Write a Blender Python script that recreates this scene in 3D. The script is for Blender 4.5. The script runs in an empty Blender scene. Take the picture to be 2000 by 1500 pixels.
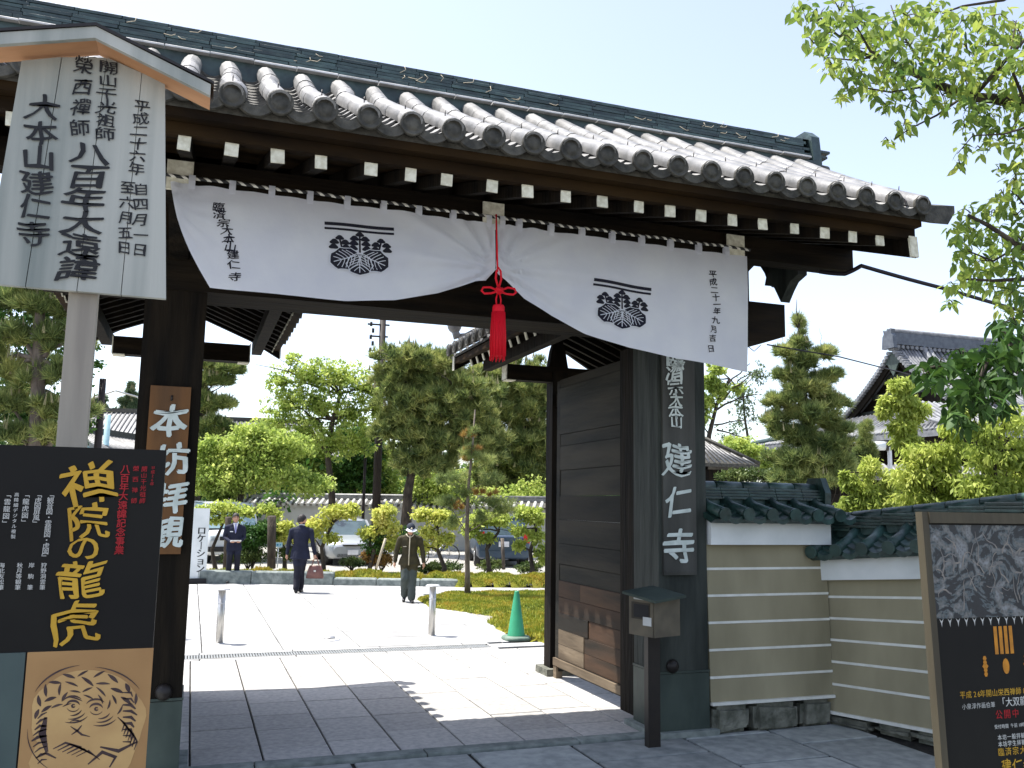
import bpy, bmesh, math, random
from math import sin, cos, pi, radians, sqrt, atan2
from mathutils import Vector, Matrix, Euler
random.seed(7)
SC = bpy.context.scene
COL = SC.collection

# ---------------------------------------------------------------- camera
PITCH, ROLL, YAW, FPX = radians(7.76), radians(0.9), radians(19.5), 1740.0
CAMP = Vector((0, 0, 2.0))
cF = Vector((sin(YAW)*cos(PITCH), cos(YAW)*cos(PITCH), sin(PITCH)))
r0 = Vector((cos(YAW), -sin(YAW), 0)); u0 = r0.cross(cF)
cR = r0*cos(ROLL) + u0*sin(ROLL); cU = u0*cos(ROLL) - r0*sin(ROLL)
cam = bpy.data.cameras.new('camera'); camo = bpy.data.objects.new('camera', cam); COL.objects.link(camo)
m3 = Matrix((cR, cU, -cF)).transposed()
camo.matrix_world = Matrix.Translation(CAMP) @ m3.to_4x4()
cam.sensor_width = 36; cam.lens = 36*FPX/2000; cam.clip_start = 0.05; cam.clip_end = 3000
SC.camera = camo

# ---------------------------------------------------------------- world, sun, exposure
SUN_V = Vector((-0.34, 0.245, 1.0)).normalized()          # towards the sun
SUN_EL = math.asin(SUN_V.z); SUN_AZ = atan2(SUN_V.x, SUN_V.y)
W = bpy.data.worlds.new('World'); SC.world = W; W.use_nodes = True
nt = W.node_tree; nt.nodes.clear()
sky = nt.nodes.new('ShaderNodeTexSky'); sky.sky_type = 'NISHITA'; sky.sun_disc = False
sky.sun_elevation = SUN_EL; sky.sun_rotation = SUN_AZ; sky.air_density = 1.0; sky.dust_density = 1.5; sky.ozone_density = 1.0
bg = nt.nodes.new('ShaderNodeBackground'); bg.inputs[1].default_value = 0.145
wo = nt.nodes.new('ShaderNodeOutputWorld')
hs = nt.nodes.new('ShaderNodeHueSaturation'); hs.inputs['Saturation'].default_value = 0.74; hs.inputs['Hue'].default_value = 0.507
nt.links.new(sky.outputs[0], hs.inputs['Color']); nt.links.new(hs.outputs[0], bg.inputs[0]); nt.links.new(bg.outputs[0], wo.inputs[0])
sd = bpy.data.lights.new('sun', 'SUN'); sd.energy = 4.3; sd.angle = radians(0.5); sd.color = (1.0, 0.96, 0.9)
so = bpy.data.objects.new('sun', sd); COL.objects.link(so); so.rotation_euler = SUN_V.to_track_quat('Z', 'Y').to_euler()
SC.view_settings.view_transform = 'Standard'; SC.view_settings.look = 'None'
SC.view_settings.exposure = 1.2; SC.view_settings.gamma = 1.0; SC.view_settings.use_curve_mapping = False

def at(px, py, d):                 # a point of the place at forward depth d
    return CAMP + d*(cF + cR*(px-1000)/FPX - cU*(py-750)/FPX)
def ground(px, py, z=0.0):
    r = cF + cR*(px-1000)/FPX - cU*(py-750)/FPX
    return CAMP + r*((z-2.0)/r.z)
def foot(px, d):
    p = at(px, 985, d); p.z = 0; return p
def onY(px, py, Y):
    r = cF + cR*(px-1000)/FPX - cU*(py-750)/FPX
    return CAMP + r*(Y/r.y)

# ---------------------------------------------------------------- materials
def mat(name, c1, c2=None, scale=5.0, rough=0.8, bump=0.0, stretch=(1, 1, 1), spec=0.3, island=0.0, objr=0.0,
        c3=None, transl=0.0, metal=0.0, detail=6, bscale=None, coat=0.0, lo=0.35, hi=0.65, bdist=0.02):
    m = bpy.data.materials.new(name); m.use_nodes = True
    t = m.node_tree; N = t.nodes; L = t.links
    b = N['Principled BSDF']; out = N['Material Output']
    b.inputs['Roughness'].default_value = rough; b.inputs['Specular IOR Level'].default_value = spec
    b.inputs['Metallic'].default_value = metal; b.inputs['Coat Weight'].default_value = coat
    c2 = c2 or tuple(x*0.75 for x in c1)
    tc = N.new('ShaderNodeTexCoord'); mp = N.new('ShaderNodeMapping'); mp.inputs['Scale'].default_value = stretch
    L.new(tc.outputs['Object'], mp.inputs[0])
    no = N.new('ShaderNodeTexNoise'); no.inputs['Scale'].default_value = scale; no.inputs['Detail'].default_value = detail
    L.new(mp.outputs[0], no.inputs[0])
    if objr:
        oi = N.new('ShaderNodeObjectInfo'); va = N.new('ShaderNodeVectorMath'); va.operation = 'ADD'
        sc = N.new('ShaderNodeMath'); sc.operation = 'MULTIPLY'; sc.inputs[1].default_value = 37.0
        L.new(oi.outputs['Random'], sc.inputs[0]); L.new(mp.outputs[0], va.inputs[0]); L.new(sc.outputs[0], va.inputs[1]); L.new(va.outputs[0], no.inputs[0])
    cr = N.new('ShaderNodeValToRGB'); e = cr.color_ramp.elements
    e[0].position = lo; e[1].position = hi; e[0].color = (*c2, 1); e[1].color = (*c1, 1)
    if c3:
        k = cr.color_ramp.elements.new((lo+hi)/2); k.color = (*c3, 1)
    L.new(no.outputs[0], cr.inputs[0]); col = cr.outputs[0]
    if island or objr:
        if island: src = N.new('ShaderNodeNewGeometry').outputs['Random Per Island']; amt = island
        else: src = oi.outputs['Random']; amt = objr
        mr = N.new('ShaderNodeMapRange'); mr.inputs[3].default_value = 1-amt; mr.inputs[4].default_value = 1+amt
        L.new(src, mr.inputs[0]); mx = N.new('ShaderNodeMix'); mx.data_type = 'RGBA'; mx.blend_type = 'MULTIPLY'; mx.inputs[0].default_value = 1
        L.new(col, mx.inputs[6]); L.new(mr.outputs[0], mx.inputs[7]); col = mx.outputs[2]
    L.new(col, b.inputs['Base Color'])
    if bump:
        n2 = N.new('ShaderNodeTexNoise'); n2.inputs['Scale'].default_value = bscale or scale*3; n2.inputs['Detail'].default_value = 5
        L.new(mp.outputs[0], n2.inputs[0]); bp = N.new('ShaderNodeBump'); bp.inputs['Strength'].default_value = bump; bp.inputs['Distance'].default_value = bdist
        L.new(n2.outputs[0], bp.inputs['Height']); L.new(bp.outputs[0], b.inputs['Normal'])
    if transl:
        tr = N.new('ShaderNodeBsdfTranslucent'); ms = N.new('ShaderNodeMixShader'); ms.inputs[0].default_value = transl
        L.new(col, tr.inputs[0]); L.new(b.outputs[0], ms.inputs[1]); L.new(tr.outputs[0], ms.inputs[2]); L.new(ms.outputs[0], out.inputs[0])
    return m

def leafmat(name, ca, cb, cc, transl=0.4, rough=0.55):
    m = bpy.data.materials.new(name); m.use_nodes = True
    t = m.node_tree; N = t.nodes; L = t.links; b = N['Principled BSDF']; out = N['Material Output']
    g = N.new('ShaderNodeNewGeometry'); cr = N.new('ShaderNodeValToRGB'); e = cr.color_ramp.elements
    e[0].color = (*ca, 1); e[1].color = (*cc, 1); k = e.new(0.5); k.color = (*cb, 1)
    tc = N.new('ShaderNodeTexCoord'); no = N.new('ShaderNodeTexNoise'); no.inputs['Scale'].default_value = 1.6; L.new(tc.outputs['Object'], no.inputs[0])
    ad = N.new('ShaderNodeMath'); ad.operation = 'MULTIPLY_ADD'; ad.inputs[1].default_value = 0.5; ad.use_clamp = True
    sb = N.new('ShaderNodeMath'); sb.operation = 'MULTIPLY_ADD'; sb.inputs[1].default_value = 1.6; sb.inputs[2].default_value = -0.55
    L.new(no.outputs[0], sb.inputs[0]); L.new(g.outputs['Random Per Island'], ad.inputs[0]); L.new(sb.outputs[0], ad.inputs[2]); L.new(ad.outputs[0], cr.inputs[0])
    L.new(cr.outputs[0], b.inputs['Base Color']); b.inputs['Roughness'].default_value = rough; b.inputs['Specular IOR Level'].default_value = 0.25
    tr = N.new('ShaderNodeBsdfTranslucent'); ms = N.new('ShaderNodeMixShader'); ms.inputs[0].default_value = transl
    L.new(cr.outputs[0], tr.inputs[0]); L.new(b.outputs[0], ms.inputs[1]); L.new(tr.outputs[0], ms.inputs[2]); L.new(ms.outputs[0], out.inputs[0])
    return m

DW = (0.030, 0.020, 0.013)
M = dict(
    darkwood=mat('dark_wood', (0.015, 0.0105, 0.006), (0.004, 0.003, 0.002), 9, 0.8, 0.5, (1, 1, .12), .15),
    darkwood_x=mat('dark_wood_beam', (0.018, 0.012, 0.006), (0.004, 0.003, 0.002), 9, 0.8, 0.5, (.12, 1, 1), .15),
    soffit=mat('soffit_wood', (0.034, 0.019, 0.007), (0.006, 0.004, 0.003), 3, 0.85, 0.3, (.3, 1, 1), .1),
    greypillar=mat('grey_green_wood', (0.055, 0.062, 0.054), (0.018, 0.023, 0.020), 7, 0.7, 0.5, (1, 1, .14), .25),  # on the right pillar this tone is sky light put into the wood
    copper=mat('copper_sheath', (0.052, 0.072, 0.060), (0.026, 0.040, 0.034), 4, 0.5, 0.15, (1, 1, .5), .4),
    plankshade=mat('shaded_door_plank', (0.034, 0.030, 0.022), (0.010, 0.011, 0.009), 5, 0.75, 0.7, (1, .12, 1), .2, objr=.4),  # shade of the upper door put into the plank colour
    plank=mat('door_plank_wood', (0.085, 0.045, 0.024), (0.022, 0.018, 0.012), 4, 0.75, 0.5, (1, .15, 1), .25, objr=.45),
    greyplank=mat('grey_patch_wood', (0.22, 0.17, 0.115), (0.10, 0.075, 0.05), 6, 0.8, 0.5, (1, .15, 1), .2, objr=.2),
    whitepaint=mat('aged_white_paint', (0.82, 0.80, 0.66), (0.6, 0.57, 0.44), 25, 0.8, 0.2, objr=.08),
    tile=mat('silver_grey_tile', (0.225, 0.22, 0.212), (0.12, 0.12, 0.116), 7, 0.45, 0.3, spec=.5, objr=.2),
    tiledark=mat('dark_tile_end', (0.085, 0.08, 0.066), (0.035, 0.034, 0.028), 14, 0.7, 0.4, spec=.3, objr=.15),
    ridgetile=mat('ridge_tile_blue_grey', (0.040, 0.068, 0.066), (0.016, 0.028, 0.030), 7, 0.45, 0.3, spec=.5, objr=.35),
    ridgeedge=mat('pale_ridge_edge', (0.62, 0.61, 0.60), (0.4, 0.4, 0.39), 9, 0.6, 0.2, objr=.15),  # lowest ridge course, paler than the layers above
    hallridge=mat('hall_ridge', (0.11, 0.125, 0.145), (0.07, 0.08, 0.10), 3, 0.6, 0.2),
    candle=mat('pale_new_pine_shoot', (0.40, 0.36, 0.20), (0.28, 0.26, 0.12), 5, 0.8),
    halltile=mat('hall_roof_tile', (0.20, 0.205, 0.215), (0.12, 0.125, 0.135), 3, 0.55, 0.2, spec=.4, objr=.25),
    walltile=mat('wall_tile_shaded', (0.028, 0.066, 0.056), (0.010, 0.028, 0.023), 8, 0.4, 0.25, spec=.5, objr=.3),  # shade and sky reflection put into the tile colour
    stone=mat('granite_slab', (0.46, 0.44, 0.41), (0.31, 0.305, 0.295), 22, 0.8, 0.35, spec=.25, objr=.14, bdist=.004, lo=.3, hi=.7),
    slab=mat('pale_granite', (0.40, 0.398, 0.385), (0.27, 0.268, 0.26), 2.5, 0.8, 0.2, spec=.25, objr=.13, detail=9, bdist=.003),
    oldstone=mat('rough_old_stone', (0.23, 0.23, 0.19), (0.09, 0.095, 0.075), 7, 0.9, 0.8, spec=.2, objr=.3, bdist=.03),
    streetstone=mat('street_stone', (0.36, 0.38, 0.365), (0.24, 0.26, 0.255), 9, 0.85, 0.5, spec=.25, objr=.25, bdist=.01),
    kerb=mat('kerb_stone', (0.27, 0.30, 0.28), (0.15, 0.175, 0.165), 9, 0.85, 0.5, spec=.2, objr=.15),
    joint=mat('dark_joint', (0.035, 0.032, 0.028), (0.015, 0.014, 0.012), 20, 0.95, 0.3),
    gravel=mat('pale_gravel', (0.50, 0.48, 0.44), (0.25, 0.24, 0.21), 60, 0.95, 1.0, bdist=.02),
    asphalt=mat('light_asphalt', (0.30, 0.29, 0.27), (0.22, 0.21, 0.20), 8, 0.9, 0.4),
    moss=mat('moss', (0.20, 0.18, 0.022), (0.07, 0.10, 0.013), 3.2, 0.95, 1.0, c3=(0.20, 0.20, 0.018), bscale=60, bdist=.03),
    earth=mat('earth', (0.11, 0.085, 0.05), (0.05, 0.04, 0.025), 9, 0.95, 0.8),
    farplaster=mat('far_white_plaster', (0.42, 0.42, 0.40), (0.34, 0.345, 0.33), 1.5, 0.9, 0.1, spec=.1),
    slat=mat('drain_slat_steel', (0.26, 0.27, 0.27), (0.18, 0.19, 0.19), 9, 0.5, spec=.4),
    ochre=mat('ochre_wall_plaster', (0.38, 0.34, 0.225), (0.24, 0.215, 0.14), 2.2, 0.9, 0.25, (1, 1, .35), spec=.15, lo=.25, hi=.7),
    plaster=mat('white_plaster', (0.78, 0.80, 0.78), (0.64, 0.67, 0.65), 2.5, 0.85, 0.15, spec=.2),
    lineplaster=mat('white_line_plaster', (0.80, 0.80, 0.74), (0.66, 0.66, 0.6), 8, 0.85, 0.1),
    signwood=mat('pale_weathered_sign_wood', (0.45, 0.455, 0.41), (0.22, 0.245, 0.225), 7, 0.7, 0.2, (1, 1, .06), .3, lo=.3, hi=.62),
    postwood=mat('pale_post_wood', (0.44, 0.395, 0.32), (0.27, 0.24, 0.20), 8, 0.75, 0.25, (1, 1, .08), .3),
    warmlitwood=mat('warm_lit_wood', (0.62, 0.33, 0.17), (0.50, 0.25, 0.12), 8, 0.7, 0.2, (.1, 1, 1), .3),  # warm reflected light under the little roof put into the colour
    ink=mat('black_ink', (0.012, 0.012, 0.014), (0.02, 0.02, 0.022), 9, 0.55),
    inkblue=mat('navy_black_dye', (0.010, 0.010, 0.022), (0.014, 0.014, 0.02), 9, 0.8),
    black=mat('black_board', (0.011, 0.0105, 0.009), (0.008, 0.0075, 0.007), 3, 0.6, spec=.2),
    gold=mat('gold_print', (0.60, 0.36, 0.035), (0.46, 0.26, 0.02), 5, 0.5),
    redprint=mat('red_print', (0.42, 0.012, 0.02), (0.35, 0.01, 0.016), 5, 0.5),
    whiteprint=mat('white_print', (0.62, 0.62, 0.58), (0.5, 0.5, 0.47), 5, 0.6),
    letterwhite=mat('carved_white_letters', (0.64, 0.70, 0.66), (0.5, 0.56, 0.52), 12, 0.7),
    boardgrey=mat('grey_sign_board', (0.085, 0.085, 0.075), (0.04, 0.04, 0.036), 5, 0.7, 0.3, (1, 1, .12), .3),
    boardbrown=mat('brown_sign_board', (0.20, 0.085, 0.022), (0.085, 0.042, 0.016), 4, 0.6, 0.3, (1, 1, .12), .3),
    tanlight=mat('light_tan_painted_body', (0.60, 0.39, 0.16), (0.48, 0.29, 0.12), 6, 0.6),
    tan=mat('tan_painting_ground', (0.46, 0.27, 0.11), (0.36, 0.20, 0.08), 3, 0.6),
    teal=mat('grey_green_painting_ground', (0.085, 0.12, 0.11), (0.055, 0.08, 0.078), 3, 0.6),
    stripe=mat('brown_brush_stripe', (0.045, 0.028, 0.03), (0.085, 0.055, 0.05), 20, 0.7),
    framewood=mat('tan_frame_wood', (0.095, 0.08, 0.05), (0.06, 0.05, 0.032), 7, 0.6, 0.2, (1, 1, .1), .3),
    steel=mat('brushed_steel', (0.62, 0.60, 0.56), (0.45, 0.43, 0.40), 9, 0.35, 0.05, (8, 8, .1), .5, metal=.75),
    capsteel=mat('pale_steel_cap', (0.62, 0.63, 0.64), (0.5, 0.5, 0.51), 9, 0.5, spec=.5, metal=.3),
    darkmetal=mat('dark_brown_metal', (0.020, 0.015, 0.012), (0.013, 0.010, 0.009), 9, 0.45, spec=.4),
    box=mat('bronze_box_metal', (0.15, 0.125, 0.085), (0.10, 0.085, 0.06), 6, 0.55, 0.1, spec=.4),
    boxside=mat('dark_bronze_side', (0.050, 0.040, 0.026), (0.035, 0.028, 0.019), 6, 0.55, 0.1, spec=.4),
    green=mat('green_cone_plastic', (0.03, 0.26, 0.135), (0.025, 0.20, 0.105), 4, 0.5, 0.05),
    conebase=mat('cone_base_grey_green', (0.16, 0.22, 0.175), (0.10, 0.15, 0.12), 9, 0.7, 0.2),
    red=mat('red_silk', (0.80, 0.004, 0.022), (0.65, 0.003, 0.014), 40, 0.6, 0.3, (6, 6, .3)),
    bark=mat('bark', (0.075, 0.060, 0.045), (0.030, 0.024, 0.018), 9, 0.9, 0.9, (1, 1, .35), bdist=.03),
    greybark=mat('grey_bark', (0.20, 0.165, 0.135), (0.10, 0.08, 0.065), 12, 0.9, 0.8, (1, 1, .35)),
    pole=mat('brown_pole', (0.030, 0.022, 0.02), (0.02, 0.015, 0.014), 5, 0.7),
    rubber=mat('rubber', (0.02, 0.02, 0.02), None, 5, 0.8),
    glass=mat('car_glass', (0.05, 0.08, 0.085), (0.03, 0.05, 0.055), 2, 0.08, spec=.8),
    glasspale=mat('pale_window_glass', (0.30, 0.42, 0.44), (0.2, 0.3, 0.33), 2, 0.1, spec=.8),
    silver=mat('silver_car_paint', (0.36, 0.38, 0.40), (0.33, 0.35, 0.37), 2, 0.3, spec=.5, coat=.6, metal=.25),
    carwhite=mat('white_car_paint', (0.60, 0.62, 0.63), (0.56, 0.58, 0.59), 2, 0.3, spec=.5, coat=.5),
    carblue=mat('dark_blue_car_paint', (0.055, 0.085, 0.13), (0.045, 0.07, 0.11), 2, 0.3, spec=.5, coat=.6, metal=.3),
    carblack=mat('black_trim', (0.02, 0.02, 0.022), None, 5, 0.5),
    taillight=mat('red_lamp_lens', (0.55, 0.01, 0.015), (0.4, 0.01, 0.01), 9, 0.2, spec=.6),
    headlight=mat('clear_lamp_lens', (0.65, 0.72, 0.75), (0.5, 0.6, 0.65), 20, 0.1, spec=.8),
    chrome=mat('chrome', (0.6, 0.6, 0.6), None, 5, 0.2, metal=.9),
    skin=mat('skin', (0.50, 0.28, 0.19), (0.44, 0.24, 0.16), 9, 0.6),
    hair=mat('black_hair', (0.015, 0.012, 0.011), (0.03, 0.025, 0.022), 60, 0.5, 0.4),
    suit=mat('navy_suit_cloth', (0.016, 0.019, 0.040), (0.010, 0.012, 0.026), 5, 0.85, 0.2),
    trouser=mat('dark_trouser_cloth', (0.018, 0.018, 0.028), (0.010, 0.010, 0.016), 5, 0.85, 0.2),
    olive=mat('olive_brown_jacket_cloth', (0.052, 0.043, 0.020), (0.028, 0.024, 0.012), 6, 0.85, 0.3),
    greytrouser=mat('grey_green_trouser_cloth', (0.075, 0.088, 0.080), (0.050, 0.060, 0.055), 5, 0.85, 0.2),
    shirt=mat('white_shirt', (0.75, 0.75, 0.77), None, 5, 0.8), tie=mat('lilac_tie', (0.25, 0.26, 0.50), None, 5, 0.7),
    shoe=mat('black_leather', (0.018, 0.017, 0.018), None, 5, 0.35), bag=mat('brown_bag_leather', (0.20, 0.085, 0.065), (0.13, 0.05, 0.04), 9, 0.35, 0.1, spec=.5),
    capblack=mat('navy_cap', (0.018, 0.024, 0.038), None, 5, 0.8), trim=mat('pale_trim', (0.55, 0.48, 0.36), None, 5, 0.8),
    haze=mat('far_wall', (0.5, 0.5, 0.48), None, 2, 0.9), cable=mat('cable_black', (0.012, 0.008, 0.016), None, 5, 0.6),
    cyanblue=mat('pale_blue_paint', (0.32, 0.50, 0.56), None, 5, 0.6),
    birdgrey=mat('grey_feathers', (0.22, 0.20, 0.21), (0.12, 0.11, 0.12), 30, 0.8),
)
def ropemat():
    m = bpy.data.materials.new('black_white_twist'); m.use_nodes = True; t = m.node_tree; N = t.nodes; L = t.links
    tc = N.new('ShaderNodeTexCoord'); mp = N.new('ShaderNodeMapping'); mp.inputs['Rotation'].default_value = (0, radians(55), 0)
    w = N.new('ShaderNodeTexWave'); w.inputs['Scale'].default_value = 7.0; w.wave_type = 'BANDS'; w.bands_direction = 'X'
    cr = N.new('ShaderNodeValToRGB'); cr.color_ramp.elements[0].position = .62; cr.color_ramp.elements[1].position = .7
    cr.color_ramp.elements[0].color = (.012, .012, .012, 1); cr.color_ramp.elements[1].color = (.7, .68, .6, 1)
    L.new(tc.outputs['Object'], mp.inputs[0]); L.new(mp.outputs[0], w.inputs[0]); L.new(w.outputs[0], cr.inputs[0]); L.new(cr.outputs[0], N['Principled BSDF'].inputs['Base Color'])
    return m
M['rope'] = ropemat()
def clothmat():
    m = mat('white_curtain_cloth', (0.84, 0.86, 0.90), (0.77, 0.79, 0.86), 3, 0.9, 0.5, spec=.1, transl=.45, bscale=5, bdist=.03)  # blue of the sky tinted into the white cloth colour
    return m
M['cloth'] = clothmat()
def dragonmat():
    m = bpy.data.materials.new('swirling_cloud_print'); m.use_nodes = True; t = m.node_tree; N = t.nodes; L = t.links
    tc = N.new('ShaderNodeTexCoord'); no = N.new('ShaderNodeTexNoise'); no.inputs['Scale'].default_value = 5; no.inputs['Distortion'].default_value = 3.5; no.inputs['Detail'].default_value = 8
    v = N.new('ShaderNodeTexVoronoi'); v.inputs['Scale'].default_value = 60
    cr = N.new('ShaderNodeValToRGB'); e = cr.color_ramp.elements; e[0].position = .47; e[0].color = (.006, .008, .012, 1); e[1].position = .72; e[1].color = (.17, .18, .19, 1)
    k = e.new(.5); k.color = (.055, .075, .085, 1); k = e.new(.57); k.color = (.10, .10, .095, 1)
    mx = N.new('ShaderNodeMix'); mx.data_type = 'RGBA'; mx.blend_type = 'MULTIPLY'; mx.inputs[0].default_value = .7
    L.new(tc.outputs['Object'], no.inputs[0]); L.new(no.outputs[0], cr.inputs[0]); L.new(tc.outputs['Object'], v.inputs[0])
    L.new(cr.outputs[0], mx.inputs[6])
    m2 = N.new('ShaderNodeMapRange'); m2.inputs[1].default_value = 0; m2.inputs[2].default_value = .6; m2.inputs[3].default_value = .4; m2.inputs[4].default_value = 1.5
    L.new(v.outputs[0], m2.inputs[0]); L.new(m2.outputs[0], mx.inputs[7]); L.new(mx.outputs[2], N['Principled BSDF'].inputs['Base Color']); N['Principled BSDF'].inputs['Roughness'].default_value = .45
    return m
M['swirl'] = dragonmat()
LM = dict(
    maple=leafmat('fresh_maple_leaves', (0.18, 0.27, 0.055), (0.40, 0.50, 0.11), (0.64, 0.68, 0.20), .5),
    lime=leafmat('yellow_green_leaves', (0.20, 0.28, 0.05), (0.42, 0.50, 0.10), (0.62, 0.66, 0.17), .45),
    yellow=leafmat('yellow_shrub_leaves', (0.30, 0.34, 0.06), (0.52, 0.56, 0.11), (0.76, 0.70, 0.22), .4),
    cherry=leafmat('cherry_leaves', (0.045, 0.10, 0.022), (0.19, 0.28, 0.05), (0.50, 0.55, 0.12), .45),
    shade=leafmat('shaded_cherry_leaves', (0.018, 0.045, 0.010), (0.035, 0.085, 0.014), (0.08, 0.15, 0.02), .25),  # the tree's own shade put into the lower boughs' leaf colour
    deep=leafmat('deep_green_leaves', (0.03, 0.085, 0.018), (0.06, 0.14, 0.025), (0.11, 0.21, 0.035), .35),
    pine=leafmat('pine_needles', (0.04, 0.075, 0.028), (0.20, 0.25, 0.07), (0.58, 0.58, 0.20), .3),
    pinelight=leafmat('pine_needles_light', (0.045, 0.085, 0.034), (0.21, 0.27, 0.08), (0.60, 0.60, 0.21), .3),
    shrub=leafmat('shrub_leaves', (0.035, 0.065, 0.018), (0.08, 0.12, 0.03), (0.15, 0.18, 0.05), .3),
    farleaf=leafmat('far_tree_leaves', (0.07, 0.11, 0.06), (0.12, 0.17, 0.085), (0.20, 0.25, 0.12), .3),
    mossf=leafmat('moss_fibres', (0.10, 0.15, 0.018), (0.28, 0.31, 0.035), (0.48, 0.33, 0.055), .25),
    orange=leafmat('reddish_new_leaves', (0.26, 0.13, 0.04), (0.36, 0.22, 0.06), (0.34, 0.30, 0.08), .35),
)

# ---------------------------------------------------------------- mesh helpers
class MB:
    def __init__(s): s.v = []; s.f = []; s.m = []; s.sm = []
    def add(s, vs, fs, mi=0, smooth=False):
        k = len(s.v); s.v += [tuple(x) for x in vs]; s.f += [tuple(i+k for i in f) for f in fs]
        s.m += [mi]*len(fs); s.sm += [smooth]*len(fs); return s
    def box(s, c, d, rot=None, mi=0, j=0.0):
        vs = []
        for x in (-.5, .5):
            for y in (-.5, .5):
                for z in (-.5, .5):
                    p = Vector((x*d[0], y*d[1], z*d[2]))
                    if j: p += Vector((random.uniform(-j, j), random.uniform(-j, j), random.uniform(-j, j)))
                    if rot is not None: p = rot @ p
                    vs.append(p + Vector(c))
        return s.add(vs, [(0, 1, 3, 2), (4, 6, 7, 5), (0, 4, 5, 1), (2, 3, 7, 6), (0, 2, 6, 4), (1, 5, 7, 3)], mi)
    def cham(s, c, d, b=0.01, rot=None, mi=0):     # box with chamfered top rim
        x, y, z = d[0]/2, d[1]/2, d[2]/2; r = []
        for (X, Y, Z) in ((x, y, -z), (x, y, z-b), (x-b, y-b, z)):
            for sx, sy in ((-1, -1), (1, -1), (1, 1), (-1, 1)):
                p = Vector((sx*X, sy*Y, Z)); r.append((rot @ p if rot is not None else p)+Vector(c))
        f = [(3, 2, 1, 0), (8, 9, 10, 11)]
        for k in (0, 4):
            for i in range(4): f.append((k+i, k+(i+1) % 4, k+4+(i+1) % 4, k+4+i))
        return s.add(r, f, mi)
    def bar(s, p, q, w, h, mi=0, up=(0, 0, 1)):
        p, q = Vector(p), Vector(q); d = (q-p); L = d.length; d.normalize(); u = Vector(up)
        sd = d.cross(u)
        if sd.length < 1e-4: sd = Vector((1, 0, 0))
        sd.normalize(); u = sd.cross(d); R = Matrix((d, sd, u)).transposed()
        return s.box((p+q)/2, (L, w, h), R, mi)
    def tube(s, pts, rad, n=8, mi=0, caps=True, smooth=True, squash=None):
        pts = [Vector(p) for p in pts]; rad = rad if isinstance(rad, (list, tuple)) else [rad]*len(pts)
        vs = []; a = None
        for i, p in enumerate(pts):
            t = (pts[min(i+1, len(pts)-1)]-pts[max(i-1, 0)]).normalized()
            if a is None: a = t.orthogonal().normalized()
            else:
                a = a - t*a.dot(t)
                a = a.normalized() if a.length > 1e-5 else t.orthogonal().normalized()
            b = t.cross(a)
            for k in range(n):
                o = (a*cos(2*pi*k/n)+b*sin(2*pi*k/n))*rad[i]; vs.append(p+o)
        fs = [(i*n+k, i*n+(k+1) % n, (i+1)*n+(k+1) % n, (i+1)*n+k) for i in range(len(pts)-1) for k in range(n)]
        s.add(vs, fs, mi, smooth)
        if caps:
            k0 = len(s.v)-len(vs); s.f += [tuple(k0+i for i in range(n))[::-1], tuple(k0+(len(pts)-1)*n+i for i in range(n))]; s.m += [mi]*2; s.sm += [False]*2
        return s
    def lathe(s, prof, c=(0, 0, 0), n=16, mi=0, smooth=True, sq=None):   # prof: (r, z)
        c = Vector(c); vs = []
        for r, z in prof:
            for k in range(n):
                a = 2*pi*k/n
                if sq:      # squarish
                    q = (abs(cos(a))**sq+abs(sin(a))**sq)**(-1/sq)
                else: q = 1
                vs.append(c+Vector((r*q*cos(a), r*q*sin(a), z)))
        m = len(prof); fs = [(i*n+k, i*n+(k+1) % n, (i+1)*n+(k+1) % n, (i+1)*n+k) for i in range(m-1) for k in range(n)]
        fs += [tuple(range(n))[::-1], tuple((m-1)*n+k for k in range(n))]
        return s.add(vs, fs, mi, smooth)
    def ell(s, c, r, n=12, m=8, mi=0, rot=None, jit=0):
        vs = []; fs = []
        for i in range(m+1):
            th = pi*i/m
            for k in range(n):
                a = 2*pi*k/n; j = 1+random.uniform(-jit, jit); p = Vector((r[0]*sin(th)*cos(a)*j, r[1]*sin(th)*sin(a)*j, r[2]*cos(th)*j))
                if rot is not None: p = rot @ p
                vs.append(Vector(c)+p)
        for i in range(m):
            for k in range(n): fs.append((i*n+k, (i+1)*n+k, (i+1)*n+(k+1) % n, i*n+(k+1) % n))
        return s.add(vs, fs, mi, True)
    def prism(s, poly, o, u, v, w, mi=0):     # polygon (a,b) in frame o+u*a+v*b, extruded by vector w
        o, u, v, w = map(Vector, (o, u, v, w)); n = len(poly)
        a = [o+u*p[0]+v*p[1] for p in poly]; b = [p+w for p in a]
        return s.add(a+b, [tuple(range(n)), tuple(range(n, 2*n))[::-1]]+[(i, i+n, (i+1) % n+n, (i+1) % n) for i in range(n)], mi)
    def loft(s, rings, mi=0, closed=True, smooth=True, caps=True):
        n = len(rings[0]); vs = [p for r in rings for p in r]; e = n if closed else n-1
        fs = [(i*n+k, i*n+(k+1) % n, (i+1)*n+(k+1) % n, (i+1)*n+k) for i in range(len(rings)-1) for k in range(e)]
        s.add(vs, fs, mi, smooth)
        if caps and closed:
            k0 = len(s.v)-len(vs); s.f += [tuple(k0+i for i in range(n))[::-1], tuple(k0+(len(rings)-1)*n+i for i in range(n))]; s.m += [mi]*2; s.sm += [False]*2
        return s
    def mesh(s, name, mats):
        me = bpy.data.meshes.new(name); me.from_pydata(s.v, [], s.f)
        for m in (mats if isinstance(mats, (list, tuple)) else [mats]): me.materials.append(m)
        me.polygons.foreach_set('material_index', s.m); me.polygons.foreach_set('use_smooth', s.sm); me.update()
        return me
    def fixn(s, me):
        b = bmesh.new(); b.from_mesh(me); bmesh.ops.recalc_face_normals(b, faces=b.faces); b.to_mesh(me); b.free()
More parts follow.
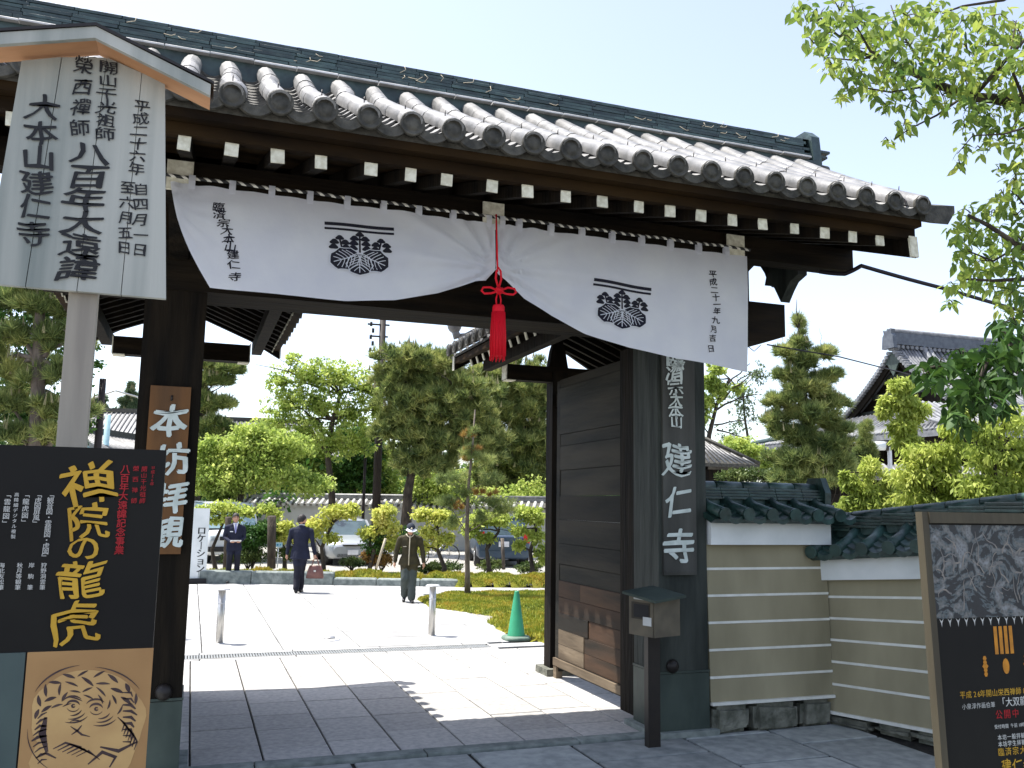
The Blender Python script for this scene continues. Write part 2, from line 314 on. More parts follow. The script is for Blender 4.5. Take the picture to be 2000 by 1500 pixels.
    def build(s, name, mats, parent=None, kind=None, label=None, fix=True):
        me = s.mesh(name, mats)
        if fix: s.fixn(me)
        return place(name, me, parent, kind=kind, label=label)

INV = {}
def place(name, me, parent=None, mw=None, kind=None, label=None):
    o = bpy.data.objects.new(name, me); COL.objects.link(o)
    if mw is not None: o.matrix_basis = mw
    if parent is not None:
        o.parent = parent
        if parent.name in INV: inv = INV[parent.name]
        else: inv = Matrix.Identity(4)
        o.matrix_parent_inverse = inv
    INV[o.name] = mw.inverted() if mw is not None else Matrix.Identity(4)
    if kind: o['kind'] = kind
    if label: o['label'] = label
    return o
def thing(name, label, cat, loc=(0, 0, 0), group=None):
    o = bpy.data.objects.new(name, None); COL.objects.link(o); o.location = loc; o.empty_display_size = .2
    o['label'] = label; o['category'] = cat
    if group: o['group'] = group
    INV[o.name] = Matrix.Translation(loc).inverted()
    return o
def tag(o, label, cat, group=None, kind=None):
    o['label'] = label; o['category'] = cat
    if group: o['group'] = group
    if kind: o['kind'] = kind
    return o
def TRS(loc, rot=(0, 0, 0), sc=(1, 1, 1)):
    return Matrix.LocRotScale(Vector(loc), Euler(rot), Vector(sc))
def copy_tree(o, dloc, label=None, group=None, parent=None):
    c = o.copy(); COL.objects.link(c)
    if parent is not None: c.parent = parent
    else:
        c.location = Vector(dloc)
        if label: c['label'] = label
        if group: c['group'] = group
    for ch in list(o.children): copy_tree(ch, None, parent=c)
    return c

# ---------------------------------------------------------------- lettering
GL = {}
def glyph(ch, bold=.012, res=3):
    k = ch
    if k not in GL:
        c = bpy.data.curves.new('t', 'FONT'); c.body = ch; c.resolution_u = res
        o = bpy.data.objects.new('t', c); COL.objects.link(o); bpy.context.view_layer.update()
        me = bpy.data.meshes.new_from_object(o.evaluated_get(bpy.context.evaluated_depsgraph_get()))
        xs = [v.co.x for v in me.vertices] or [0]; wid = max(xs)-min(xs)
        asc = ord(ch) < 0x2000
        cx = (max(xs)+min(xs))/2 if asc else .5
        GL[k] = ([(v.co.x-cx, v.co.y-.38) for v in me.vertices], [tuple(p.vertices) for p in me.polygons], wid if asc else 1.0)
        bpy.data.objects.remove(o); bpy.data.curves.remove(c); bpy.data.meshes.remove(me)
    return GL[k]
def letters(mb, text, P, size, pitch, vertical=True, sx=1.0, bold=.012, brush=0.0, mi=0):
    """P(a,b)->point: a across, b up, first character centred at (0,0)"""
    a = b = 0.0
    for i, ch in enumerate(text):
        if ch == ' ':
            if vertical: b -= pitch*.5
            else: a += pitch*.5
            continue
        vs, fs, w = glyph(ch, bold)
        rot = -pi/2 if (vertical and ch in 'ー「」') else 0
        ca, sa = cos(rot), sin(rot); ph = random.uniform(0, 6)
        strikes = [(0, 0)] if bold < .008 else [(-bold, -bold*.3), (bold, bold*.3), (0, bold*.8), (0, -bold*.8)] if brush else [(-bold, 0), (bold, 0)]
        for si, (ox, oy) in enumerate(strikes):
            out = []
            for x, y in vs:
                x += ox; y += oy
                if brush:
                    g = 1+.5*brush*sin(7*x+3*y+ph)
                    x2 = x*g + brush*.5*sin(5*y+ph); y2 = y*g + brush*.9*x + brush*.45*sin(6*x+ph*2); x, y = x2, y2
                x, y = x*ca-y*sa, x*sa+y*ca
                out.append(P(a+x*size*sx, b+y*size))
            if si:
                c0, c1, c2 = Vector(out[0]), Vector(out[len(out)//3]), Vector(out[2*len(out)//3]); nn = (c1-c0).cross(c2-c0)
                if nn.length > 1e-9:
                    nn.normalize(); dcam = CAMP-c0
                    if nn.dot(dcam) < 0: nn = -nn
                    out = [Vector(q)+nn*(.00015*si) for q in out]
            mb.add(out, fs, mi)
        if vertical: b -= pitch
        else: a += pitch*(w*.62+.38 if w < .9 else 1)
def frame(o, U, V, N, off=.003):
    o, U, V, N = map(Vector, (o, U, V, N))
    return lambda a, b: o+U*a+V*b+N*off
# ================================================================ SETTING
rnd = random.Random(3)
def sheet(name, poly, z, m, kind='structure', sub=0):
    mb = MB(); mb.add([(x, y, z) for x, y in poly], [tuple(range(len(poly)))])
    return mb.build(name, m, kind=kind)
sheet('ground', [(-900, -600), (900, -600), (900, 1500), (-900, 1500)], -0.03, M['asphalt'])
# one stone paving laid slab by slab, joints open over a dark bed
pav = sheet('pavement', [(-3.2, -2.0), (13, -2.0), (13, 24.5), (-3.2, 24.5)], -0.022, M['joint'])
STONES = {}
def slabmesh(w, l, h, m, key):
    k = (round(w, 2), round(l, 2), key)
    if k not in STONES:
        mb = MB(); gp = {'a': .016, 'b': .034}.get(key, .014); mb.cham((0, 0, 0), (w-gp, l-gp, h), .008 if key == 'b' else .005); STONES[k] = mb.mesh('slab', m); mb.fixn(STONES[k])
    return STONES[k]
def stones(x0, xs, y0, y1, lens, m, key, name='paving_stone', ztop=0.0, skip=None, h=.05, par=None):
    x = x0
    for w in xs:
        y = y0 - rnd.random()*lens[0]*.8
        while y < y1:
            l = rnd.choice(lens); a, b = max(y, y0), min(y+l, y1); cx, cy = x+w/2, (a+b)/2
            if b-a > .08 and not (skip and skip(cx, cy)):
                me = slabmesh(w, b-a, h, m, key)
                place(name, me, par or pav, TRS((cx, cy, ztop-h/2+rnd.uniform(-.0015, .0015)), (rnd.uniform(-.003, .003), rnd.uniform(-.003, .003), 0)))
            y += l
        x += w
# inner apron between threshold and drain
stones(-.985, [.545]*11, 7.47, 12.22, (.62, .70, .80, .55), M['stone'], 'a')
# threshold stone: long pieces
for i in range(4):
    mb = MB(); mb.cham((0, 0, 0), (1.33, .16, .07), .008); place('threshold_stone', mb.mesh('threshold', M['kerb']), pav, TRS((-.1+i*1.34, 7.37, -.022)))
# street in front of the gate: larger, older stones
stones(-3.2, [.95, .85, .9, 1.0, .8, .95, .9, 1.05, .9, .85], 3.2, 7.27, (.8, 1.0, .62), M['streetstone'], 'b', ztop=-.004)
# inner court beyond the drain
def isl(x, y): return x > 4.62 and y > 13.1 and x > 4.25 + (y < 17.4)*(.4+(13.3-y)*.0)
stones(-2.9, [1.05]*7+[.55], 12.82, 23.2, (.9, 1.3, 1.1), M['slab'], 'c', ztop=.001)
EDGE = [(4.97, 12.55), (4.62, 13.3), (4.46, 17.4), (4.62, 19.2), (5.6, 20.45), (8.1, 20.75)]
for (xa, ya, yb) in ((4.45, 19.9, 21.9), (5.5, 19.9, 21.7), (6.55, 19.8, 21.4), (7.6, 19.75, 21.2), (8.65, 19.7, 21.0), (9.7, 19.7, 20.8)):
    place('paving_stone', slabmesh(1.05, yb-ya, .05, M['slab'], 'c'), pav, TRS((xa+.5, (ya+yb)/2, -.024)))
# drain grating: a dark channel with steel cross slats
mb = MB(); mb.box((1.6, 12.52, -.03), (5.1, .30, .02)); dg = mb.build('drain_channel', M['joint']); 
dgt = thing('drain_grating', 'steel slotted drain grating set flush across the sunlit paving between the two bollards', 'grating', (1.6, 12.52, 0))
dg.parent = dgt; dg.matrix_parent_inverse = INV[dgt.name].copy(); dg.name = 'drain_channel'
mb = MB(); mb.box((1.6, 12.375, -.008), (5.1, .02, .02)); mb.box((1.6, 12.665, -.008), (5.1, .02, .02)); mb.build('grating_frame', M['steel'], dgt)
mb = MB()
for i in range(145): mb.box((-.93+i*.035, 12.52, -.008), (.021, .27, .014))
mb.build('slat', M['slat'], dgt, kind='stuff')
stones(-.985, [1.2]*4+[.4], 12.225, 12.36, (2.,), M['slab'], 'd'); stones(-.985, [1.2]*4+[.4], 12.68, 12.815, (2.,), M['slab'], 'e')
stones(4.16, [.85], 12.365, 12.675, (.62,), M['slab'], 'f')
# gravel yard behind the kerb and road for the cars
def rough(name, poly, z, m, h=.03, nx=60, ny=40, kind='structure'):
    xs = [p[0] for p in poly]; ys = [p[1] for p in poly]
    mb = MB(); mb.add([(x, y, z) for x, y in poly], [tuple(range(len(poly)))]); return mb.build(name, m, kind=kind)
rough('gravel_yard', [(-30, 24.9), (60, 21.7), (60, 60), (-30, 60)], -.012, M['gravel'])
# moss: mounds with displaced surface and short fibres
def inpoly(x, y, P):
    c = False; j = len(P)-1
    for i in range(len(P)):
        if (P[i][1] > y) != (P[j][1] > y) and x < (P[j][0]-P[i][0])*(y-P[i][1])/(P[j][1]-P[i][1])+P[i][0]: c = not c
        j = i
    return c
def edged(x, y, P):
    d = 9
    for i in range(len(P)):
        a, b = Vector(P[i]), Vector(P[(i+1) % len(P)]); p = Vector((x, y)); t = max(0, min(1, (p-a).dot(b-a)/(b-a).length_squared)); d = min(d, (p-a-(b-a)*t).length)
    return d
from mathutils import noise as NZ
def mossbed(name, P, H, lab, cat, step=.1, fib=9000, z0=-.02, edge=.25, fl=.05):
    xs = [p[0] for p in P]; ys = [p[1] for p in P]; idx = {}; mb = MB()
    nx = int((max(xs)-min(xs))/step)+2; ny = int((max(ys)-min(ys))/step)+2
    def hh(x, y):
        e = min(1, edged(x, y, P)/edge); e = e*(2-e)
        return z0+(.02+H*(.75+.5*NZ.noise(Vector((x*1.5, y*1.5, 3))))+.06*H/.15*.5*NZ.noise(Vector((x*5, y*5, 1))))*sqrt(max(e, 0))
    for i in range(nx+1):
        for j in range(ny+1):
            x, y = min(xs)+(i-.5)*step, min(ys)+(j-.5)*step
            if inpoly(x, y, P): idx[i, j] = len(mb.v); mb.v.append((x, y, hh(x, y)))
            elif edged(x, y, P) < step*.75: idx[i, j] = len(mb.v); mb.v.append((x, y, z0))
    for i in range(nx):
        for j in range(ny):
            q = [idx.get(k) for k in ((i, j), (i+1, j), (i+1, j+1), (i, j+1))]
            if None not in q: mb.f.append(tuple(q)); mb.m.append(0); mb.sm.append(True)
    k = 0
    while k < fib:
        x, y = rnd.uniform(min(xs), max(xs)), rnd.uniform(min(ys), max(ys))
        if not inpoly(x, y, P): continue
        k += 1; z = hh(x, y); a = rnd.uniform(0, 2*pi); w = .012*rnd.uniform(.7, 1.6); l = fl*rnd.uniform(.5, 1.5); t = (rnd.gauss(0, .4)*l, rnd.gauss(0, .4)*l)
        mb.add([(x+w*cos(a), y+w*sin(a), z-.01), (x-w*cos(a), y-w*sin(a), z-.01), (x+t[0], y+t[1], z+l)], [(0, 1, 2)], 1)
    o = mb.build(name, [M['moss'], LM['mossf']], kind='stuff', fix=False); o['label'] = lab; o['category'] = cat
    return o
mossbed('moss_bed', [(4.5, 17.3), (4.62, 18.9), (5.5, 19.75), (8.6, 19.6), (9.5, 17.5), (6.6, 16.55), (5.35, 15.65)], .085, 'low green and rust-coloured moss island round the thin young pine trunk', 'moss', fib=26000, fl=.035)
mossbed('moss_bed', [(4.92, 15.0), (6.2, 15.55), (8.5, 14.8), (7.5, 12.0), (5.05, 12.5), (4.72, 13.2)], .14, 'reddish moss patch right beside the green traffic cone', 'moss', fib=14000)
rough('gravel_strip', [(4.99, 12.2), (9.8, 11.2), (9.8, 19.6), (5.5, 19.6), (5.02, 18.9)], -.006, M['gravel'])
# kerb wall of cut stones along the far side of the court
ks = thing('kerb_wall', 'low row of cut grey-green kerb stones across the far edge of the court', 'kerb', (.45, 23.4, 0))
KA, KB = Vector((-4.5, 25.05, 0)), Vector((6.0, 21.55, 0)); kd = (KB-KA).normalized(); kn = Vector((-kd.y, kd.x, 0)); Rk = Matrix((kd, kn, Vector((0, 0, 1)))).transposed()
t = 0; L = (KB-KA).length
while t < L:
    l = rnd.uniform(.8, 1.3); h = (.34 if t < L-3.4 else .20)+rnd.uniform(-.02, .02); c = KA+kd*(t+l/2)+kn*.15
    mb = MB(); mb.cham((0, 0, 0), (l-.02, .3, h), .03); me = mb.mesh('kerb_stone', M['kerb']); mb.fixn(me)
    place('kerb_stone', me, ks, Matrix.Translation(c+Vector((0, 0, h/2-.03))) @ Rk.to_4x4()); t += l
def alongK(t, n): p = KA+kd*t+kn*n; return (p.x, p.y)
mossbed('moss_bank', [alongK(0, .28), alongK(L-.1, .28), alongK(L+.3, -.1), alongK(L+8, .3), alongK(L+8, 1.05), alongK(L, 1.0), alongK(0, 1.0)], .34, 'long dark green and rusty moss bank behind the grey kerb stones', 'moss', step=.13, fib=42000, edge=.3, fl=.04)

# ================================================================ TEMPLE GATE
GX = 2.03; RY = 7.26+.2       # centre line across the opening; ridge line
gate = thing('temple_gate', 'dark timber temple gate with silver-grey tiled roof and open plank door', 'gate', (GX, 7.45, 0))
def gpart(mb, name, m, kind=None, parent=gate): return mb.build(name, m, parent, kind=kind)
# main pillars
for x0, x1, mm in ((-.43, .02, M['darkwood']), (4.0, 4.5, M['greypillar'])):
    mb = MB(); mb.box(((x0+x1)/2, 7.50, 2.02), (x1-x0, .48, 3.96)); pl_ = gpart(mb, 'pillar', mm)
    mb = MB(); mb.box(((x0+x1)/2, 7.50, .265), (x1-x0+.012, .492, .53)); mb.box(((x0+x1)/2, 7.50, .545), (x1-x0+.02, .50, .018)); gpart(mb, 'copper_sheath', M['copper'], parent=pl_)
    mb = MB(); mb.lathe([(.062, 0), (.060, .012), (.045, .032), (.02, .045), (.002, .048)], n=20); me = mb.mesh('boss', M['darkmetal']); mb.fixn(me)
    place('nail_boss', me, pl_, TRS((x0+.13 if x0 > 1 else x1-.13, 7.255, .60), (pi/2, 0, 0)))
    mb = MB(); mb.box(((x0+x1)/2, 7.5, .02), (x1-x0+.14, .62, .05)); gpart(mb, 'base_stone', M['kerb'])
mb = MB(); mb.box((4.06, 7.9, 1.82), (.10, .30, 3.5)); gpart(mb, 'door_jamb', M['darkwood'])
mb = MB(); mb.box((-.04, 7.9, 1.82), (.10, .30, 3.5)); gpart(mb, 'door_jamb', M['darkwood'])
# lintel (kabuki) running past both pillars with chamfered ends
zl0, zl1 = 3.62, 4.01
mb = MB(); mb.prism([(-1.36, zl0+.12), (-1.2, zl0), (5.2, zl0), (5.415, zl0+.07), (5.415, zl1), (-1.36, zl1)], (0, 7.24, 0), (1, 0, 0), (0, 0, 1), (0, .50, 0)); gpart(mb, 'lintel', M['darkwood_x'])
mb = MB(); mb.box((GX, 7.5, 4.28), (6.2, .16, .54)); gpart(mb, 'lintel_wall', M['soffit'])
mb = MB(); mb.box((GX, 7.5, 4.60), (7.0, .22, .22)); gpart(mb, 'ridge_beam', M['darkwood_x'])
# projecting arms with white painted ends
for x in (-.21, 2.075, 4.265):
    mb = MB(); mb.box((x, 7.5, 4.225), (.17, 2.28, .21)); a = gpart(mb, 'bracket_arm', M['darkwood'])
    mb = MB(); mb.box((x, 6.353, 4.225), (.172, .014, .212), j=.002); gpart(mb, 'end_plate', M['whitepaint'], parent=a)
    mb = MB(); mb.prism([(6.62, 4.12), (7.24, 4.12), (7.24, 3.86), (7.08, 3.88), (6.86, 3.97), (6.7, 4.02)], (x-.07, 0, 0), (0, 1, 0), (0, 0, 1), (.14, 0, 0)); gpart(mb, 'bracket', M['darkwood'], parent=a)
# purlins front and rear
for y in (6.47, 8.53):
    mb = MB(); mb.box((GX, y, 4.25), (7.0, .17, .20)); gpart(mb, 'purlin', M['darkwood_x'])
# rafters with white ends
def zr(Y): return 4.235+(abs(abs(RY-Y)-1.81))*(.30 if abs(RY-Y) < 1.81 else 0)
RX = [-.177, .104, .386, .66, .987, 1.256, 1.507, 1.833, 2.096, 2.387, 2.675, 2.971, 3.232, 3.496, 3.772, 4.045, 4.341, 4.63, 4.902, 5.175]
RX = [2*GX-x for x in RX if x > 4.3][::-1][:-1] + RX
ym = MB(); ym.bar((0, 5.665, 4.195), (0, RY, 4.195+.54), .085, .085); rme = ym.mesh('rafter', M['darkwood']); ym.fixn(rme)
yp = MB(); yp.box((0, 0, 0), (.082, .012, .088)); pme = yp.mesh('end_plate', M['whitepaint'])
for x in RX:
    f = place('rafter', rme, gate, TRS((x, 0, 0)))
    place('end_plate', pme, f, TRS((x, 5.655, 4.193), (rnd.uniform(-.1, .1), rnd.uniform(-.05, .05), 0), (rnd.uniform(.9, 1.05), 1, rnd.uniform(.9, 1.05))))
    place('rafter', rme, gate, TRS((x, 2*RY, 0), (0, 0, 0), (1, -1, 1)))
# boarding over the rafters, eave boards
def dd(Y): return abs(RY-Y)
def zp(d): return 5.663-.697*d+.050*d*d           # centre line of tile rolls, d = horizontal distance from the ridge
XL, XR = -1.42, 5.50
for s in (-1, 1):
    mb = MB()
    mb.bar((GX, RY+s*1.80, 4.262), (GX, RY+s*.02, 4.262+.534), XR-XL, .022)
    gpart(mb, 'soffit_board', M['soffit'])
    mb = MB(); mb.box((GX, RY+s*1.80, 4.275), (XR-XL, .07, .075)); mb.box((GX, RY+s*1.86, 4.35), (XR-XL+.02, .13, .07)); gpart(mb, 'eave_board', M['soffit'])
# roof body under the tiles
mb = MB(); ds = [0, .4, .8, 1.2, 1.6, 1.93]
ring = [(RY-d, zp(d)-.075) for d in ds[::-1]]+[(RY+d, zp(d)-.075) for d in ds[1:]]+[(RY+1.93, 4.37)]+[(RY, 4.85)]+[(RY-1.93, 4.37)]
mb.prism(ring, (XL, 0, 0), (0, 1, 0), (0, 0, 1), (XR-XL, 0, 0)); gpart(mb, 'roof_body', M['tiledark'])
# gable boards with white tips, verge tiles, pendants
for xg, sx in ((XR-.02, 1), (XL+.02, -1)):
    for s in (-1, 1):
        top = [(RY+s*d, zp(d)-.10 if d < 1.7 else zp(d)-.13) for d in (0, .4, .8, 1.2, 1.6, 1.83)]
        bot = [(y, 4.075+.36*(1.83-abs(y-RY))) for y, z in top][::-1]
        mb = MB(); mb.prism(top+bot, (xg-.03, 0, 0), (0, 1, 0), (0, 0, 1), (.07, 0, 0)); g_ = gpart(mb, 'gable_board', M['darkwood'])
        y, z = top[-1]
        mb = MB(); mb.box((xg+.005, y+s*.012, 4.165), (.075, .02, .18), Euler((s*.12, 0, 0)).to_matrix(), j=.004); gpart(mb, 'end_plate', M['whitepaint'], parent=g_)
        rings = []
        for d in (0, .4, .8, 1.2, 1.6, 1.86, 1.99):
            zz = zp(d)+(.0 if d < 1.8 else .03*(d-1.8)/.19); yy = RY+s*d; e = .24 if d < 1.9 else .31; up = -.02 if d < 1.8 else .015
            rings.append([(xg, yy, zz-.16), (xg+sx*e*.75, yy, zz-.17+up*.4), (xg+sx*e, yy, zz-.07+up), (xg+sx*e, yy, zz+up-.01), (xg+sx*.1, yy, zz-.02), (xg, yy, zz-.02)])
        mb = MB(); mb.loft(rings, smooth=False); gpart(mb, 'verge_tile', M['tiledark'])
    P = [(-.14, .36), (.14, .36), (.20, .22), (.12, .12), (.07, .02), (.0, -.06), (-.07, .02), (-.12, .12), (-.20, .22)]
    mb = MB(); mb.prism(P, (xg-.05, RY, 4.30), (0, 1, 0), (0, 0, 1), (.12, 0, 0)); gpart(mb, 'gable_pendant', M['greypillar'])
    P = [(-.24, .28), (.24, .28), (.28, .17), (.14, .13), (.09, .05), (.03, -.05), (-.05, .05), (-.12, .12), (-.24, .16)]
    mb = MB(); mb.prism(P, (xg-.28, 6.98, 4.02), (0, 1, 0), (0, 0, 1), (.10, 0, 0)); gpart(mb, 'gable_pendant', M['greypillar'])
# ---- tiles, front slope
PIT = .2825; NCOL = 24
cols = [5.455-PIT*k for k in range(NCOL+1)]
def rollmesh(L, r0, r1, lip=True, n=9):
    mb = MB(); rings = []
    prof = [(0, r0*1.0), (L-.03, r1)] if not lip else [(-.005, r0), (L-.02, r1), (L-.016, r1*.93), (L+.01, r1*.93)]
    for y, r in prof:
        rings.append([(r*cos(a), y, r*sin(a)) for a in [pi*(-.12)+pi*1.24*k/(n-1) for k in range(n)]])
    mb.loft(rings, closed=False, caps=False)
    # thickness at the lower lip
    a = rings[0]; mb.loft([a, [(x*.8, y, z*.8) for x, y, z in a]], closed=False, caps=False, smooth=False)
    me = mb.mesh('roll_tile', M['tile']); return me
ROLL = rollmesh(.33, .0745, .072)
mb = MB(); mb.lathe([(.070, -.02), (.081, -.018), (.083, .012), (.070, .014), (.065, .004), (.047, .003), (.042, .010), (.012, .012), (.002, .012)], n=22); DISC = mb.mesh('eave_disc', M['tiledark']); mb.fixn(DISC)
mb = MB(); mb.tube([(0, 0, 0), (0, -.005, .05)], .004, 5); NAIL = mb.mesh('tile_nail', M['darkmetal'])
def slope_pt(d): return zp(d), -.697+.10*d
seg = [1.98-.31*i for i in range(5)]
def tilerot(d, jig=0, yaw=0): return (-math.atan(-(-.697+.10*d)), 0, 0)
for ci, x in enumerate(cols):
    wig = .020 if x < 2.3 else .007; off = [rnd.uniform(-.004, .004)]+[rnd.uniform(-wig, wig) for _ in range(5)]
    if x < 1.9: off[1] += .022; off[3] -= .012
    for i, d in enumerate(seg):
        dm = d-.155; sl = .697-.10*dm; L = .31*sqrt(1+sl*sl)/.33; jx = off[i]
        yw = -math.atan((off[i+1]-off[i])/.31)
        mw = TRS((x+jx, RY-d, zp(d)+rnd.uniform(-.002, .002)), (math.atan(sl)+rnd.uniform(-.012, .012), 0, yw), (1, L*1.03, 1))
        o = place('eave_tile' if i == 0 else 'roll_tile', ROLL, gate, mw)
        if i == 0:
            place('eave_disc', DISC, o, TRS((x+jx, RY-d-.008, zp(d)-.008), (pi/2, rnd.uniform(0, 6), 0)))
            dn = d-.24; place('tile_nail', NAIL, gate, TRS((x, RY-dn, zp(dn)+.066)))
# pan tiles between the rolls (12 courses, a raised lip on each)
mb = MB(); w = PIT-.105; rings = []
for y, zo in ((0, .012), (.19, -.006)):
    rings.append([((k/8-.5)*w, y, zo-.045*(1-(2*k/8-1)**2)) for k in range(9)])
mb.loft(rings, closed=False, caps=False); a = rings[0]; mb.loft([a, [(x, y+.004, z-.022) for x, y, z in a]], closed=False, caps=False, smooth=False)
PAN = mb.mesh('pan_tile', M['tile'])
mb = MB(); mb.loft([[(x, y-.004, z+.006) for x, y, z in a], [(x*1.12, y-.004, z-.055) for x, y, z in a]], closed=False, caps=False, smooth=False)
mb.loft([[(x*1.12, y-.004, z-.055) for x, y, z in a], [(x*1.12, y+.03, z-.055) for x, y, z in a]], closed=False, caps=False, smooth=False)
PANEND = mb.mesh('pan_end', M['tiledark'])
for x in cols[:-1]:
    xc = x-PIT/2
    for i in range(12):
        d = 1.975-i*.152; sl = .697-.10*d
        o = place('pan_tile', PAN, gate, TRS((xc+rnd.uniform(-.002, .002), RY-d, zp(d)-.028+rnd.uniform(-.002, .002)), (math.atan(sl)-.04, 0, rnd.uniform(-.012, .012)), (1, 1, 1)))
        if i == 0: place('pan_end', PANEND, o, TRS((xc, RY-d-.004, zp(d)-.028)))
# rear slope: same rolls and pans, joined
mb = MB()
for x in cols:
    ds_ = (0.1, .7, 1.3, 1.98); mb.tube([(x, RY+d, zp(d)) for d in ds_], .07, 10)
for x in cols[:-1]:
    mb.box((x-PIT/2, RY+1.97, zp(1.97)-.065), (PIT-.1, .03, .05))
mb.build('rear_roll_tile', M['tile'], gate, kind='stuff')
# ---- ridge of stacked tiles
RXL, RXR = -1.95, 5.86
mb = MB(); mb.box((GX, RY, 5.33), (RXR-RXL-.3, .78, .30)); gpart(mb, 'ridge_base', M['ridgetile'])
rz = [5.492, 5.528, 5.561, 5.594, 5.627, 5.660, 5.693, 5.724]; rw = [.88, .70, .685, .67, .655, .64, .625, .61]
for li, (z, wd) in enumerate(zip(rz, rw)):
    x = RXL-rnd.random()*.2; l = .335
    me = MB(); me.cham((0, 0, 0), (l-.005, wd, .028 if li else .018), .005); rm = me.mesh('ridge_tile', M['ridgetile'] if li else M['ridgeedge']); me.fixn(rm)
    while x < RXR-.25:
        place('ridge_tile', rm, gate, TRS((x+l/2, RY+rnd.uniform(-.006, .006), z), (0, rnd.uniform(-.003, .003), rnd.uniform(-.004, .004)))); x += l
me = MB(); me.prism([(-.30, 0), (.30, 0), (.16, .05), (-.16, .05)], (0, 0, 0), (0, 1, 0), (0, 0, 1), (.33, 0, 0)); rm2 = me.mesh('ridge_tile', M['ridgetile']); me.fixn(rm2)
me = MB(); rings = [[(yy, .12*cos(a), .085*sin(a)) for a in [pi*k/8 for k in range(9)]] for yy in (0, .30)]; me.loft(rings, closed=False, caps=False)
me.loft([[(.30, y*1.0, z*1.0) for _, y, z in rings[0]], [(.30, y*1.13, z*1.13) for _, y, z in rings[0]], [(.335, y*1.13, z*1.13) for _, y, z in rings[0]], [(.335, y, z) for _, y, z in rings[0]]], closed=False, caps=False, smooth=False)
rc = me.mesh('ridge_cap_tile', M['ridgetile']); x = RXL
while x < RXR-.25:
    place('ridge_tile', rm2, gate, TRS((x, RY, 5.738))); place('ridge_cap_tile', rc, gate, TRS((x, RY, 5.765), (0, rnd.uniform(-.006, .006), 0))); x += .337
for xe, sx in ((RXR-.14, 1), (RXL+.1, -1)):
    mb = MB(); mb.prism([(-.36, -.04), (.36, -.04), (.37, .05), (.34, .31), (.24, .40), (-.24, .40), (-.34, .31), (-.37, .05)], (xe-.02*sx, RY, 5.45), (0, 1, 0), (0, 0, 1), (.10*sx, 0, 0)); oo = gpart(mb, 'ridge_end_tile', M['ridgetile'])
    mb = MB(); mb.tube([(xe, RY-.28, 5.44), (xe+.20*sx, RY-.28, 5.43)], .062, 14); gpart(mb, 'ridge_end_disc', M['tiledark'], parent=oo)
# dry pine needles and twigs caught on the ridge
mb = MB()
for k in range(34):
    x = rnd.uniform(-1, 5.4); z = rnd.uniform(5.60, 5.71); l = rnd.uniform(.03, .09); a = rnd.uniform(-.9, 1.2)
    p = (x, RY-.33, z); mb.tube([p, (x+l*cos(a), RY-.34, z+l*sin(a)*.6), (x+l*1.5*cos(a+.4), RY-.33, z+l*sin(a+.5))], .003, 4, 0)
mb.build('caught_pine_twig', M['trim'], gate, kind='stuff')

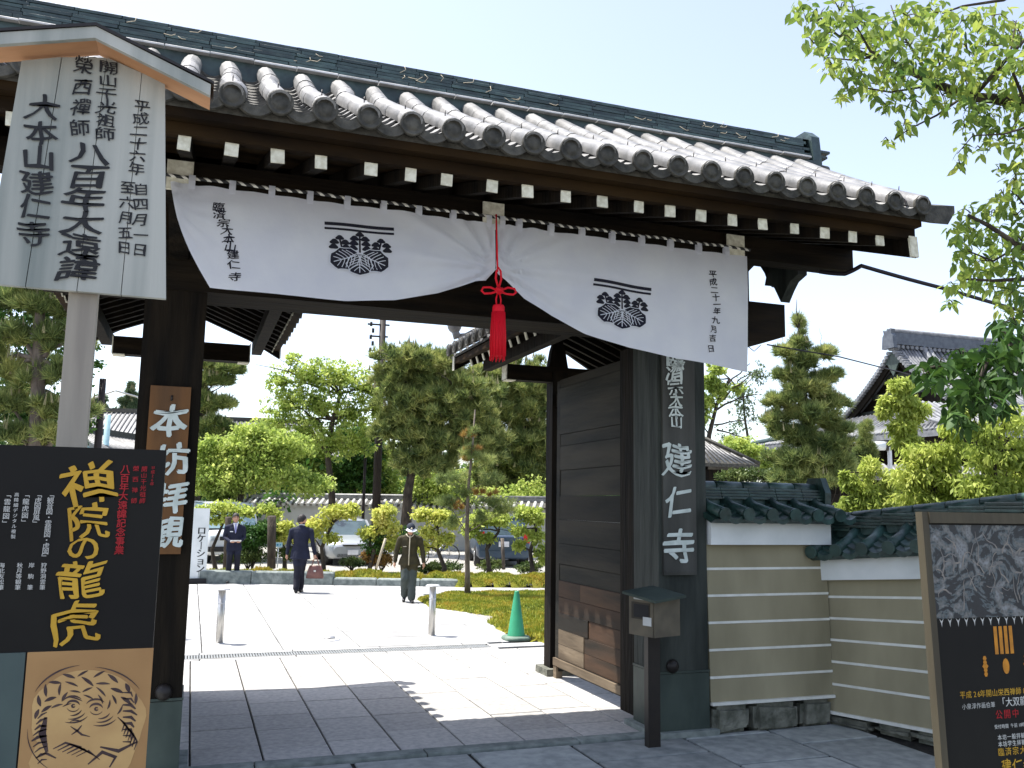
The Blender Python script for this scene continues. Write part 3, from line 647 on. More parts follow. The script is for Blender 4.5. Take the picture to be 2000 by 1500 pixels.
# ---- small rear roofs over the open doors (ridge runs away from the viewer)
def rearroof(cx, sgn):
    """sgn=-1: the eave towards the opening is on the -x side"""
    y0, y1 = 7.95, 11.30
    def zq(e): return 4.70-.62*e+.03*e*e
    for s in (-1, 1):
        mb = MB(); mb.bar((cx+s*1.12, (y0+y1)/2, 3.87), (cx, (y0+y1)/2, 4.30), .05, .02); mb.v = []; mb.f = []; mb.m = []; mb.sm = []
        mb.loft([[(cx+s*1.08, y, 3.865), (cx, y, 4.27), (cx, y, 4.30), (cx+s*1.08, y, 3.895)] for y in (y0, y1-.18)], smooth=False); gpart(mb, 'soffit_board', M['darkwood'])
        mb = MB(); mb.box((cx+s*1.06, (y0+y1)/2-.05, 3.87), (.07, y1-y0, .07)); gpart(mb, 'eave_board', M['soffit'])
        rf = MB(); rf.bar((cx+s*.99, 0, 3.80), (cx, 0, 4.20), .06, .075); rm = rf.mesh('rafter', M['darkwood']); rf.fixn(rm)
        pe = MB(); pe.box((0, 0, 0), (.012, .05, .085)); pm = pe.mesh('end_plate', M['whitepaint'])
        y = 8.02
        while y < 10.75:
            o = place('rafter', rm, gate, TRS((0, y, 0))); place('end_plate', pm, o, TRS((cx+s*.996, y, 3.795), (0, s*.3, 0))); y += .248
        mb = MB(); mb.box((cx+s*.80, 9.35, 3.76), (.11, 2.7, .13)); o = gpart(mb, 'purlin', M['darkwood'])
        mb = MB(); mb.box((cx+s*.80, 7.995, 3.76), (.112, .012, .132)); gpart(mb, 'end_plate', M['whitepaint'], parent=o)
        # gable board at the far end and near end
        for yy in (y1-.14, y0+.02):
            top = [(s*e, zq(e)-.11) for e in (0, .4, .8, 1.1)]; bot = [(a, b-.20) for a, b in top][::-1]
            mb = MB(); mb.prism(top+bot, (cx, yy, 0), (1, 0, 0), (0, 0, 1), (0, .06, 0)); o = gpart(mb, 'gable_board', M['darkwood'])
            mb = MB(); mb.box((cx+s*1.108, yy+.03, zq(1.1)-.21), (.014, .062, .19)); gpart(mb, 'end_plate', M['whitepaint'], parent=o)
        # tile bed, rolls with end discs, pans
        mb = MB(); mb.loft([[(cx+s*1.11, y, zq(1.11)-.10), (cx+s*.6, y, zq(.6)-.07), (cx, y, zq(0)-.06), (cx, y, zq(0)-.15), (cx+s*1.11, y, zq(1.11)-.135)] for y in (y0, y1)], smooth=False); gpart(mb, 'roof_body', M['tiledark'])
        y = y1-.06; k = 0
        while y > 8.0:
            mb = MB(); mb.tube([(cx+s*1.16, y, zq(1.16)), (cx+s*.66, y, zq(.66)), (cx+s*.02, y, zq(0))], [.068, .066, .066], 12); o = gpart(mb, 'roll_tile', M['tile'])
            place('eave_disc', DISC, o, TRS((cx+s*1.165, y, zq(1.16)), (0, s*pi/2, 0)))
            mb = MB(); r_ = [[(cx+s*e, y-PIT*(.18+.64*q/6), zq(e)-.03-.04*(1-(2*q/6-1)**2)) for q in range(7)] for e in (1.12, .9, .6, .3, 0)]
            mb.loft(r_, closed=False, caps=False, smooth=False); mb.loft([r_[0], [(a, b, c-.045) for a, b, c in r_[0]]], closed=False, caps=False, smooth=False); gpart(mb, 'pan_tile', M['tile'])
            y -= PIT
    mb = MB(); mb.box((cx, 9.5, 4.62), (.26, 3.2, .06)); mb.box((cx, 9.5, 4.68), (.22, 3.2, .05)); mb.tube([(cx, 7.9, 4.72), (cx, 11.1, 4.72)], .08, 10); gpart(mb, 'ridge_tile', M['ridgetile'])
    # corner demon-less finial: round boss with a curled horn
    for s in (-1, 1):
        ex, ez = cx+s*1.0, zq(1.0)+.10; yf = 11.22
        mb = MB(); mb.bar((cx+s*.1, yf, zq(.1)+.05), (ex, yf, ez-.03), .12, .10); mb.ell((ex+s*.10, yf, ez+.16), (.10, .10, .12), 12, 8); mb.tube([(ex+s*.05, yf, ez-.02), (ex+s*.10, yf, ez+.09)], [.06, .045], 8)
        mb.tube([(ex+s*.04, yf, ez+.0), (ex-s*.10, yf, ez+.02), (ex-s*.20, yf, ez+.11), (ex-s*.24, yf, ez+.17)], [.04, .05, .045, .012], 8)
        gpart(mb, 'roof_finial', M['tile'])
    # rear post, its stone and beams
    px = 4.25 if sgn < 0 else 2*GX-4.25
    mb = MB(); mb.box((px, 10.3, 1.86), (.20, .20, 3.6)); gpart(mb, 'rear_post', M['darkwood'])
    mb = MB(); mb.box((px, 10.3, .03), (.36, .36, .10), j=.01); gpart(mb, 'base_stone', M['oldstone'])
    mb = MB(); mb.box((px, 10.3, 3.63), (1.40, .17, .19)); o = gpart(mb, 'cross_beam', M['darkwood_x'])
    for s in (-1, 1):
        mb = MB(); mb.box((px+s*.703, 10.3, 3.64), (.012, .172, .20)); mb.box((px+s*.64, 10.3, 3.531), (.12, .172, .01)); gpart(mb, 'end_plate', M['whitepaint'], parent=o)
    mb = MB(); mb.box((px, 9.0, 3.30), (.11, 2.4, .16)); gpart(mb, 'tie_beam', M['darkwood'])
    mb = MB(); mb.prism([(-.13, 3.73), (.13, 3.73), (.09, 3.95), (.04, 4.1), (-.04, 4.1), (-.09, 3.95)], (px, 10.25, 0), (1, 0, 0), (0, 0, 1), (0, .1, 0)); gpart(mb, 'strut', M['darkwood'])
rearroof(4.25, -1); rearroof(2*GX-4.25, 1)

# ---- doors, opened inward along the side of the opening
def door(x, s, patch):
    mb = MB(); mb.box((x+s*.05, 7.99, 1.80), (.07, .14, 3.40)); mb.box((x+s*.05, 10.03, 1.80), (.07, .10, 3.44)); mb.box((x+s*.05, 9.0, .175), (.075, 2.10, .11)); mb.box((x+s*.05, 9.0, 3.48), (.07, 2.0, .10))
    dr = gpart(mb, 'door', M['plankshade'])
    mb = MB(); mb.box((x+s*.03, 10.03, .06), (.08, .09, .15)); gpart(mb, 'door_foot', M['greyplank'], parent=dr)
    mb = MB(); mb.box((x+s*.0, 9.02, .185), (.03, 2.12, .085)); gpart(mb, 'bottom_rail', M['greyplank'], parent=dr)
    z = 3.43
    hs = [.44, .20, .33, .30, .28, .27, .20, .23, .21, .19, .19, .17, .16, .04]; zb = [3.43]
    for zz in (2.86, 2.72, 2.43, 2.12, 1.84, 1.56, 1.32, 1.13, .94, .76, .57, .40, .235): 
        mb = MB(); cut = 9.0+rnd.uniform(-.6, .6)
        if zz in (.40, .235) and patch: segs = [(8.06, 9.25, M['plank']), (9.26, 9.98, M['greyplank'])]
        elif zz in (.94, .57): segs = [(8.06, cut, M['plank']), (cut+.008, 9.98, M['plank'])]
        else: segs = [(8.06, 9.98, M['plank'])]
        if zz > .95: segs = [(a, b, M['plankshade']) for a, b, _ in segs]  # shaded copy on the upper boards, warm lit brown stays below
        for a, b, mm in segs:
            mb = MB(); th = rnd.uniform(.022, .034); mb.cham((0, 0, 0), (th*2, b-a, z-zz-.0035), .004)
            me = mb.mesh('plank', mm); mb.fixn(me)
            place('plank', me, dr, TRS((x+s*.045, (a+b)/2, (z+zz)/2), (rnd.uniform(-.003, .003), 0, 0)))
        z = zz
door(4.15, 1, True); door(2*GX-4.15, -1, False)
# ================================================================ CURTAIN
CY = 6.325
def cy(X, z):
    """cloth relief: folds run out from the gathered point"""
    px, pz = 2.09, 3.80; dx, dz = X-px, z-pz; r = sqrt(dx*dx+dz*dz)+.02; a = atan2(dz, abs(dx)+1e-4)
    f = math.exp(-r/1.0)*(.022*sin(a*16+.6)+.012*sin(a*29+1))*min(1, r/.15)
    lx, lz = X+.26, z-4.0; rl = sqrt(lx*lx+lz*lz)
    f += .016*math.exp(-rl/.5)*sin(atan2(lz, lx)*14)
    f += .030*sin(X*2.1+.5)*(4.17-z)*.8 + .006*sin(X*6.3+z*3) + .010*sin(X*9.5+z*4.2+1.3)*(4.17-z)
    return CY-f - .05*(4.17-z)
def lerp(a, b, t): return a+(b-a)*t
def interp(P, t):
    for i in range(len(P)-1):
        if t <= P[i+1][0] or i == len(P)-2:
            k = (t-P[i][0])/(P[i+1][0]-P[i][0]); k = max(0, min(1, k)); return P[i][1]+(P[i+1][1]-P[i][1])*k
def ztop(X): return 4.155+.003*cos((X-.02)*2*pi/.268)-.010*(X-2)/2
BOTL = [(.0, 3.44), (.25, 3.43), (.45, 3.43), (.62, 3.47), (.78, 3.56), (.92, 3.68), (.965, 3.70), (1.0, 3.79)]
BOTR = [(.0, 3.78), (.03, 3.72), (.1, 3.58), (.2, 3.46), (.33, 3.345), (.5, 3.255), (.68, 3.20), (.86, 3.165), (1, 3.135)]
nor = thing('door_curtain', 'long white curtain with black crests tied up in the middle under the gate eave', 'curtain', (2.05, CY, 4.17))
def half(x0, x1, bx0, bx1, bot, n=90, m=26):
    mb = MB()
    for i in range(n+1):
        u = i/n; tx = lerp(x0, x1, u); bx = lerp(bx0, bx1, u); bz = interp(bot, u)
        for j in range(m+1):
            v = j/m; X = lerp(tx, bx, v); z = lerp(ztop(tx), bz, v)
            if x0 < 0: X += .05*sin(v*pi)*(1-u)**4*(-1)
            mb.v.append((X, cy(X, z), z))
    for i in range(n):
        for j in range(m):
            a = i*(m+1)+j; mb.f.append((a, a+1, a+m+2, a+m+1)); mb.m.append(0); mb.sm.append(True)
    # hem line turned back
    return mb.build('cloth_panel', M['cloth'], nor, fix=False)
half(-.27, 2.075, .03, 2.09, BOTL); half(2.085, 4.355, 2.095, 4.315, BOTR)
k = 0
for X in [-.13+.268*i for i in range(17)]+[2.03, 2.14]:
    if abs(X-2.03) > .12 or X in (2.03, 2.14):
        mb = MB(); z0 = ztop(X)-.012; mb.loft([[(X-.022, y, z), (X+.022, y, z)] for y, z in ((CY-.004, z0-.02), (CY-.012, z0+.035), (CY-.005, z0+.078), (CY+.03, z0+.07), (CY+.032, z0))], closed=False, caps=False, smooth=False)
        mb.build('hanging_loop', M['cloth'], nor, fix=False)
P3 = lambda X, z, o=.007: (X, cy(X, z)-o, z)
mb = MB()
def curved_text(mb, txt, pts, size, sx=1.0):     # pts: pixel positions of each character in the photograph, on the cloth
    for ch, (px, py) in zip(txt, pts):
        c = onY(px, py, CY-.03); letters(mb, ch, lambda a, b: P3(c.x+a, c.z+b), size, 0, bold=.020, brush=.10, sx=sx)
curved_text(mb, '臨済宗大本山建仁寺', [(427, 403), (429, 418), (437, 435), (443, 450), (446, 467), (450, 482), (455, 497), (457, 517), (459, 541)], .068, 1.25)
curved_text(mb, '平成二十一年九月吉日', [(1394, 534), (1394, 550), (1396, 566), (1399, 580), (1401, 594), (1401, 607), (1398, 625), (1393, 643), (1389, 661), (1384, 682)], .066, 1.15)
mb.build('lettering', M['inkblue'], nor, kind='stuff')
# paulownia-like crest of flat dyed shapes under a double bar
def crest(c0, tilt, squash, sc=1.0):
    blk = MB(); wht = MB()
    ct, st = cos(tilt), sin(tilt)
    def T(a, b, o): a, b = a*sc, b*sc*squash; return P3(c0.x+a*ct-b*st, c0.z+a*st+b*ct, o)
    def blob(mb, pts, o): mb.add([T(a, b, o) for a, b in pts], [tuple(range(len(pts)))])
    def fan(mb, cx, cy_, fn, o, n=28):
        ps = [fn(2*pi*i/n) for i in range(n)]; mb.add([T(cx, cy_, o)]+[T(cx+a, cy_+b, o) for a, b in ps], [(0, i+1, (i+1) % n+1) for i in range(n)])
    def flower(cx, cy_, r, rot=0): fan(blk, cx, cy_, lambda t: (r*(1+.16*cos(3*t+rot))*cos(t)*1.15, r*.8*(1+.16*cos(3*t+rot))*sin(t)), .007)
    def line(mb, pts, w, o):
        for (a, b), (c, d) in zip(pts[:-1], pts[1:]):
            L = sqrt((c-a)**2+(d-b)**2)+1e-6; nx, ny = -(d-b)/L*w/2, (c-a)/L*w/2
            mb.add([T(a+nx, b+ny, o), T(c+nx, d+ny, o), T(c-nx, d-ny, o), T(a-nx, b-ny, o)], [(0, 1, 2, 3)])
    for b in (.155, .115): line(blk, [(-.235+.47*i/8, b+.016*sin(i*.8)*.2) for i in range(9)], .026 if b > .13 else .018, .007)
    for cx, h, n in ((-.135, .045, 2), (0, .085, 3), (.145, .045, 2)):
        flower(cx, h, .024, pi/2); line(blk, [(cx, h-.01), (cx*.85, -.065)], .012, .007)
        for k in range(n):
            for s in (-1, 1): flower(cx+s*(.036+.005*k), h-.036-.040*k, .026, pi/2)
    for (ax, ay, ang, L, wd) in ((-.01, -.085, pi+.38, .20, .085), (.01, -.085, -.38, .20, .085), (0, -.075, -pi/2, .17, .085)):
        def leaf(t, ax=ax, ay=ay, ang=ang, L=L, wd=wd):
            u = L/2+L/2*cos(t)*(1+.03*cos(9*t)); v = wd*sin(t)*(1+.09*cos(8*t)); return (u*cos(ang)-v*sin(ang)-0, u*sin(ang)+v*cos(ang))
        pts = [leaf(2*pi*i/40) for i in range(40)]; cx = ax+L/2*cos(ang); cc = (cx, ay+L/2*sin(ang))
        blk.add([T(*cc, .008)]+[T(ax+p[0], ay+p[1], .008) for p in pts], [(0, i+1, (i+1) % 40+1) for i in range(40)])
        line(wht, [(ax+L*q*cos(ang), ay+L*q*sin(ang)) for q in (.05, .35, .65, .88)], .007, .012)
        for k in range(1, 6):
            for s in (-1, 1):
                q = .12*k; pts = []
                for w in (0, .35, .7, 1):
                    u = L*(q+.22*w); v = s*wd*.82*sin(pi*min(1, q+.22))*w**.8; pts.append((ax+u*cos(ang)-v*sin(ang), ay+u*sin(ang)+v*cos(ang)))
                line(wht, pts, .0055, .012)
        line(wht, [(ax+p[0], ay+p[1]) for p in [leaf(2*pi*i/24) for i in range(25)]], .006, .0125)
    e = blk.build('crest', M['inkblue'], nor, fix=False); wht.build('crest_vein', M['cloth'], e, fix=False)
c1 = onY(703, 478, CY-.03); crest(c1, .03, .86, 1.08)
c2 = onY(1214, 590, CY-.03); crest(c2, -.07, .86, 1.08)
# twisted rope carrying the curtain
mb = MB(); mb.tube([(x, CY+.012, 4.215+.004*sin(x*11)) for x in [-.9+.1*i for i in range(54)]], .013, 8); rp = mb.build('curtain_rope', M['rope']); tag(rp, 'black and white twisted rope threaded through the curtain loops', 'rope')
# red cord with bow knot and tassel
tas = thing('tassel_cord', 'red silk cord with bow knot and long tassel hanging at the curtain middle', 'tassel', (2.09, 6.24, 4.2))
mb = MB(); mb.tube([(2.078, CY-.03, 4.22), (2.083, CY-.045, 4.0), (2.088, CY-.06, 3.76)], .0065, 6); mb.build('cord', M['red'], tas)
yk = 6.24
def loop(pts, name, r=.0085): mb = MB(); mb.tube(pts, r, 7); mb.build(name, M['red'], tas)
loop([(2.088, yk, 3.63), (2.066, yk, 3.70), (2.072, yk, 3.76), (2.088, yk, 3.785), (2.104, yk, 3.76), (2.110, yk, 3.70), (2.09, yk, 3.62)], 'bow_loop')
loop([(2.08, yk-.01, 3.605), (2.02, yk-.01, 3.625), (1.965, yk-.01, 3.618), (1.952, yk-.01, 3.592), (1.975, yk-.01, 3.572), (2.03, yk-.01, 3.580), (2.08, yk-.01, 3.600)], 'bow_loop')
loop([(2.10, yk-.01, 3.605), (2.16, yk-.01, 3.635), (2.215, yk-.01, 3.632), (2.228, yk-.01, 3.605), (2.205, yk-.01, 3.585), (2.15, yk-.01, 3.585), (2.10, yk-.01, 3.600)], 'bow_loop')
mb = MB(); mb.ell((2.09, yk-.012, 3.605), (.034, .02, .03), 12, 8, jit=.08); mb.tube([(2.065, yk-.03, 3.62), (2.09, yk-.036, 3.605), (2.115, yk-.03, 3.59)], .009, 6); mb.tube([(2.065, yk-.03, 3.59), (2.09, yk-.034, 3.605), (2.115, yk-.03, 3.62)], .009, 6); mb.build('knot', M['red'], tas)
loop([(2.082, yk, 3.59), (2.072, yk, 3.54), (2.075, yk, 3.50)], 'cord', .006); loop([(2.098, yk, 3.59), (2.110, yk, 3.54), (2.108, yk, 3.50)], 'cord', .006)
mb = MB(); mb.lathe([(.012, .0), (.040, -.005), (.046, -.02), (.047, -.07), (.052, -.36), (.050, -.39)], (2.092, yk, 3.50), 18)
for i in range(46):
    a = 2*pi*i/46; r = .050+.004*(i % 3); x, y = 2.092+r*cos(a), yk+r*sin(a)
    mb.tube([(2.092+.048*cos(a), yk+.048*sin(a), 3.44), (x, y, 3.25), (x+.003*sin(i*7), y, 3.105-.012*(i % 4))], .0045, 4)
mb.build('tassel', M['red'], tas)

# ================================================================ NAME BOARDS ON THE PILLARS
def board(name, lab, x0, x1, z0, z1, y, m, th=.03):
    t = thing(name, lab, 'sign board', ((x0+x1)/2, y, z0)); mb = MB(); mb.box(((x0+x1)/2, y-th/2, (z0+z1)/2), (x1-x0, th, z1-z0)); 
    mb.build('board', m, t); return t
nb = board('name_board', 'tall narrow dark grey board with big white temple characters on the right pillar', 4.035, 4.375, 1.40, 3.70, 7.255, M['boardgrey'])
mb = MB(); mb.box((4.205, 7.222, 1.43), (.31, .006, .02)); mb.build('board_rim', M['boardgrey'], nb)
mb = MB(); yy = 7.219
fr = lambda px, py: (lambda p: frame((p.x, yy, p.z), (1, 0, 0), (0, 0, 1), (0, -1, 0), .004))(onY(px, py, yy))
for ch, p, s in (('臨', (1317, 700), .19), ('濟', (1319, 724), .205), ('宗', (1319, 755), .17), ('大', (1320, 780), .15), ('本', (1320, 803), .16), ('山', (1321, 823), .14), ('建', (1322, 897), .33), ('仁', (1325, 977), .29), ('寺', (1328, 1067), .33)):
    letters(mb, ch, fr(*p), s, 0, bold=.020, brush=.10)
mb.build('lettering', M['letterwhite'], nb)
nb2 = board('name_board', 'orange-brown narrow board with white characters on the left pillar', -.345, -.055, 1.60, 2.86, 7.255, M['boardbrown'])
mb = MB()
for ch, p, s in (('本', (333, 820), .26), ('坊', (338, 897), .25), ('拝', (334, 972), .25), ('観', (326, 1040), .25)): letters(mb, ch, fr(*p), s, 0, bold=.032, brush=.08)
mb.build('lettering', M['letterwhite'], nb2)
mb = MB(); mb.tube([(-.19, 7.222, 2.79), (-.19, 7.215, 2.75)], .008, 6); mb.build('nail', M['darkmetal'], nb2)

# ================================================================ PALE WOODEN NOTICE BOARD WITH ITS SMALL ROOF
ky = 3.8
ks_ = thing('notice_board', 'pale weathered wooden notice board with brush writing under a little gabled roof', 'notice board', (-.45, ky, 0))
mb = MB()
XB = [(-.742, -.80), (-.60, -.655), (-.435, -.475), (-.30, -.315), (-.208, -.146)]      # top x, bottom x of each plank edge
for i in range(4):
    (a, A), (b, B) = XB[i], XB[i+1]
    zt = [3.80-abs((x+.47))*.30 for x in (a, b)]
    mb = MB(); mb.prism([(A+.0015, 2.808), (B-.0015, 2.808), (b-.0015, zt[1]), (a+.0015, zt[0])], (0, ky+rnd.uniform(-.002, .002), 0), (1, 0, 0), (0, 0, 1), (0, .03, 0)); mb.build('plank', M['signwood'], ks_)
mb = MB(); mb.box((-.455, ky+.065, 1.75), (.105, .06, 3.5)); mb.build('post', M['postwood'], ks_)
for s, xe, ze in ((1, -.028, 3.682), (-1, -.93, 3.715)):
    xp, zp_ = -.468, 3.845
    mb = MB(); mb.loft([[(xp, y, zp_-.034), (xe, y, ze-.034), (xe, y, ze), (xp, y, zp_)] for y in (ky-.11, ky+.035)], smooth=False); r_ = mb.build('roof_board', M['warmlitwood'], ks_)
    mb = MB(); mb.loft([[(xp, y, zp_-.044), (xe-s*.0, y, ze-.044), (xe, y, ze+.004), (xp, y, zp_+.004)] for y in (ky-.135, ky-.111)], smooth=False); mb.build('fascia', M['signwood'], r_)
    mb = MB(); mb.loft([[(xp, y, zp_+.005), (xe+s*.012, y, ze+.005), (xe+s*.012, y, ze+.016), (xp, y, zp_+.018)] for y in (ky-.142, ky+.045)], smooth=False); mb.build('roof_cover', M['darkmetal'], r_)
mb = MB(); ky2 = ky-.003
fk = lambda px, py: (lambda p: frame((p.x, ky2, p.z), (1, 0, 0), (0, 0, 1), (0, -1, 0), .003))(onY(px, py, ky2))
def run(txt, p0, p1, size, bold=.013, sx=1.0, brush=.10):
    n = len(txt)
    for i, ch in enumerate(txt):
        t = i/(n-1) if n > 1 else 0
        letters(mb, ch, fk(lerp(p0[0], p1[0], t), lerp(p0[1], p1[1], t)), size, 0, bold=bold, sx=sx, brush=brush)
run('平成二十六年', (277, 207), (266, 330), .056, sx=1.2); run('自四月一日', (276, 370), (273, 488), .056, sx=1.1); run('至六月五日', (250, 366), (243, 484), .056, sx=1.05)
run('開山千光祖師', (213, 132), (205, 262), .058, sx=1.35); run('榮西禪師', (163, 128), (156, 250), .076)
run('八百年大遠諱', (176, 300), (152, 524), .106, .020, sx=1.5); run('大本山建仁寺', (84, 210), (64, 455), .104, .018, sx=1.2)
mb.build('lettering', M['ink'], ks_, kind='stuff')

# ================================================================ POSTER BOARDS
py0 = 3.0
pb = thing('poster_board', 'large black exhibition poster board with gold characters and a tan beast painting', 'poster', (-.5, py0, 0))
mb = MB(); mb.box((-.585, py0+.03, 1.305), (1.0, .055, 1.70)); mb.build('board', M['black'], pb)
mb = MB()
for x in (-1.0, -.16): mb.box((x, py0+.09, .75), (.04, .04, 1.5)); mb.box((x, py0+.05, .03), (.05, .5, .05))
mb.build('stand', M['darkmetal'], pb)
mb = MB(); mb.box((-.2535, py0, 1.19), (.342, .006, .726)); pt = mb.build('picture', M['tan'], pb)
mb = MB(); mb.box((-.757, py0, 1.19), (.655, .006, .726)); mb.build('picture', M['teal'], pb)
# a striped beast, only curved brush strokes (plain stand-in)
mb = MB(); bp2 = [onY(172+112*cos(radians(a))*(1+.03*sin(a*.13)), 1402+94*sin(radians(a)), py0) for a in range(150, 395, 9)]+[onY(255, 1490, py0), onY(232, 1530, py0), onY(70, 1530, py0), onY(56, 1490, py0)]
mb.add([(p.x, py0-.0038, p.z) for p in bp2], [tuple(range(len(bp2)))]); mb.build('painted_body', M['tanlight'], pt)
mb = MB()
def strk(pts, w, o=.0045):
    n = len(pts)
    L = []
    for i, (px, py) in enumerate(pts):
        p = onY(px, py, py0); a = Vector((p.x, 0, p.z)); L.append(a)
    for i in range(n):
        d = (L[min(i+1, n-1)]-L[max(i-1, 0)]).normalized(); nn = Vector((-d.z, 0, d.x)); ww = w*sin(pi*(i+.35)/(n-.3))*.5
        mb.v += [tuple(L[i]+nn*ww+Vector((0, py0-o, 0))), tuple(L[i]-nn*ww+Vector((0, py0-o, 0)))]
    k = len(mb.v)-2*n
    for i in range(n-1): mb.f.append((k+2*i, k+2*i+1, k+2*i+3, k+2*i+2)); mb.m.append(0); mb.sm.append(False)
def arc(cx, cy_, rx, ry, a0, a1, w, n=9): strk([(cx+rx*cos(radians(lerp(a0, a1, i/(n-1)))), cy_+ry*sin(radians(lerp(a0, a1, i/(n-1))))) for i in range(n)], w)
arc(172, 1390, 114, 92, 205, 262, .005, 12); arc(176, 1390, 112, 88, 275, 330, .004, 12); arc(150, 1430, 96, 86, 120, 185, .003, 12)
rb = random.Random(9)
for ring, (rx, ry, w) in enumerate(((100, 78, .011), (82, 62, .010), (64, 46, .008), (48, 32, .006))):
    a0 = 172+ring*9
    while a0 < 345:
        l = rb.uniform(11, 17)+ring*3; q = rb.uniform(-.25, .25); n_ = 7; sk = rb.choice((-1, 1))*rb.uniform(3, 9)
        strk([(172+(rx+sk*(i/6-.5)*2)*cos(radians(a0+l*i/6)), 1392+(ry+sk*(i/6-.5)*2)*sin(radians(a0+l*i/6))) for i in range(n_)], w*rb.uniform(.6, 1.2)); a0 += l+rb.uniform(3, 8)
for i in range(9): y = 1395+i*11; strk([(62+abs(i-4)*3, y+8), (74+abs(i-4)*2, y), (92, y-2+rb.uniform(-3, 3))], .007*rb.uniform(.7, 1.4)); strk([(268-abs(i-3)*3, 1360+i*12), (256, 1352+i*12), (240, 1352+i*12)], .010*rb.uniform(.6, 1.2))
for cx, cy_ in ((188, 1384), (143, 1378)):
    arc(cx, cy_, 13, 10, 190, 350, .007, 10); arc(cx, cy_, 13, 11, 20, 160, .003, 10); arc(cx+1, cy_, 3, 3, 0, 340, .006, 8)
    for k in range(3): arc(cx+(6 if cx > 160 else -4), cy_+2, 22+k*9, 17+k*7, 20+k*8, 95+k*6, .005)
    arc(cx, cy_-3, 21, 16, 205, 320, .006)
strk([(138, 1418), (150, 1426), (160, 1434), (176, 1438)], .006); strk([(160, 1416), (152, 1426), (140, 1434)], .006); arc(148, 1412, 12, 6, 200, 340, .004)
for i in range(6): strk([(104+i*9, 1462+i*3), (128+i*9, 1450+i*3), (160+i*7, 1458+i*5)], .006*rb.uniform(.7, 1.3))
for i in range(7): strk([(230+i*5, 1400+i*5), (244+i*4, 1412+i*6), (238+i*4, 1428+i*6)], .007*rb.uniform(.6, 1.2))
strk([(196, 1458), (232, 1466), (268, 1448)], .011); strk([(172, 1492), (200, 1468), (226, 1478), (214, 1498)], .012); strk([(90, 1400), (83, 1432), (92, 1468)], .020); strk([(70, 1480), (90, 1470), (110, 1480)], .008)
mb.build('brush_stroke', M['stripe'], pt, fix=False)
mb = MB(); yq = py0-.001
fp = lambda px, py: (lambda p: frame((p.x, yq, p.z), (1, 0, 0), (0, 0, 1), (0, -1, 0), .0025))(onY(px, py, yq))
def runp(mb, txt, p0, p1, size, bold=.01, brush=.05, sx=1):
    n = len(txt)
    for i, ch in enumerate(txt):
        t = i/(n-1) if n > 1 else 0; letters(mb, ch, fp(lerp(p0[0], p1[0], t), lerp(p0[1], p1[1], t)), size, 0, bold=bold, brush=brush, sx=sx)
for ch, p, s in (('禅', (177, 945), .138), ('院', (171, 1018), .110), ('の', (167, 1070), .085), ('龍', (160, 1131), .118), ('虎', (148, 1216), .128)): letters(mb, ch, fp(*p), s, 0, bold=.013, brush=.14, sx=1.12)
mb.build('gold_lettering', M['gold'], pb)
mb = MB(); runp(mb, '八百年大遠諱記念事業', (245, 916), (233, 1074), .028, .02); runp(mb, '榮西禅師', (266, 915), (262, 978), .018); runp(mb, '開山千光祖師', (282, 916), (278, 978), .018); runp(mb, '平成26年', (299, 914), (297, 945), .012)
mb.build('red_lettering', M['redprint'], pb, kind='stuff')
mb = MB(); runp(mb, '「観音図・雲龍図・虎図」', (100, 966), (88, 1088), .019, .008, 0); runp(mb, '「虎図屏風」', (76, 966), (70, 1022), .019, .008, 0); runp(mb, '「龍虎図」', (52, 966), (48, 1020), .019, .008, 0)
runp(mb, '高精細デジタル複製', (33, 966), (26, 1048), .013, .01, 0); runp(mb, '「雲龍図」', (16, 966), (11, 1022), .019, .008, 0)
runp(mb, '狩野洞雲筆', (86, 1104), (83, 1147), .016, .01, 0); runp(mb, '岸駒筆', (62, 1104), (59, 1147), .016, .01, 0); runp(mb, '秋月等観筆', (39, 1104), (35, 1147), .016, .01, 0); runp(mb, '海北友松筆', (4, 1104), (2, 1147), .016, .01, 0)
mb.build('white_lettering', M['whiteprint'], pb, kind='stuff')
# framed poster stand on the right, leaning slightly back
ny = 4.2; NB = Vector((4.05, ny, 0))
rotN = Euler((radians(-2.6), 0, 0)).to_matrix()
def nP(a, z, o=0.0): return Vector((4.05+a, ny, 2.0)) + rotN @ Vector((0, -o, z-2.0))
fs_ = thing('poster_stand', 'tan wooden framed poster stand with a grey swirling picture above gold and white writing', 'poster stand', (4.5, ny, 0))
W_ = 1.02
def npart(name, a0, a1, z0, z1, o0, o1, m, par=None):
    mb = MB(); mb.v = [tuple(nP(a, z, o)) for a in (a0, a1) for o in (o0, o1) for z in (z0, z1)]
    mb.f = [(0, 1, 3, 2), (4, 6, 7, 5), (0, 4, 5, 1), (2, 3, 7, 6), (0, 2, 6, 4), (1, 5, 7, 3)]; mb.m = [0]*6; mb.sm = [False]*6
    return mb.build(name, m, par or fs_)
npart('frame_side', 0, .046, .28, 2.0, -.03, .022, M['framewood']); npart('frame_side', W_-.046, W_, .28, 2.0, -.03, .022, M['framewood'])
npart('frame_rail', .047, W_-.047, 1.935, 1.999, -.04, .03, M['framewood']); npart('frame_rail', .047, W_-.047, .28, .40, -.04, .03, M['framewood'])
for a in (.0, W_-.06): npart('leg', a, a+.06, 0.05, .28, -.04, .02, M['framewood']); npart('foot', a, a+.06, 0.0, .05, -.25, .25, M['framewood'])
pn = npart('panel', .047, W_-.047, .40, 1.935, -.02, .0, M['black']); npart('picture', .060, W_-.060, 1.385, 1.925, .0, .004, M['swirl'], pn)
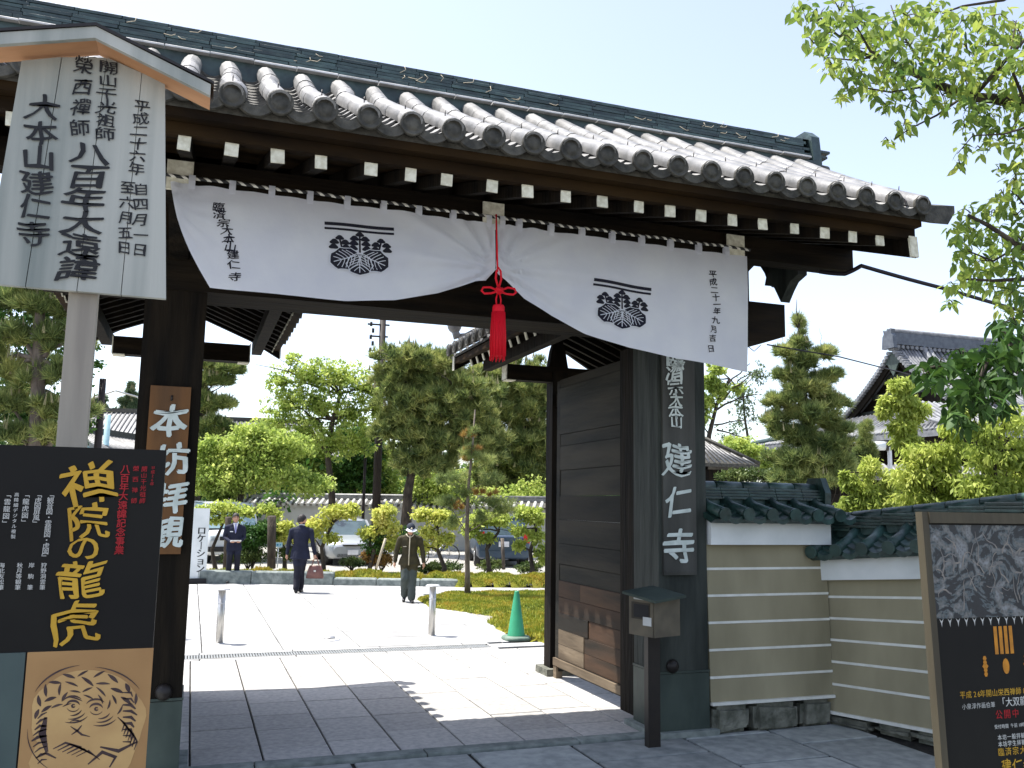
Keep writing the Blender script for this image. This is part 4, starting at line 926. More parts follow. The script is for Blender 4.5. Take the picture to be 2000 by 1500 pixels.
# pale branching strokes, a lantern and hanging ornaments in the print
mb = MB()
def nstroke(pts, w, o=.0055):
    P_ = [nP(a, z, o) for a, z in pts]; n = len(P_); k = len(mb.v)
    for i in range(n):
        d = (P_[min(i+1, n-1)]-P_[max(i-1, 0)]).normalized(); q = d.cross(Vector((0, -1, 0))).normalized()*w*(.5-.35*i/n); mb.v += [tuple(P_[i]+q), tuple(P_[i]-q)]
    for i in range(n-1): mb.f.append((k+2*i, k+2*i+1, k+2*i+3, k+2*i+2)); mb.m.append(0); mb.sm.append(False)
r2 = random.Random(5)
for i in range(34):
    a, z = r2.uniform(.12, .9), r2.uniform(1.42, 1.80); th = r2.uniform(.2, 2.9); pts = [(a, z)]
    for k in range(6): th += r2.uniform(-.7, .7); a += .022*cos(th); z += .03*sin(th); pts.append((max(.09, min(.93, a)), min(1.905, z)))
    nstroke(pts, r2.uniform(.006, .013))
mb.build('pale_stroke', mat('pale_print_strokes', (.30, .26, .22), (.15, .15, .15), 12, .5), pn, fix=False)
mb = MB()
for a in (.50, .54, .58, .62): mb.add([tuple(nP(a+x, z, .002)) for x, z in ((-.015, 1.17), (.012, 1.17), (.014, 1.33), (-.012, 1.33))], [(0, 1, 2, 3)])
for a in (.40, .72):
    for k in range(5): mb.add([tuple(nP(a+.018*cos(t)*(1.3 if k == 2 else .8), 1.15-k*.022+.016*sin(t), .002)) for t in (0, 1.05, 2.1, 3.14, 4.2, 5.2)], [(0, 1, 2, 3, 4, 5)])
mb.add([tuple(nP(.56+.026*cos(t), 1.10+.045*sin(t), .002)) for t in [i*.52 for i in range(12)]], [tuple(range(12))])
mb.build('lantern_print', mat('orange_print', (.62, .25, .02), (.45, .18, .02), 20, .5), pn, fix=False)
mb = MB()
for i in range(14): a = .1+i*.062; mb.add([tuple(nP(a+x, z, .002)) for x, z in ((-.016, 1.385), (-.004, 1.36), (0, 1.335), (.004, 1.36), (.016, 1.385), (0, 1.37))], [(0, 1, 2, 3, 4, 5)])
mb.build('hanging_trim_print', M['whiteprint'], pn, fix=False)
fn = lambda a, z: (lambda x, y: nP(a+x, z+y, .0022))
mb = MB(); letters(mb, '平成26年開山栄西禅師800年大遠諱', fn(.21, .955), .044, .046, False, bold=.01); letters(mb, '臨済宗大本山', fn(.46, .625), .048, .056, False, bold=.01); mb.build('gold_lettering', M['gold'], pn, kind='stuff')
mb = MB(); letters(mb, '建仁寺', fn(.49, .545), .082, .085, False, bold=.012, brush=.06)
mb.build('gold_lettering', M['gold'], pn, kind='stuff')
mb = MB(); letters(mb, '小泉淳作画伯筆', fn(.215, .89), .034, .036, False, bold=.004)
for i, ch in enumerate('「大双龍図」'): letters(mb, ch, fn(.50+i*.056, .898), .056, 0, i in (), bold=.008)
letters(mb, '受付時間 午前10時より午後4時', fn(.44, .765), .026, .0275, False, bold=.012); letters(mb, '本坊一般拝観 500円', fn(.46, .705), .033, .036, False, bold=.014); letters(mb, '本坊学生拝観 300円', fn(.46, .668), .033, .036, False, bold=.014); mb.build('white_lettering', M['whiteprint'], pn, kind='stuff')
mb = MB(); letters(mb, '公開中', fn(.47, .832), .054, .064, False, bold=.012); mb.build('red_lettering', M['redprint'], pn)

# ================================================================ ROOFED WALLS BESIDE THE GATE
def roofed_wall(name, lab, A, B, zs, capz, linez, roofz, th=.46, shear=0.0):
    """A,B ends of the front face, zs ground; returns thing. Local x runs A->B, local y into the wall"""
    A, B = Vector((*A, 0)), Vector((*B, 0)); d = (B-A).normalized(); nrm = Vector((-d.y, d.x, 0)); L = (B-A).length
    t = thing(name, lab, 'wall', A+d*L/2)
    def P(x, y, z): return A+d*x+nrm*y+Vector((0, 0, z*(1+shear*x)))
    def pbox(nm, x0, x1, y0, y1, z0, z1, m, par=t, bat=0.0, z1b=None, z0b=None):
        mb = MB(); z1b = z1 if z1b is None else z1b; z0b = z0 if z0b is None else z0b
        mb.v = [tuple(p) for p in (P(x0, y0-bat, z0), P(x1, y0-bat, z0b), P(x1, y1+bat, z0b), P(x0, y1+bat, z0), P(x0, y0, z1), P(x1, y0, z1b), P(x1, y1, z1b), P(x0, y1, z1))]
        mb.f = [(3, 2, 1, 0), (4, 5, 6, 7), (0, 1, 5, 4), (1, 2, 6, 5), (2, 3, 7, 6), (3, 0, 4, 7)]; mb.m = [0]*6; mb.sm = [False]*6
        return mb.build(nm, m, par)
    cz0, cz1 = capz; bz = linez[-1]-.22
    BAT = .05
    body = pbox('wall_body', 0, L, 0, th, zs+bz, cz0+.02, M['ochre'], bat=BAT)
    for z in linez:
        k = (cz0-z)/(cz0-zs-bz)*BAT; pbox('plaster_line', -.002, L+.002, -k-.006, -k+.01, z-.011, z+.011, M['lineplaster'], body)
    pbox('plaster_line', 0, L, -BAT-.03, -BAT+.02, zs+bz-.02, zs+bz+.006, M['lineplaster'], body)
    pbox('plaster_eave', -.0, L+.0, -.09, th+.09, cz0, cz1, M['plaster'])
    x = 0; 
    while x < L-.05:      # footing stones, each rough
        l = min(rnd.uniform(.32, .6), L-x); hh_ = zs+bz-.022
        mb = MB(); R3 = Matrix((d, nrm, Vector((0, 0, 1)))).transposed(); mb.box(P(x+l/2, .20+rnd.uniform(-.03, .02), hh_/2-.01), (l-.015, .58, hh_+.02), R3, j=.022)
        o = mb.build('footing_stone', M['oldstone'], t); bvl(o, .045); x += l
    # tiled roof
    e0, e1, zb = roofz                # eave z, ridge base z, half depth
    hd = .46; mid = th/2
    for s in (-1, 1):
        mb = MB(); mb.loft([[P(x_, mid+s*hd, e0-.05), P(x_, mid+s*.05, e1-.05), P(x_, mid+s*.05, e1-.09), P(x_, mid+s*(hd-.06), e0-.085)] for x_ in (-.05, L+.05)], smooth=False); mb.build('roof_bed', M['walltile'], t)
        x = .04; 
        while x < L+.06:
            mb = MB(); mb.tube([P(x, mid+s*(hd+.03), e0), P(x, mid+s*hd*.5, lerp(e0, e1, .48)-.005), P(x, mid+s*.06, e1)], [.054, .052, .050], 12); o = mb.build('roll_tile', M['walltile'], t)
            if s < 0: mb = MB(); q = P(x, mid+s*(hd+.045), e0-.004); q2 = P(x, mid+s*(hd+.02), e0-.002); mb.tube([q, q2], [.060, .062], 16); mb.build('eave_disc', M['walltile'], o)
            for k in range(4 if s < 0 else 0):
                f0, f1 = k/4, (k+1.12)/4; r_ = []
                for f, zo in ((f0, .014), (f1, -.008)):
                    yy_ = mid+s*(hd+.01)*(1-f*.87); r_.append([P(x+.05+.155*q/6, yy_, lerp(e0, e1, f)-.022+zo-.035*(1-(2*q/6-1)**2)) for q in range(7)])
                mb = MB(); mb.loft(r_, closed=False, caps=False); mb.loft([r_[0], [p-Vector((0, 0, .02 if k else .05)) for p in r_[0]]], closed=False, caps=False, smooth=False); mb.build('pan_tile', M['walltile'], t)
            x += .255
    mb = MB(); mb.loft([[P(x_, mid-.10, e1-.06), P(x_, mid+.10, e1-.06), P(x_, mid+.07, e1+.11), P(x_, mid-.07, e1+.11)] for x_ in (-.05, L+.06)], smooth=False); mb.build('ridge_core', M['walltile'], t)
    for li in range(4):
        x = -.06; z = e1+.015+li*.028
        while x < L+.02:
            l = min(.31, L+.08-x); mb = MB(); R3 = Matrix((d, nrm, Vector((0, 0, 1)))).transposed(); mb.cham(P(x+l/2, mid, z), (l-.005, .26-.02*li, .023), .006, R3); mb.build('ridge_tile', M['walltile'], t); x += l
    x = -.06
    while x < L+.02:
        l = min(.30, L+.1-x); mb = MB(); mb.tube([P(x, mid, e1+.118), P(x+l-.01, mid, e1+.118)], [.058, .055], 14); mb.build('ridge_cap_tile', M['walltile'], t); x += l
    mb = MB(); R3 = Matrix((d, nrm, Vector((0, 0, 1)))).transposed(); mb.prism([(-.16, -.06), (.16, -.06), (.17, .05), (.10, .20), (-.10, .20), (-.17, .05)], P(L+.07, mid, e1+.03), nrm, (0, 0, 1), d*.07); mb.build('ridge_end_tile', M['walltile'], t)
    return t
def bvl(o, w):
    b = bmesh.new(); b.from_mesh(o.data); bmesh.ops.bevel(b, geom=b.edges[:], offset=w, segments=2, affect='EDGES'); b.to_mesh(o.data); b.free()
roofed_wall('boundary_wall', 'taller ochre wall with white lines and dark tiled cap joining the right pillar', (4.52, 7.30), (5.86, 7.30), 0, (1.67, 1.93), (1.447, 1.205, .963, .722, .481), (1.955, 2.09, 0))
roofed_wall('boundary_wall', 'lower ochre wall with white lines running behind the framed poster stand', (5.86, 7.36), (6.82, 4.98), -.03, (1.325, 1.56), (1.165, .965, .765, .565, .36), (1.60, 1.79, 0), shear=.062)
# shallow channel edge and kerb stones at the wall foot
# ================================================================ SMALL THINGS
mbx = thing('mail_box', 'bronze metal box on a dark post, with a slot window and white paper label', 'mailbox', (3.80, 7.02, 0))
mb = MB(); mb.box((3.80, 7.02, .50), (.115, .07, 1.02)); mb.build('post', M['darkmetal'], mbx)
th_ = radians(16); Rm = Matrix.Rotation(th_, 3, 'Z'); cb = Vector((3.80, 6.98, 1.085))
def bx(name, m, c, d, par=mbx, rot=None): mb = MB(); mb.box(cb+Rm @ Vector(c), d, Rm if rot is None else Rm @ rot); return mb.build(name, m, par)
fbody = bx('box_body', M['boxside'], (0, 0, 0), (.30, .30, .32))
bx('front_plate', M['box'], (-.0, -.153, 0), (.302, .008, .322), fbody); bx('side_plate', M['box'], (-.153, 0, 0), (.008, .29, .322), fbody)
fl_ = Rm
mbx_lid = bx('lid', M['copper'], (-.02, -.02, .178), (.37, .40, .022), mbx, Euler((radians(7), radians(-5), 0)).to_matrix())
bx('window_rim', M['boxside'], (-.159, 0, .045), (.006, .22, .14), fbody); bx('window', M['carblack'], (-.1625, -.01, .045), (.004, .18, .11), fbody)
bx('paper_label', M['whiteprint'], (-.166, -.085, -.035), (.003, .10, .07), fbody); bx('plate_label', M['whiteprint'], (-.163, .0, .145), (.003, .16, .016), fbody)
# bollards
def bollard(p, lab):
    t = thing('bollard', lab, 'bollard', (p.x, p.y, 0), 'steel bollards at the drain line')
    mb = MB(); mb.lathe([(.052, 0), (.052, .74)], (p.x, p.y, 0), 20); mb.build('post', M['steel'], t)
    mb = MB(); mb.lathe([(.05, .735), (.11, .745), (.112, .757), (.09, .768), (.01, .772)], (p.x, p.y, 0), 24); mb.build('cap', M['capsteel'], t)
    mb = MB(); mb.lathe([(.0535, .55), (.0535, .565)], (p.x, p.y, 0), 20, ); mb.build('band', M['capsteel'], t); 
    mb = MB(); mb.lathe([(.072, 0), (.072, .008), (.055, .010)], (p.x, p.y, 0), 20, ); mb.build('base_ring', M['capsteel'], t); return t
bollard(ground(428, 1257), 'left one of two slim steel bollards, standing alone on bright paving'); bollard(ground(843, 1242), 'steel bollard nearer the green cone, in front of the moss island')
p = ground(642, 1250); t = thing('ground_light', 'low round glass-domed light set in the bright paving between the bollards', 'ground light', (p.x, p.y, 0))
mb = MB(); mb.lathe([(.17, 0), (.17, .010), (.11, .022)], (p.x, p.y, 0), 28); mb.build('rim', M['capsteel'], t); mb = MB(); mb.lathe([(.10, .02), (.09, .045), (.05, .062), (.005, .066)], (p.x, p.y, 0), 20); mb.build('dome', M['steel'], t)
p = ground(1008, 1249); t = thing('traffic_cone', 'green traffic cone on a grey-green round base beside the open door', 'cone', (p.x, p.y, 0))
mb = MB(); mb.lathe([(.145, .05), (.13, .07), (.035, .70), (.028, .715), (.015, .718)], (p.x, p.y, 0), 28); mb.build('cone_body', M['green'], t)
mb = MB(); mb.lathe([(.205, 0), (.21, .012), (.205, .04), (.19, .055), (.15, .06), (.12, .062)], (p.x, p.y, 0), 32, sq=3.2); mb.build('base', M['conebase'], t)
# white standing sign
p = ground(388, 1139); q0 = onY(388, 1010, p.y)
t = thing('standing_sign', 'white standing sign with black vertical katakana beside the left pillar', 'sign', (p.x, p.y, 0))
mb = MB(); mb.box((p.x-.05, p.y, .95), (.42, .03, 1.72)); mb.build('panel', M['plaster'], t); mb = MB(); mb.box((p.x-.05, p.y+.05, .06), (.44, .30, .12)); mb.build('base', M['carblack'], t)
mb = MB()
for i, ch in enumerate('ロケーション'):
    c = onY(lerp(394, 391, i/5), lerp(1036, 1110, i/5), p.y-.018); letters(mb, ch, frame((c.x, p.y-.018, c.z), (1, 0, 0), (0, 0, 1), (0, -1, 0), .003), .215, 0, bold=.03)
mb.build('lettering', M['ink'], t)
# small blue notice on a stick
p = foot(543, 26); c = at(544, 1064, 26); t = thing('garden_sign', 'tiny pale blue sign on a thin stick in the planting behind the kerb', 'sign', p)
mb = MB(); mb.tube([(c.x, c.y, .1), (c.x, c.y, c.z)], .018, 6); mb.build('stick', M['plaster'], t); mb = MB(); mb.box((c.x, c.y-.02, c.z), (.22, .02, .14)); f = mb.build('plate', M['cyanblue'], t)
mb = MB(); mb.box((c.x-.03, c.y-.033, c.z), (.05, .004, .05)); mb.box((c.x+.05, c.y-.033, c.z), (.04, .004, .03)); mb.build('mark', mat('blue_mark', (.03, .2, .35)), f)
# bird on the last tile
p = Vector((5.46, 5.58, 4.44)); t = thing('bird', 'small grey bird perched tail up on the last roof tile at the corner', 'bird', p)
mb = MB(); mb.ell(p+Vector((0, 0, .045)), (.045, .03, .028), 12, 8, rot=Euler((0, .5, 0)).to_matrix()); mb.ell(p+Vector((.05, -.005, .035)), (.022, .02, .02), 10, 6); mb.build('body', M['birdgrey'], t)
mb = MB(); mb.loft([[p+Vector((-.025, y*.8, .055+z)) for y, z in ((-.014, 0), (.014, 0), (.014, .008), (-.014, .008))], [p+Vector((-.12, y, .115+z)) for y, z in ((-.018, 0), (.018, 0), (.018, .004), (-.018, .004))]], smooth=False); mb.build('tail', M['birdgrey'], t)
mb = MB(); mb.tube([p+Vector((.068, -.005, .033)), p+Vector((.088, -.006, .026))], [.006, .001], 6); mb.build('beak', M['darkmetal'], t)
for s in (-1, 1): mb = MB(); mb.tube([p+Vector((.0, s*.012, .03)), p+Vector((.004, s*.014, -.005))], .003, 5); mb.build('leg', M['darkmetal'], t)
# cables
def cable(name, lab, pts, r, sag=0.0, m=None, seg=14):
    out = []
    for a, b in zip(pts[:-1], pts[1:]):
        a, b = Vector(a), Vector(b)
        for i in range(seg): k = i/seg; q = a.lerp(b, k); q.z -= sag*4*k*(1-k); out.append(q)
    out.append(Vector(pts[-1])); mb = MB(); mb.tube(out, r, 6); o = mb.build(name, m or M['cable']); tag(o, lab, 'cable'); return o
pp = [Vector((5.54, 6.47, 4.16))]
cable('power_cable', 'thick dark cable running from the front purlin end out to the right', [Vector((5.20, 6.44, 4.13)), at(1650, 535, 7.9), at(1682, 519, 7.9), at(1850, 565, 8.4), at(2050, 622, 9.2), at(2600, 780, 11)], .019, .005)
cable('thin_cable', 'thin cable running from the lintel end across the conical pine', [(5.35, 7.45, 3.64), at(1640, 697, 9.5), at(1830, 745, 12), at(2150, 800, 18)], .007, .0)
cable('thin_cable', 'short loose wire loop hanging under the lintel end', [(5.05, 7.4, 3.62), (5.16, 7.4, 3.55), (5.24, 7.4, 3.62)], .004, .0, seg=4)
cable('thin_cable', 'overhead wire crossing behind the maple toward the tall pole', [at(385, 820, 38), at(560, 830, 39), at(735, 825, 40)], .03, .15)
cable('thin_cable', 'pale wire sagging between the short left pole and pillar', [at(175, 780, 25), at(225, 763, 25), at(285, 780, 26)], .025, .0, m=M['steel'])
# ================================================================ PEOPLE
def remesh_eval(mb, voxel):
    me = mb.mesh('tmp', []); o = bpy.data.objects.new('tmp', me); COL.objects.link(o)
    b = bmesh.new(); b.from_mesh(me); bmesh.ops.recalc_face_normals(b, faces=b.faces); b.to_mesh(me); b.free()
    m = o.modifiers.new('r', 'REMESH'); m.mode = 'VOXEL'; m.voxel_size = voxel
    m2 = o.modifiers.new('s', 'SMOOTH'); m2.iterations = 3; m2.factor = .5
    bpy.context.view_layer.update()
    r = bpy.data.meshes.new_from_object(o.evaluated_get(bpy.context.evaluated_depsgraph_get()))
    bpy.data.objects.remove(o); return r
class Fig:
    def __init__(s, base, ang, H): s.b = Vector(base); s.R = Matrix.Rotation(ang, 3, 'Z'); s.k = H/1.72; s.pr = []; s.mb = MB()
    def w(s, p): return s.b + s.R @ (Vector(p)*s.k)
    def cap(s, p, q, r1, r2, m, n=12):
        P, Q = s.w(p), s.w(q); r1 *= s.k; r2 *= s.k; d = (Q-P); L = d.length; d.normalize(); pts = []; rad = []
        for i in range(5): a = pi/2*(1-i/4); pts.append(P-d*r1*sin(a)); rad.append(max(r1*cos(a), .002))
        for i in range(5): a = pi/2*i/4; pts.append(Q+d*r2*sin(a)); rad.append(max(r2*cos(a), .002))
        s.mb.tube(pts, rad, n); s.pr.append((P, Q, r1, r2, m))
    def ell(s, c, r, m, rot=None):
        C_ = s.w(c); rr = Vector(r)*s.k; Rr = s.R if rot is None else s.R @ rot
        s.mb.ell(C_, rr, 16, 10, rot=Rr); s.pr.append((C_, C_, min(rr)*1.0, min(rr)*1.0, m))
    def rings(s, L, m):   # torso: (z, halfwidth, halfdepth, yoff, xoff)
        rg = []
        for z, a, b, yo, xo in L: rg.append([s.w((xo+a*cos(t), yo+b*sin(t), z)) for t in [2*pi*i/20 for i in range(20)]])
        s.mb.loft(rg)
        for i in range(len(L)-1):
            for q in (-.5, 0, .5): s.pr.append((s.w((L[i][4]+q*L[i][1], L[i][3], L[i][0])), s.w((L[i+1][4]+q*L[i+1][1], L[i+1][3], L[i+1][0])), L[i][2]*s.k, L[i+1][2]*s.k, m))
    def hand(s, wr, d, side, m='skin', curl=.5):
        wr, d = Vector(wr), Vector(d).normalized(); sdv = Vector((side, 0, 0)); sdv = (sdv-d*sdv.dot(d)).normalized(); up = d.cross(sdv)
        fw = Vector((0, 1, 0)); fw = (fw-d*fw.dot(d)).normalized()
        s.cap(wr, wr+d*.075, .024, .034, m)
        for i, (o, L) in enumerate(((-.028, .062), (-.009, .072), (.010, .068), (.028, .052))):
            a = wr+d*.085+fw*o; k = a+d*L*.5-sdv*L*curl*.15; s.cap(a, k, .0095, .009, m, 8); s.cap(k, k+d*L*.4-sdv*L*curl*.7, .009, .0075, m, 8)
        a = wr+d*.03+fw*.03; s.cap(a, a+d*.035+fw*.022-sdv*.01, .012, .009, m, 8)
    def finish(s, parent, mats, voxel=.0125):
        me = remesh_eval(s.mb, voxel); names = list(mats)
        for n in names: me.materials.append(mats[n])
        arr = [(P, Q-P, (Q-P).length_squared, r1, r2, names.index(m)) for P, Q, r1, r2, m in s.pr]
        for v in me.vertices:
            q = v.co*9; g = NZ.noise(Vector((q.x, q.y, q.z*.55))); v.co += v.normal*(.009*g+.004*NZ.noise(q*2.7)) if (v.co.z-s.b.z) < 1.42*s.k and (v.co.z-s.b.z) > .10 else Vector((0, 0, 0))
        import numpy as np
        nf = len(me.polygons); C_ = np.empty(nf*3); me.polygons.foreach_get('center', C_); C_ = C_.reshape(-1, 3); best = np.full(nf, 9.0); bi = np.zeros(nf, int)
        for P, d, l2, r1, r2, k in arr:
            q = C_-np.array(P); t = np.clip(q@np.array(d)/l2, 0, 1) if l2 > 1e-9 else np.zeros(nf); D = np.linalg.norm(q-t[:, None]*np.array(d), axis=1)-(r1+(r2-r1)*t)
            m_ = D < best; best[m_] = D[m_]; bi[m_] = k
        me.polygons.foreach_set('material_index', bi.astype(np.int32)); me.polygons.foreach_set('use_smooth', np.ones(nf, bool)); me.update()
        return place('body', me, parent)
def head(F, c, yaw=0.0, pitch=0.0):
    Rh = Matrix.Rotation(yaw, 3, 'Z') @ Matrix.Rotation(pitch, 3, 'X'); c = Vector(c); T = lambda p: c+Rh @ Vector(p)
    F.ell(c, (.078, .095, .112), 'skin', Rh); F.ell(T((0, .035, -.065)), (.052, .055, .052), 'skin', Rh)
    F.cap(T((0, .092, .005)), T((0, .106, -.022)), .011, .016, 'skin'); 
    for s in (-1, 1): F.ell(T((s*.079, -.004, -.012)), (.012, .02, .032), 'skin', Rh); 
    return T, Rh
def face(F, T, parent):
    for s in (-1, 1):
        mb = MB(); mb.ell(F.w(T((s*.032, .083, .012))), (.012*F.k, .008, .006), 8, 6); mb.build('eye', M['hair'], parent)
        mb = MB(); mb.tube([F.w(T((s*.018, .092, .032))), F.w(T((s*.048, .080, .034)))], .004, 5); mb.build('eyebrow', M['hair'], parent)
    mb = MB(); mb.tube([F.w(T((-.024, .080, -.055))), F.w(T((0, .088, -.057))), F.w(T((.024, .080, -.055)))], .0045, 5); mb.build('mouth', mat('lip', (.32, .10, .09)) if 'lip' not in M else M['lip'], parent)
def hairshell(F, T, Rh, parent, m, back=True, top=.012):
    mb = MB(); RR = F.R @ Rh; n, k = 20, 12; vs = []; rows = []
    for i in range(k):
        th = pi*.62*i/(k-1)
        for j in range(n):
            a = 2*pi*j/n; fr_ = cos(a-pi/2)       # +1 at the face side
            tt = th*(1-.42*max(0, fr_)**.7) if fr_ > 0 else th*(1+.08*-fr_)
            j2 = 1+rnd.uniform(-.02, .02)
            p = Vector(((.078+top)*sin(tt)*cos(a)*j2, (.095+top)*sin(tt)*sin(a)*j2-.004, (.112+top)*cos(tt)+.004)); vs.append(F.w(T(p)))
    fs = [(i*n+j, (i+1)*n+j, (i+1)*n+(j+1) % n, i*n+(j+1) % n) for i in range(k-1) for j in range(n)]
    mb.add(vs, fs, 0, True); mb.build('hair', m, parent)
PM = dict(jacket=M['suit'], trouser=M['trouser'], skin=M['skin'], shoe=M['shoe'])
M['lip'] = mat('lip_skin', (.32, .10, .09))
def torso(F, m, hip=.93, w=.19, flare=0.0, lean=0.0, low=.80):
    F.rings([(low, .185+flare, .125+flare*.6, 0, 0), (.92, .182+flare*.5, .122, 0, 0), (1.05, .160, .112, lean*.2, 0), (1.20, .178, .118, lean*.5, 0), (1.33, .192, .120, lean*.8, 0), (1.41, .180, .095, lean, 0), (1.455, .11, .075, lean*1.1, 0), (1.48, .065, .06, lean*1.2, 0)], m)
    for s in (-1, 1): F.cap((s*.15, lean*.8, 1.385), (s*.195, lean*.8, 1.37), .060, .060, m)
def foot_(F, p, yaw=0, lift=0):
    x, y, z = p; Rf = Matrix.Rotation(yaw, 3, 'Z')
    a = Vector((x, y, z+.045)); F.cap(a+Rf @ Vector((0, -.03, 0)), a+Rf @ Vector((0, .13, -.015-lift)), .040, .036, 'shoe')
# 1: attendant facing the viewer, holding a paper with both hands
b = ground(453, 1139); ang = atan2(-(CAMP.x-b.x), CAMP.y-b.y)
pr = thing('person', 'person in dark suit and lilac tie facing the viewer, holding a white paper', 'person', b)
F = Fig(b, ang+.12, 1.70); torso(F, 'jacket', low=.80, flare=.01)
F.cap((0, 0, 1.46), (0, .012, 1.54), .052, .05, 'skin'); T, Rh = head(F, (0, .02, 1.605), 0, -.05)
for s in (-1, 1):
    F.cap((s*.205, 0, 1.37), (s*.245, -.01, 1.12), .055, .046, 'jacket'); F.cap((s*.245, -.01, 1.12), (s*.125, .19, 1.03), .046, .036, 'jacket'); F.hand((s*.12, .195, 1.03), (-s*.75, .45, -.05), s, curl=1.0)
    F.cap((s*.09, 0, .90), (s*.095, .01, .50), .092, .070, 'trouser'); F.cap((s*.095, .01, .50), (s*.10, -.01, .10), .070, .062, 'trouser'); foot_(F, (s*.10, .0, 0), -s*.2)
F.finish(pr, PM); face(F, T, pr); hairshell(F, T, Rh, pr, M['hair'])
def vshape(F, parent, n0, ang_pts, nm, m):
    mb = MB(); mb.add([F.w(p) for p in ang_pts], [tuple(range(len(ang_pts)))]); mb.build(nm, m, parent)
mb = MB(); mb.loft([[F.w((x*(1.0-k*.95), .098+.030*sin(k*2.4)+(1-abs(x)/.06)*.012, 1.485-.26*k)) for x in (-.062, -.03, 0, .03, .062)] for k in (0, .25, .5, .75, 1)], closed=False, caps=False); mb.build('shirt', M['shirt'], pr)
mb = MB(); mb.loft([[F.w((x*w_, y, z)) for x in (-1, 0, 1)] for w_, y, z in ((.022, .118, 1.47), (.014, .128, 1.44), (.024, .142, 1.35), (.012, .148, 1.24))], closed=False, caps=False); mb.build('tie', M['tie'], pr)
mb = MB(); mb.box(F.w((.095, .128, 1.27)), (.075, .008, .022), Matrix.Rotation(ang, 3, 'Z')); mb.build('name_tag', M['shirt'], pr)
pap = MB(); pap.box(F.w((0, .275, 1.045)), (.26, .08, .004), F.R @ Euler((.55, 0, 0)).to_matrix()); o = pap.build('paper', M['shirt']); tag(o, 'white folded paper held level in the hands of the dark-suited attendant', 'paper')
# 2: man walking away with a bag, head turned to the right
b = ground(583, 1158); pr = thing('person', 'man in navy suit walking away from the viewer, carrying a brown bag', 'person', b)
F = Fig(b, -.28, 1.72); torso(F, 'jacket', low=.74, flare=.045)
F.cap((0, 0, 1.46), (0, .01, 1.54), .055, .052, 'skin'); T, Rh = head(F, (0, .015, 1.605), -1.0, -.05)
F.cap((-.215, 0, 1.36), (-.27, .0, 1.09), .060, .050, 'jacket'); F.cap((-.27, 0, 1.09), (-.30, .06, .86), .050, .042, 'jacket'); F.hand((-.305, .065, .84), (-.05, .1, -1), -1)
F.cap((.215, 0, 1.36), (.27, -.03, 1.09), .060, .050, 'jacket'); F.cap((.27, -.03, 1.09), (.31, .03, .87), .050, .042, 'jacket'); F.hand((.315, .035, .85), (.05, .05, -1), 1, curl=1.3)
F.cap((-.085, 0, .90), (-.06, .06, .50), .100, .078, 'trouser'); F.cap((-.06, .06, .50), (-.05, -.06, .11), .078, .070, 'trouser'); foot_(F, (-.05, -.06, .0), .1)
F.cap((.085, 0, .90), (.03, .08, .50), .100, .076, 'trouser'); F.cap((.03, .08, .50), (.02, .12, .11), .076, .068, 'trouser'); foot_(F, (.02, .12, 0), -.1)
F.finish(pr, PM); face(F, T, pr); hairshell(F, T, Rh, pr, M['hair'])
mb = MB(); rg = [[F.w((.068*cos(a), .01+.06*sin(a), z)) for a in [2*pi*i/16 for i in range(16)]] for z in (1.475, 1.505)]; mb.loft(rg, caps=False); mb.build('shirt_collar', M['shirt'], pr)
bp_ = F.w((.335, .07, .47)); bt = thing('handbag', 'glossy brown leather handbag hanging from the walking man\'s right hand', 'bag', (bp_.x, bp_.y, bp_.z-.16))
mb = MB(); RB = F.R @ Matrix.Rotation(radians(0), 3, 'Z'); rg = []
for z, hw, hd in ((-.155, .19, .06), (-.13, .195, .065), (.0, .175, .055), (.10, .14, .03), (.13, .125, .012)): rg.append([bp_+RB @ Vector((hw*(1 if c > 0 else -1)*abs(c)**.5, hd*(1 if s_ > 0 else -1)*abs(s_)**.5, z)) for c, s_ in [(cos(2*pi*i/20), sin(2*pi*i/20)) for i in range(20)]])
mb.loft(rg); mb.build('bag_body', M['bag'], bt)
for y in (-.03, .03): mb = MB(); mb.tube([bp_+RB @ Vector(p) for p in ((-.10, y, .07), (-.05, y*.8, .22), (-.015, 0, .315), (.015, 0, .315), (.05, y*.8, .22), (.10, y, .07))], .009, 6); mb.build('handle', M['bag'], bt)
mb = MB(); mb.box(bp_+RB @ Vector((0, -.062, .01)), (.05, .008, .04), RB); mb.build('buckle', M['chrome'], bt)
# 3: old man with cap walking toward the viewer, looking down
b = ground(797, 1176); ang = atan2(-(CAMP.x-b.x), CAMP.y-b.y)
pr = thing('person', 'man in olive jacket with pale piping and a navy cap, walking with his head bowed', 'person', b)
F = Fig(b, ang, 1.62); torso(F, 'jacket', low=.80, flare=.06, lean=.05)
F.cap((0, .06, 1.45), (-.005, .11, 1.52), .054, .052, 'skin'); T, Rh = head(F, (-.01, .135, 1.575), .15, -.50)
for s, dy in ((-1, .05), (1, -.03)):
    F.cap((s*.215, .04, 1.36), (s*.285, .0+dy*.5, 1.10), .066, .058, 'jacket'); F.cap((s*.285, dy*.5, 1.10), (s*.31, .05+dy, .88), .058, .048, 'jacket'); F.hand((s*.315, .055+dy, .865), (s*.03, .12, -1), s)
F.cap((-.09, 0, .88), (-.075, .05, .48), .108, .092, 'trouser'); F.cap((-.075, .05, .48), (-.07, .14, .12), .092, .088, 'trouser'); foot_(F, (-.075, .15, 0), .15)
F.cap((.09, 0, .88), (.085, .09, .50), .108, .092, 'trouser'); F.cap((.085, .09, .50), (.085, -.10, .16), .092, .085, 'trouser'); foot_(F, (.085, -.10, .05), -.1, lift=.05)
F.finish(pr, dict(jacket=M['olive'], trouser=M['greytrouser'], skin=M['skin'], shoe=M['shoe'])); face(F, T, pr)
mb = MB(); n = 20; vs = []
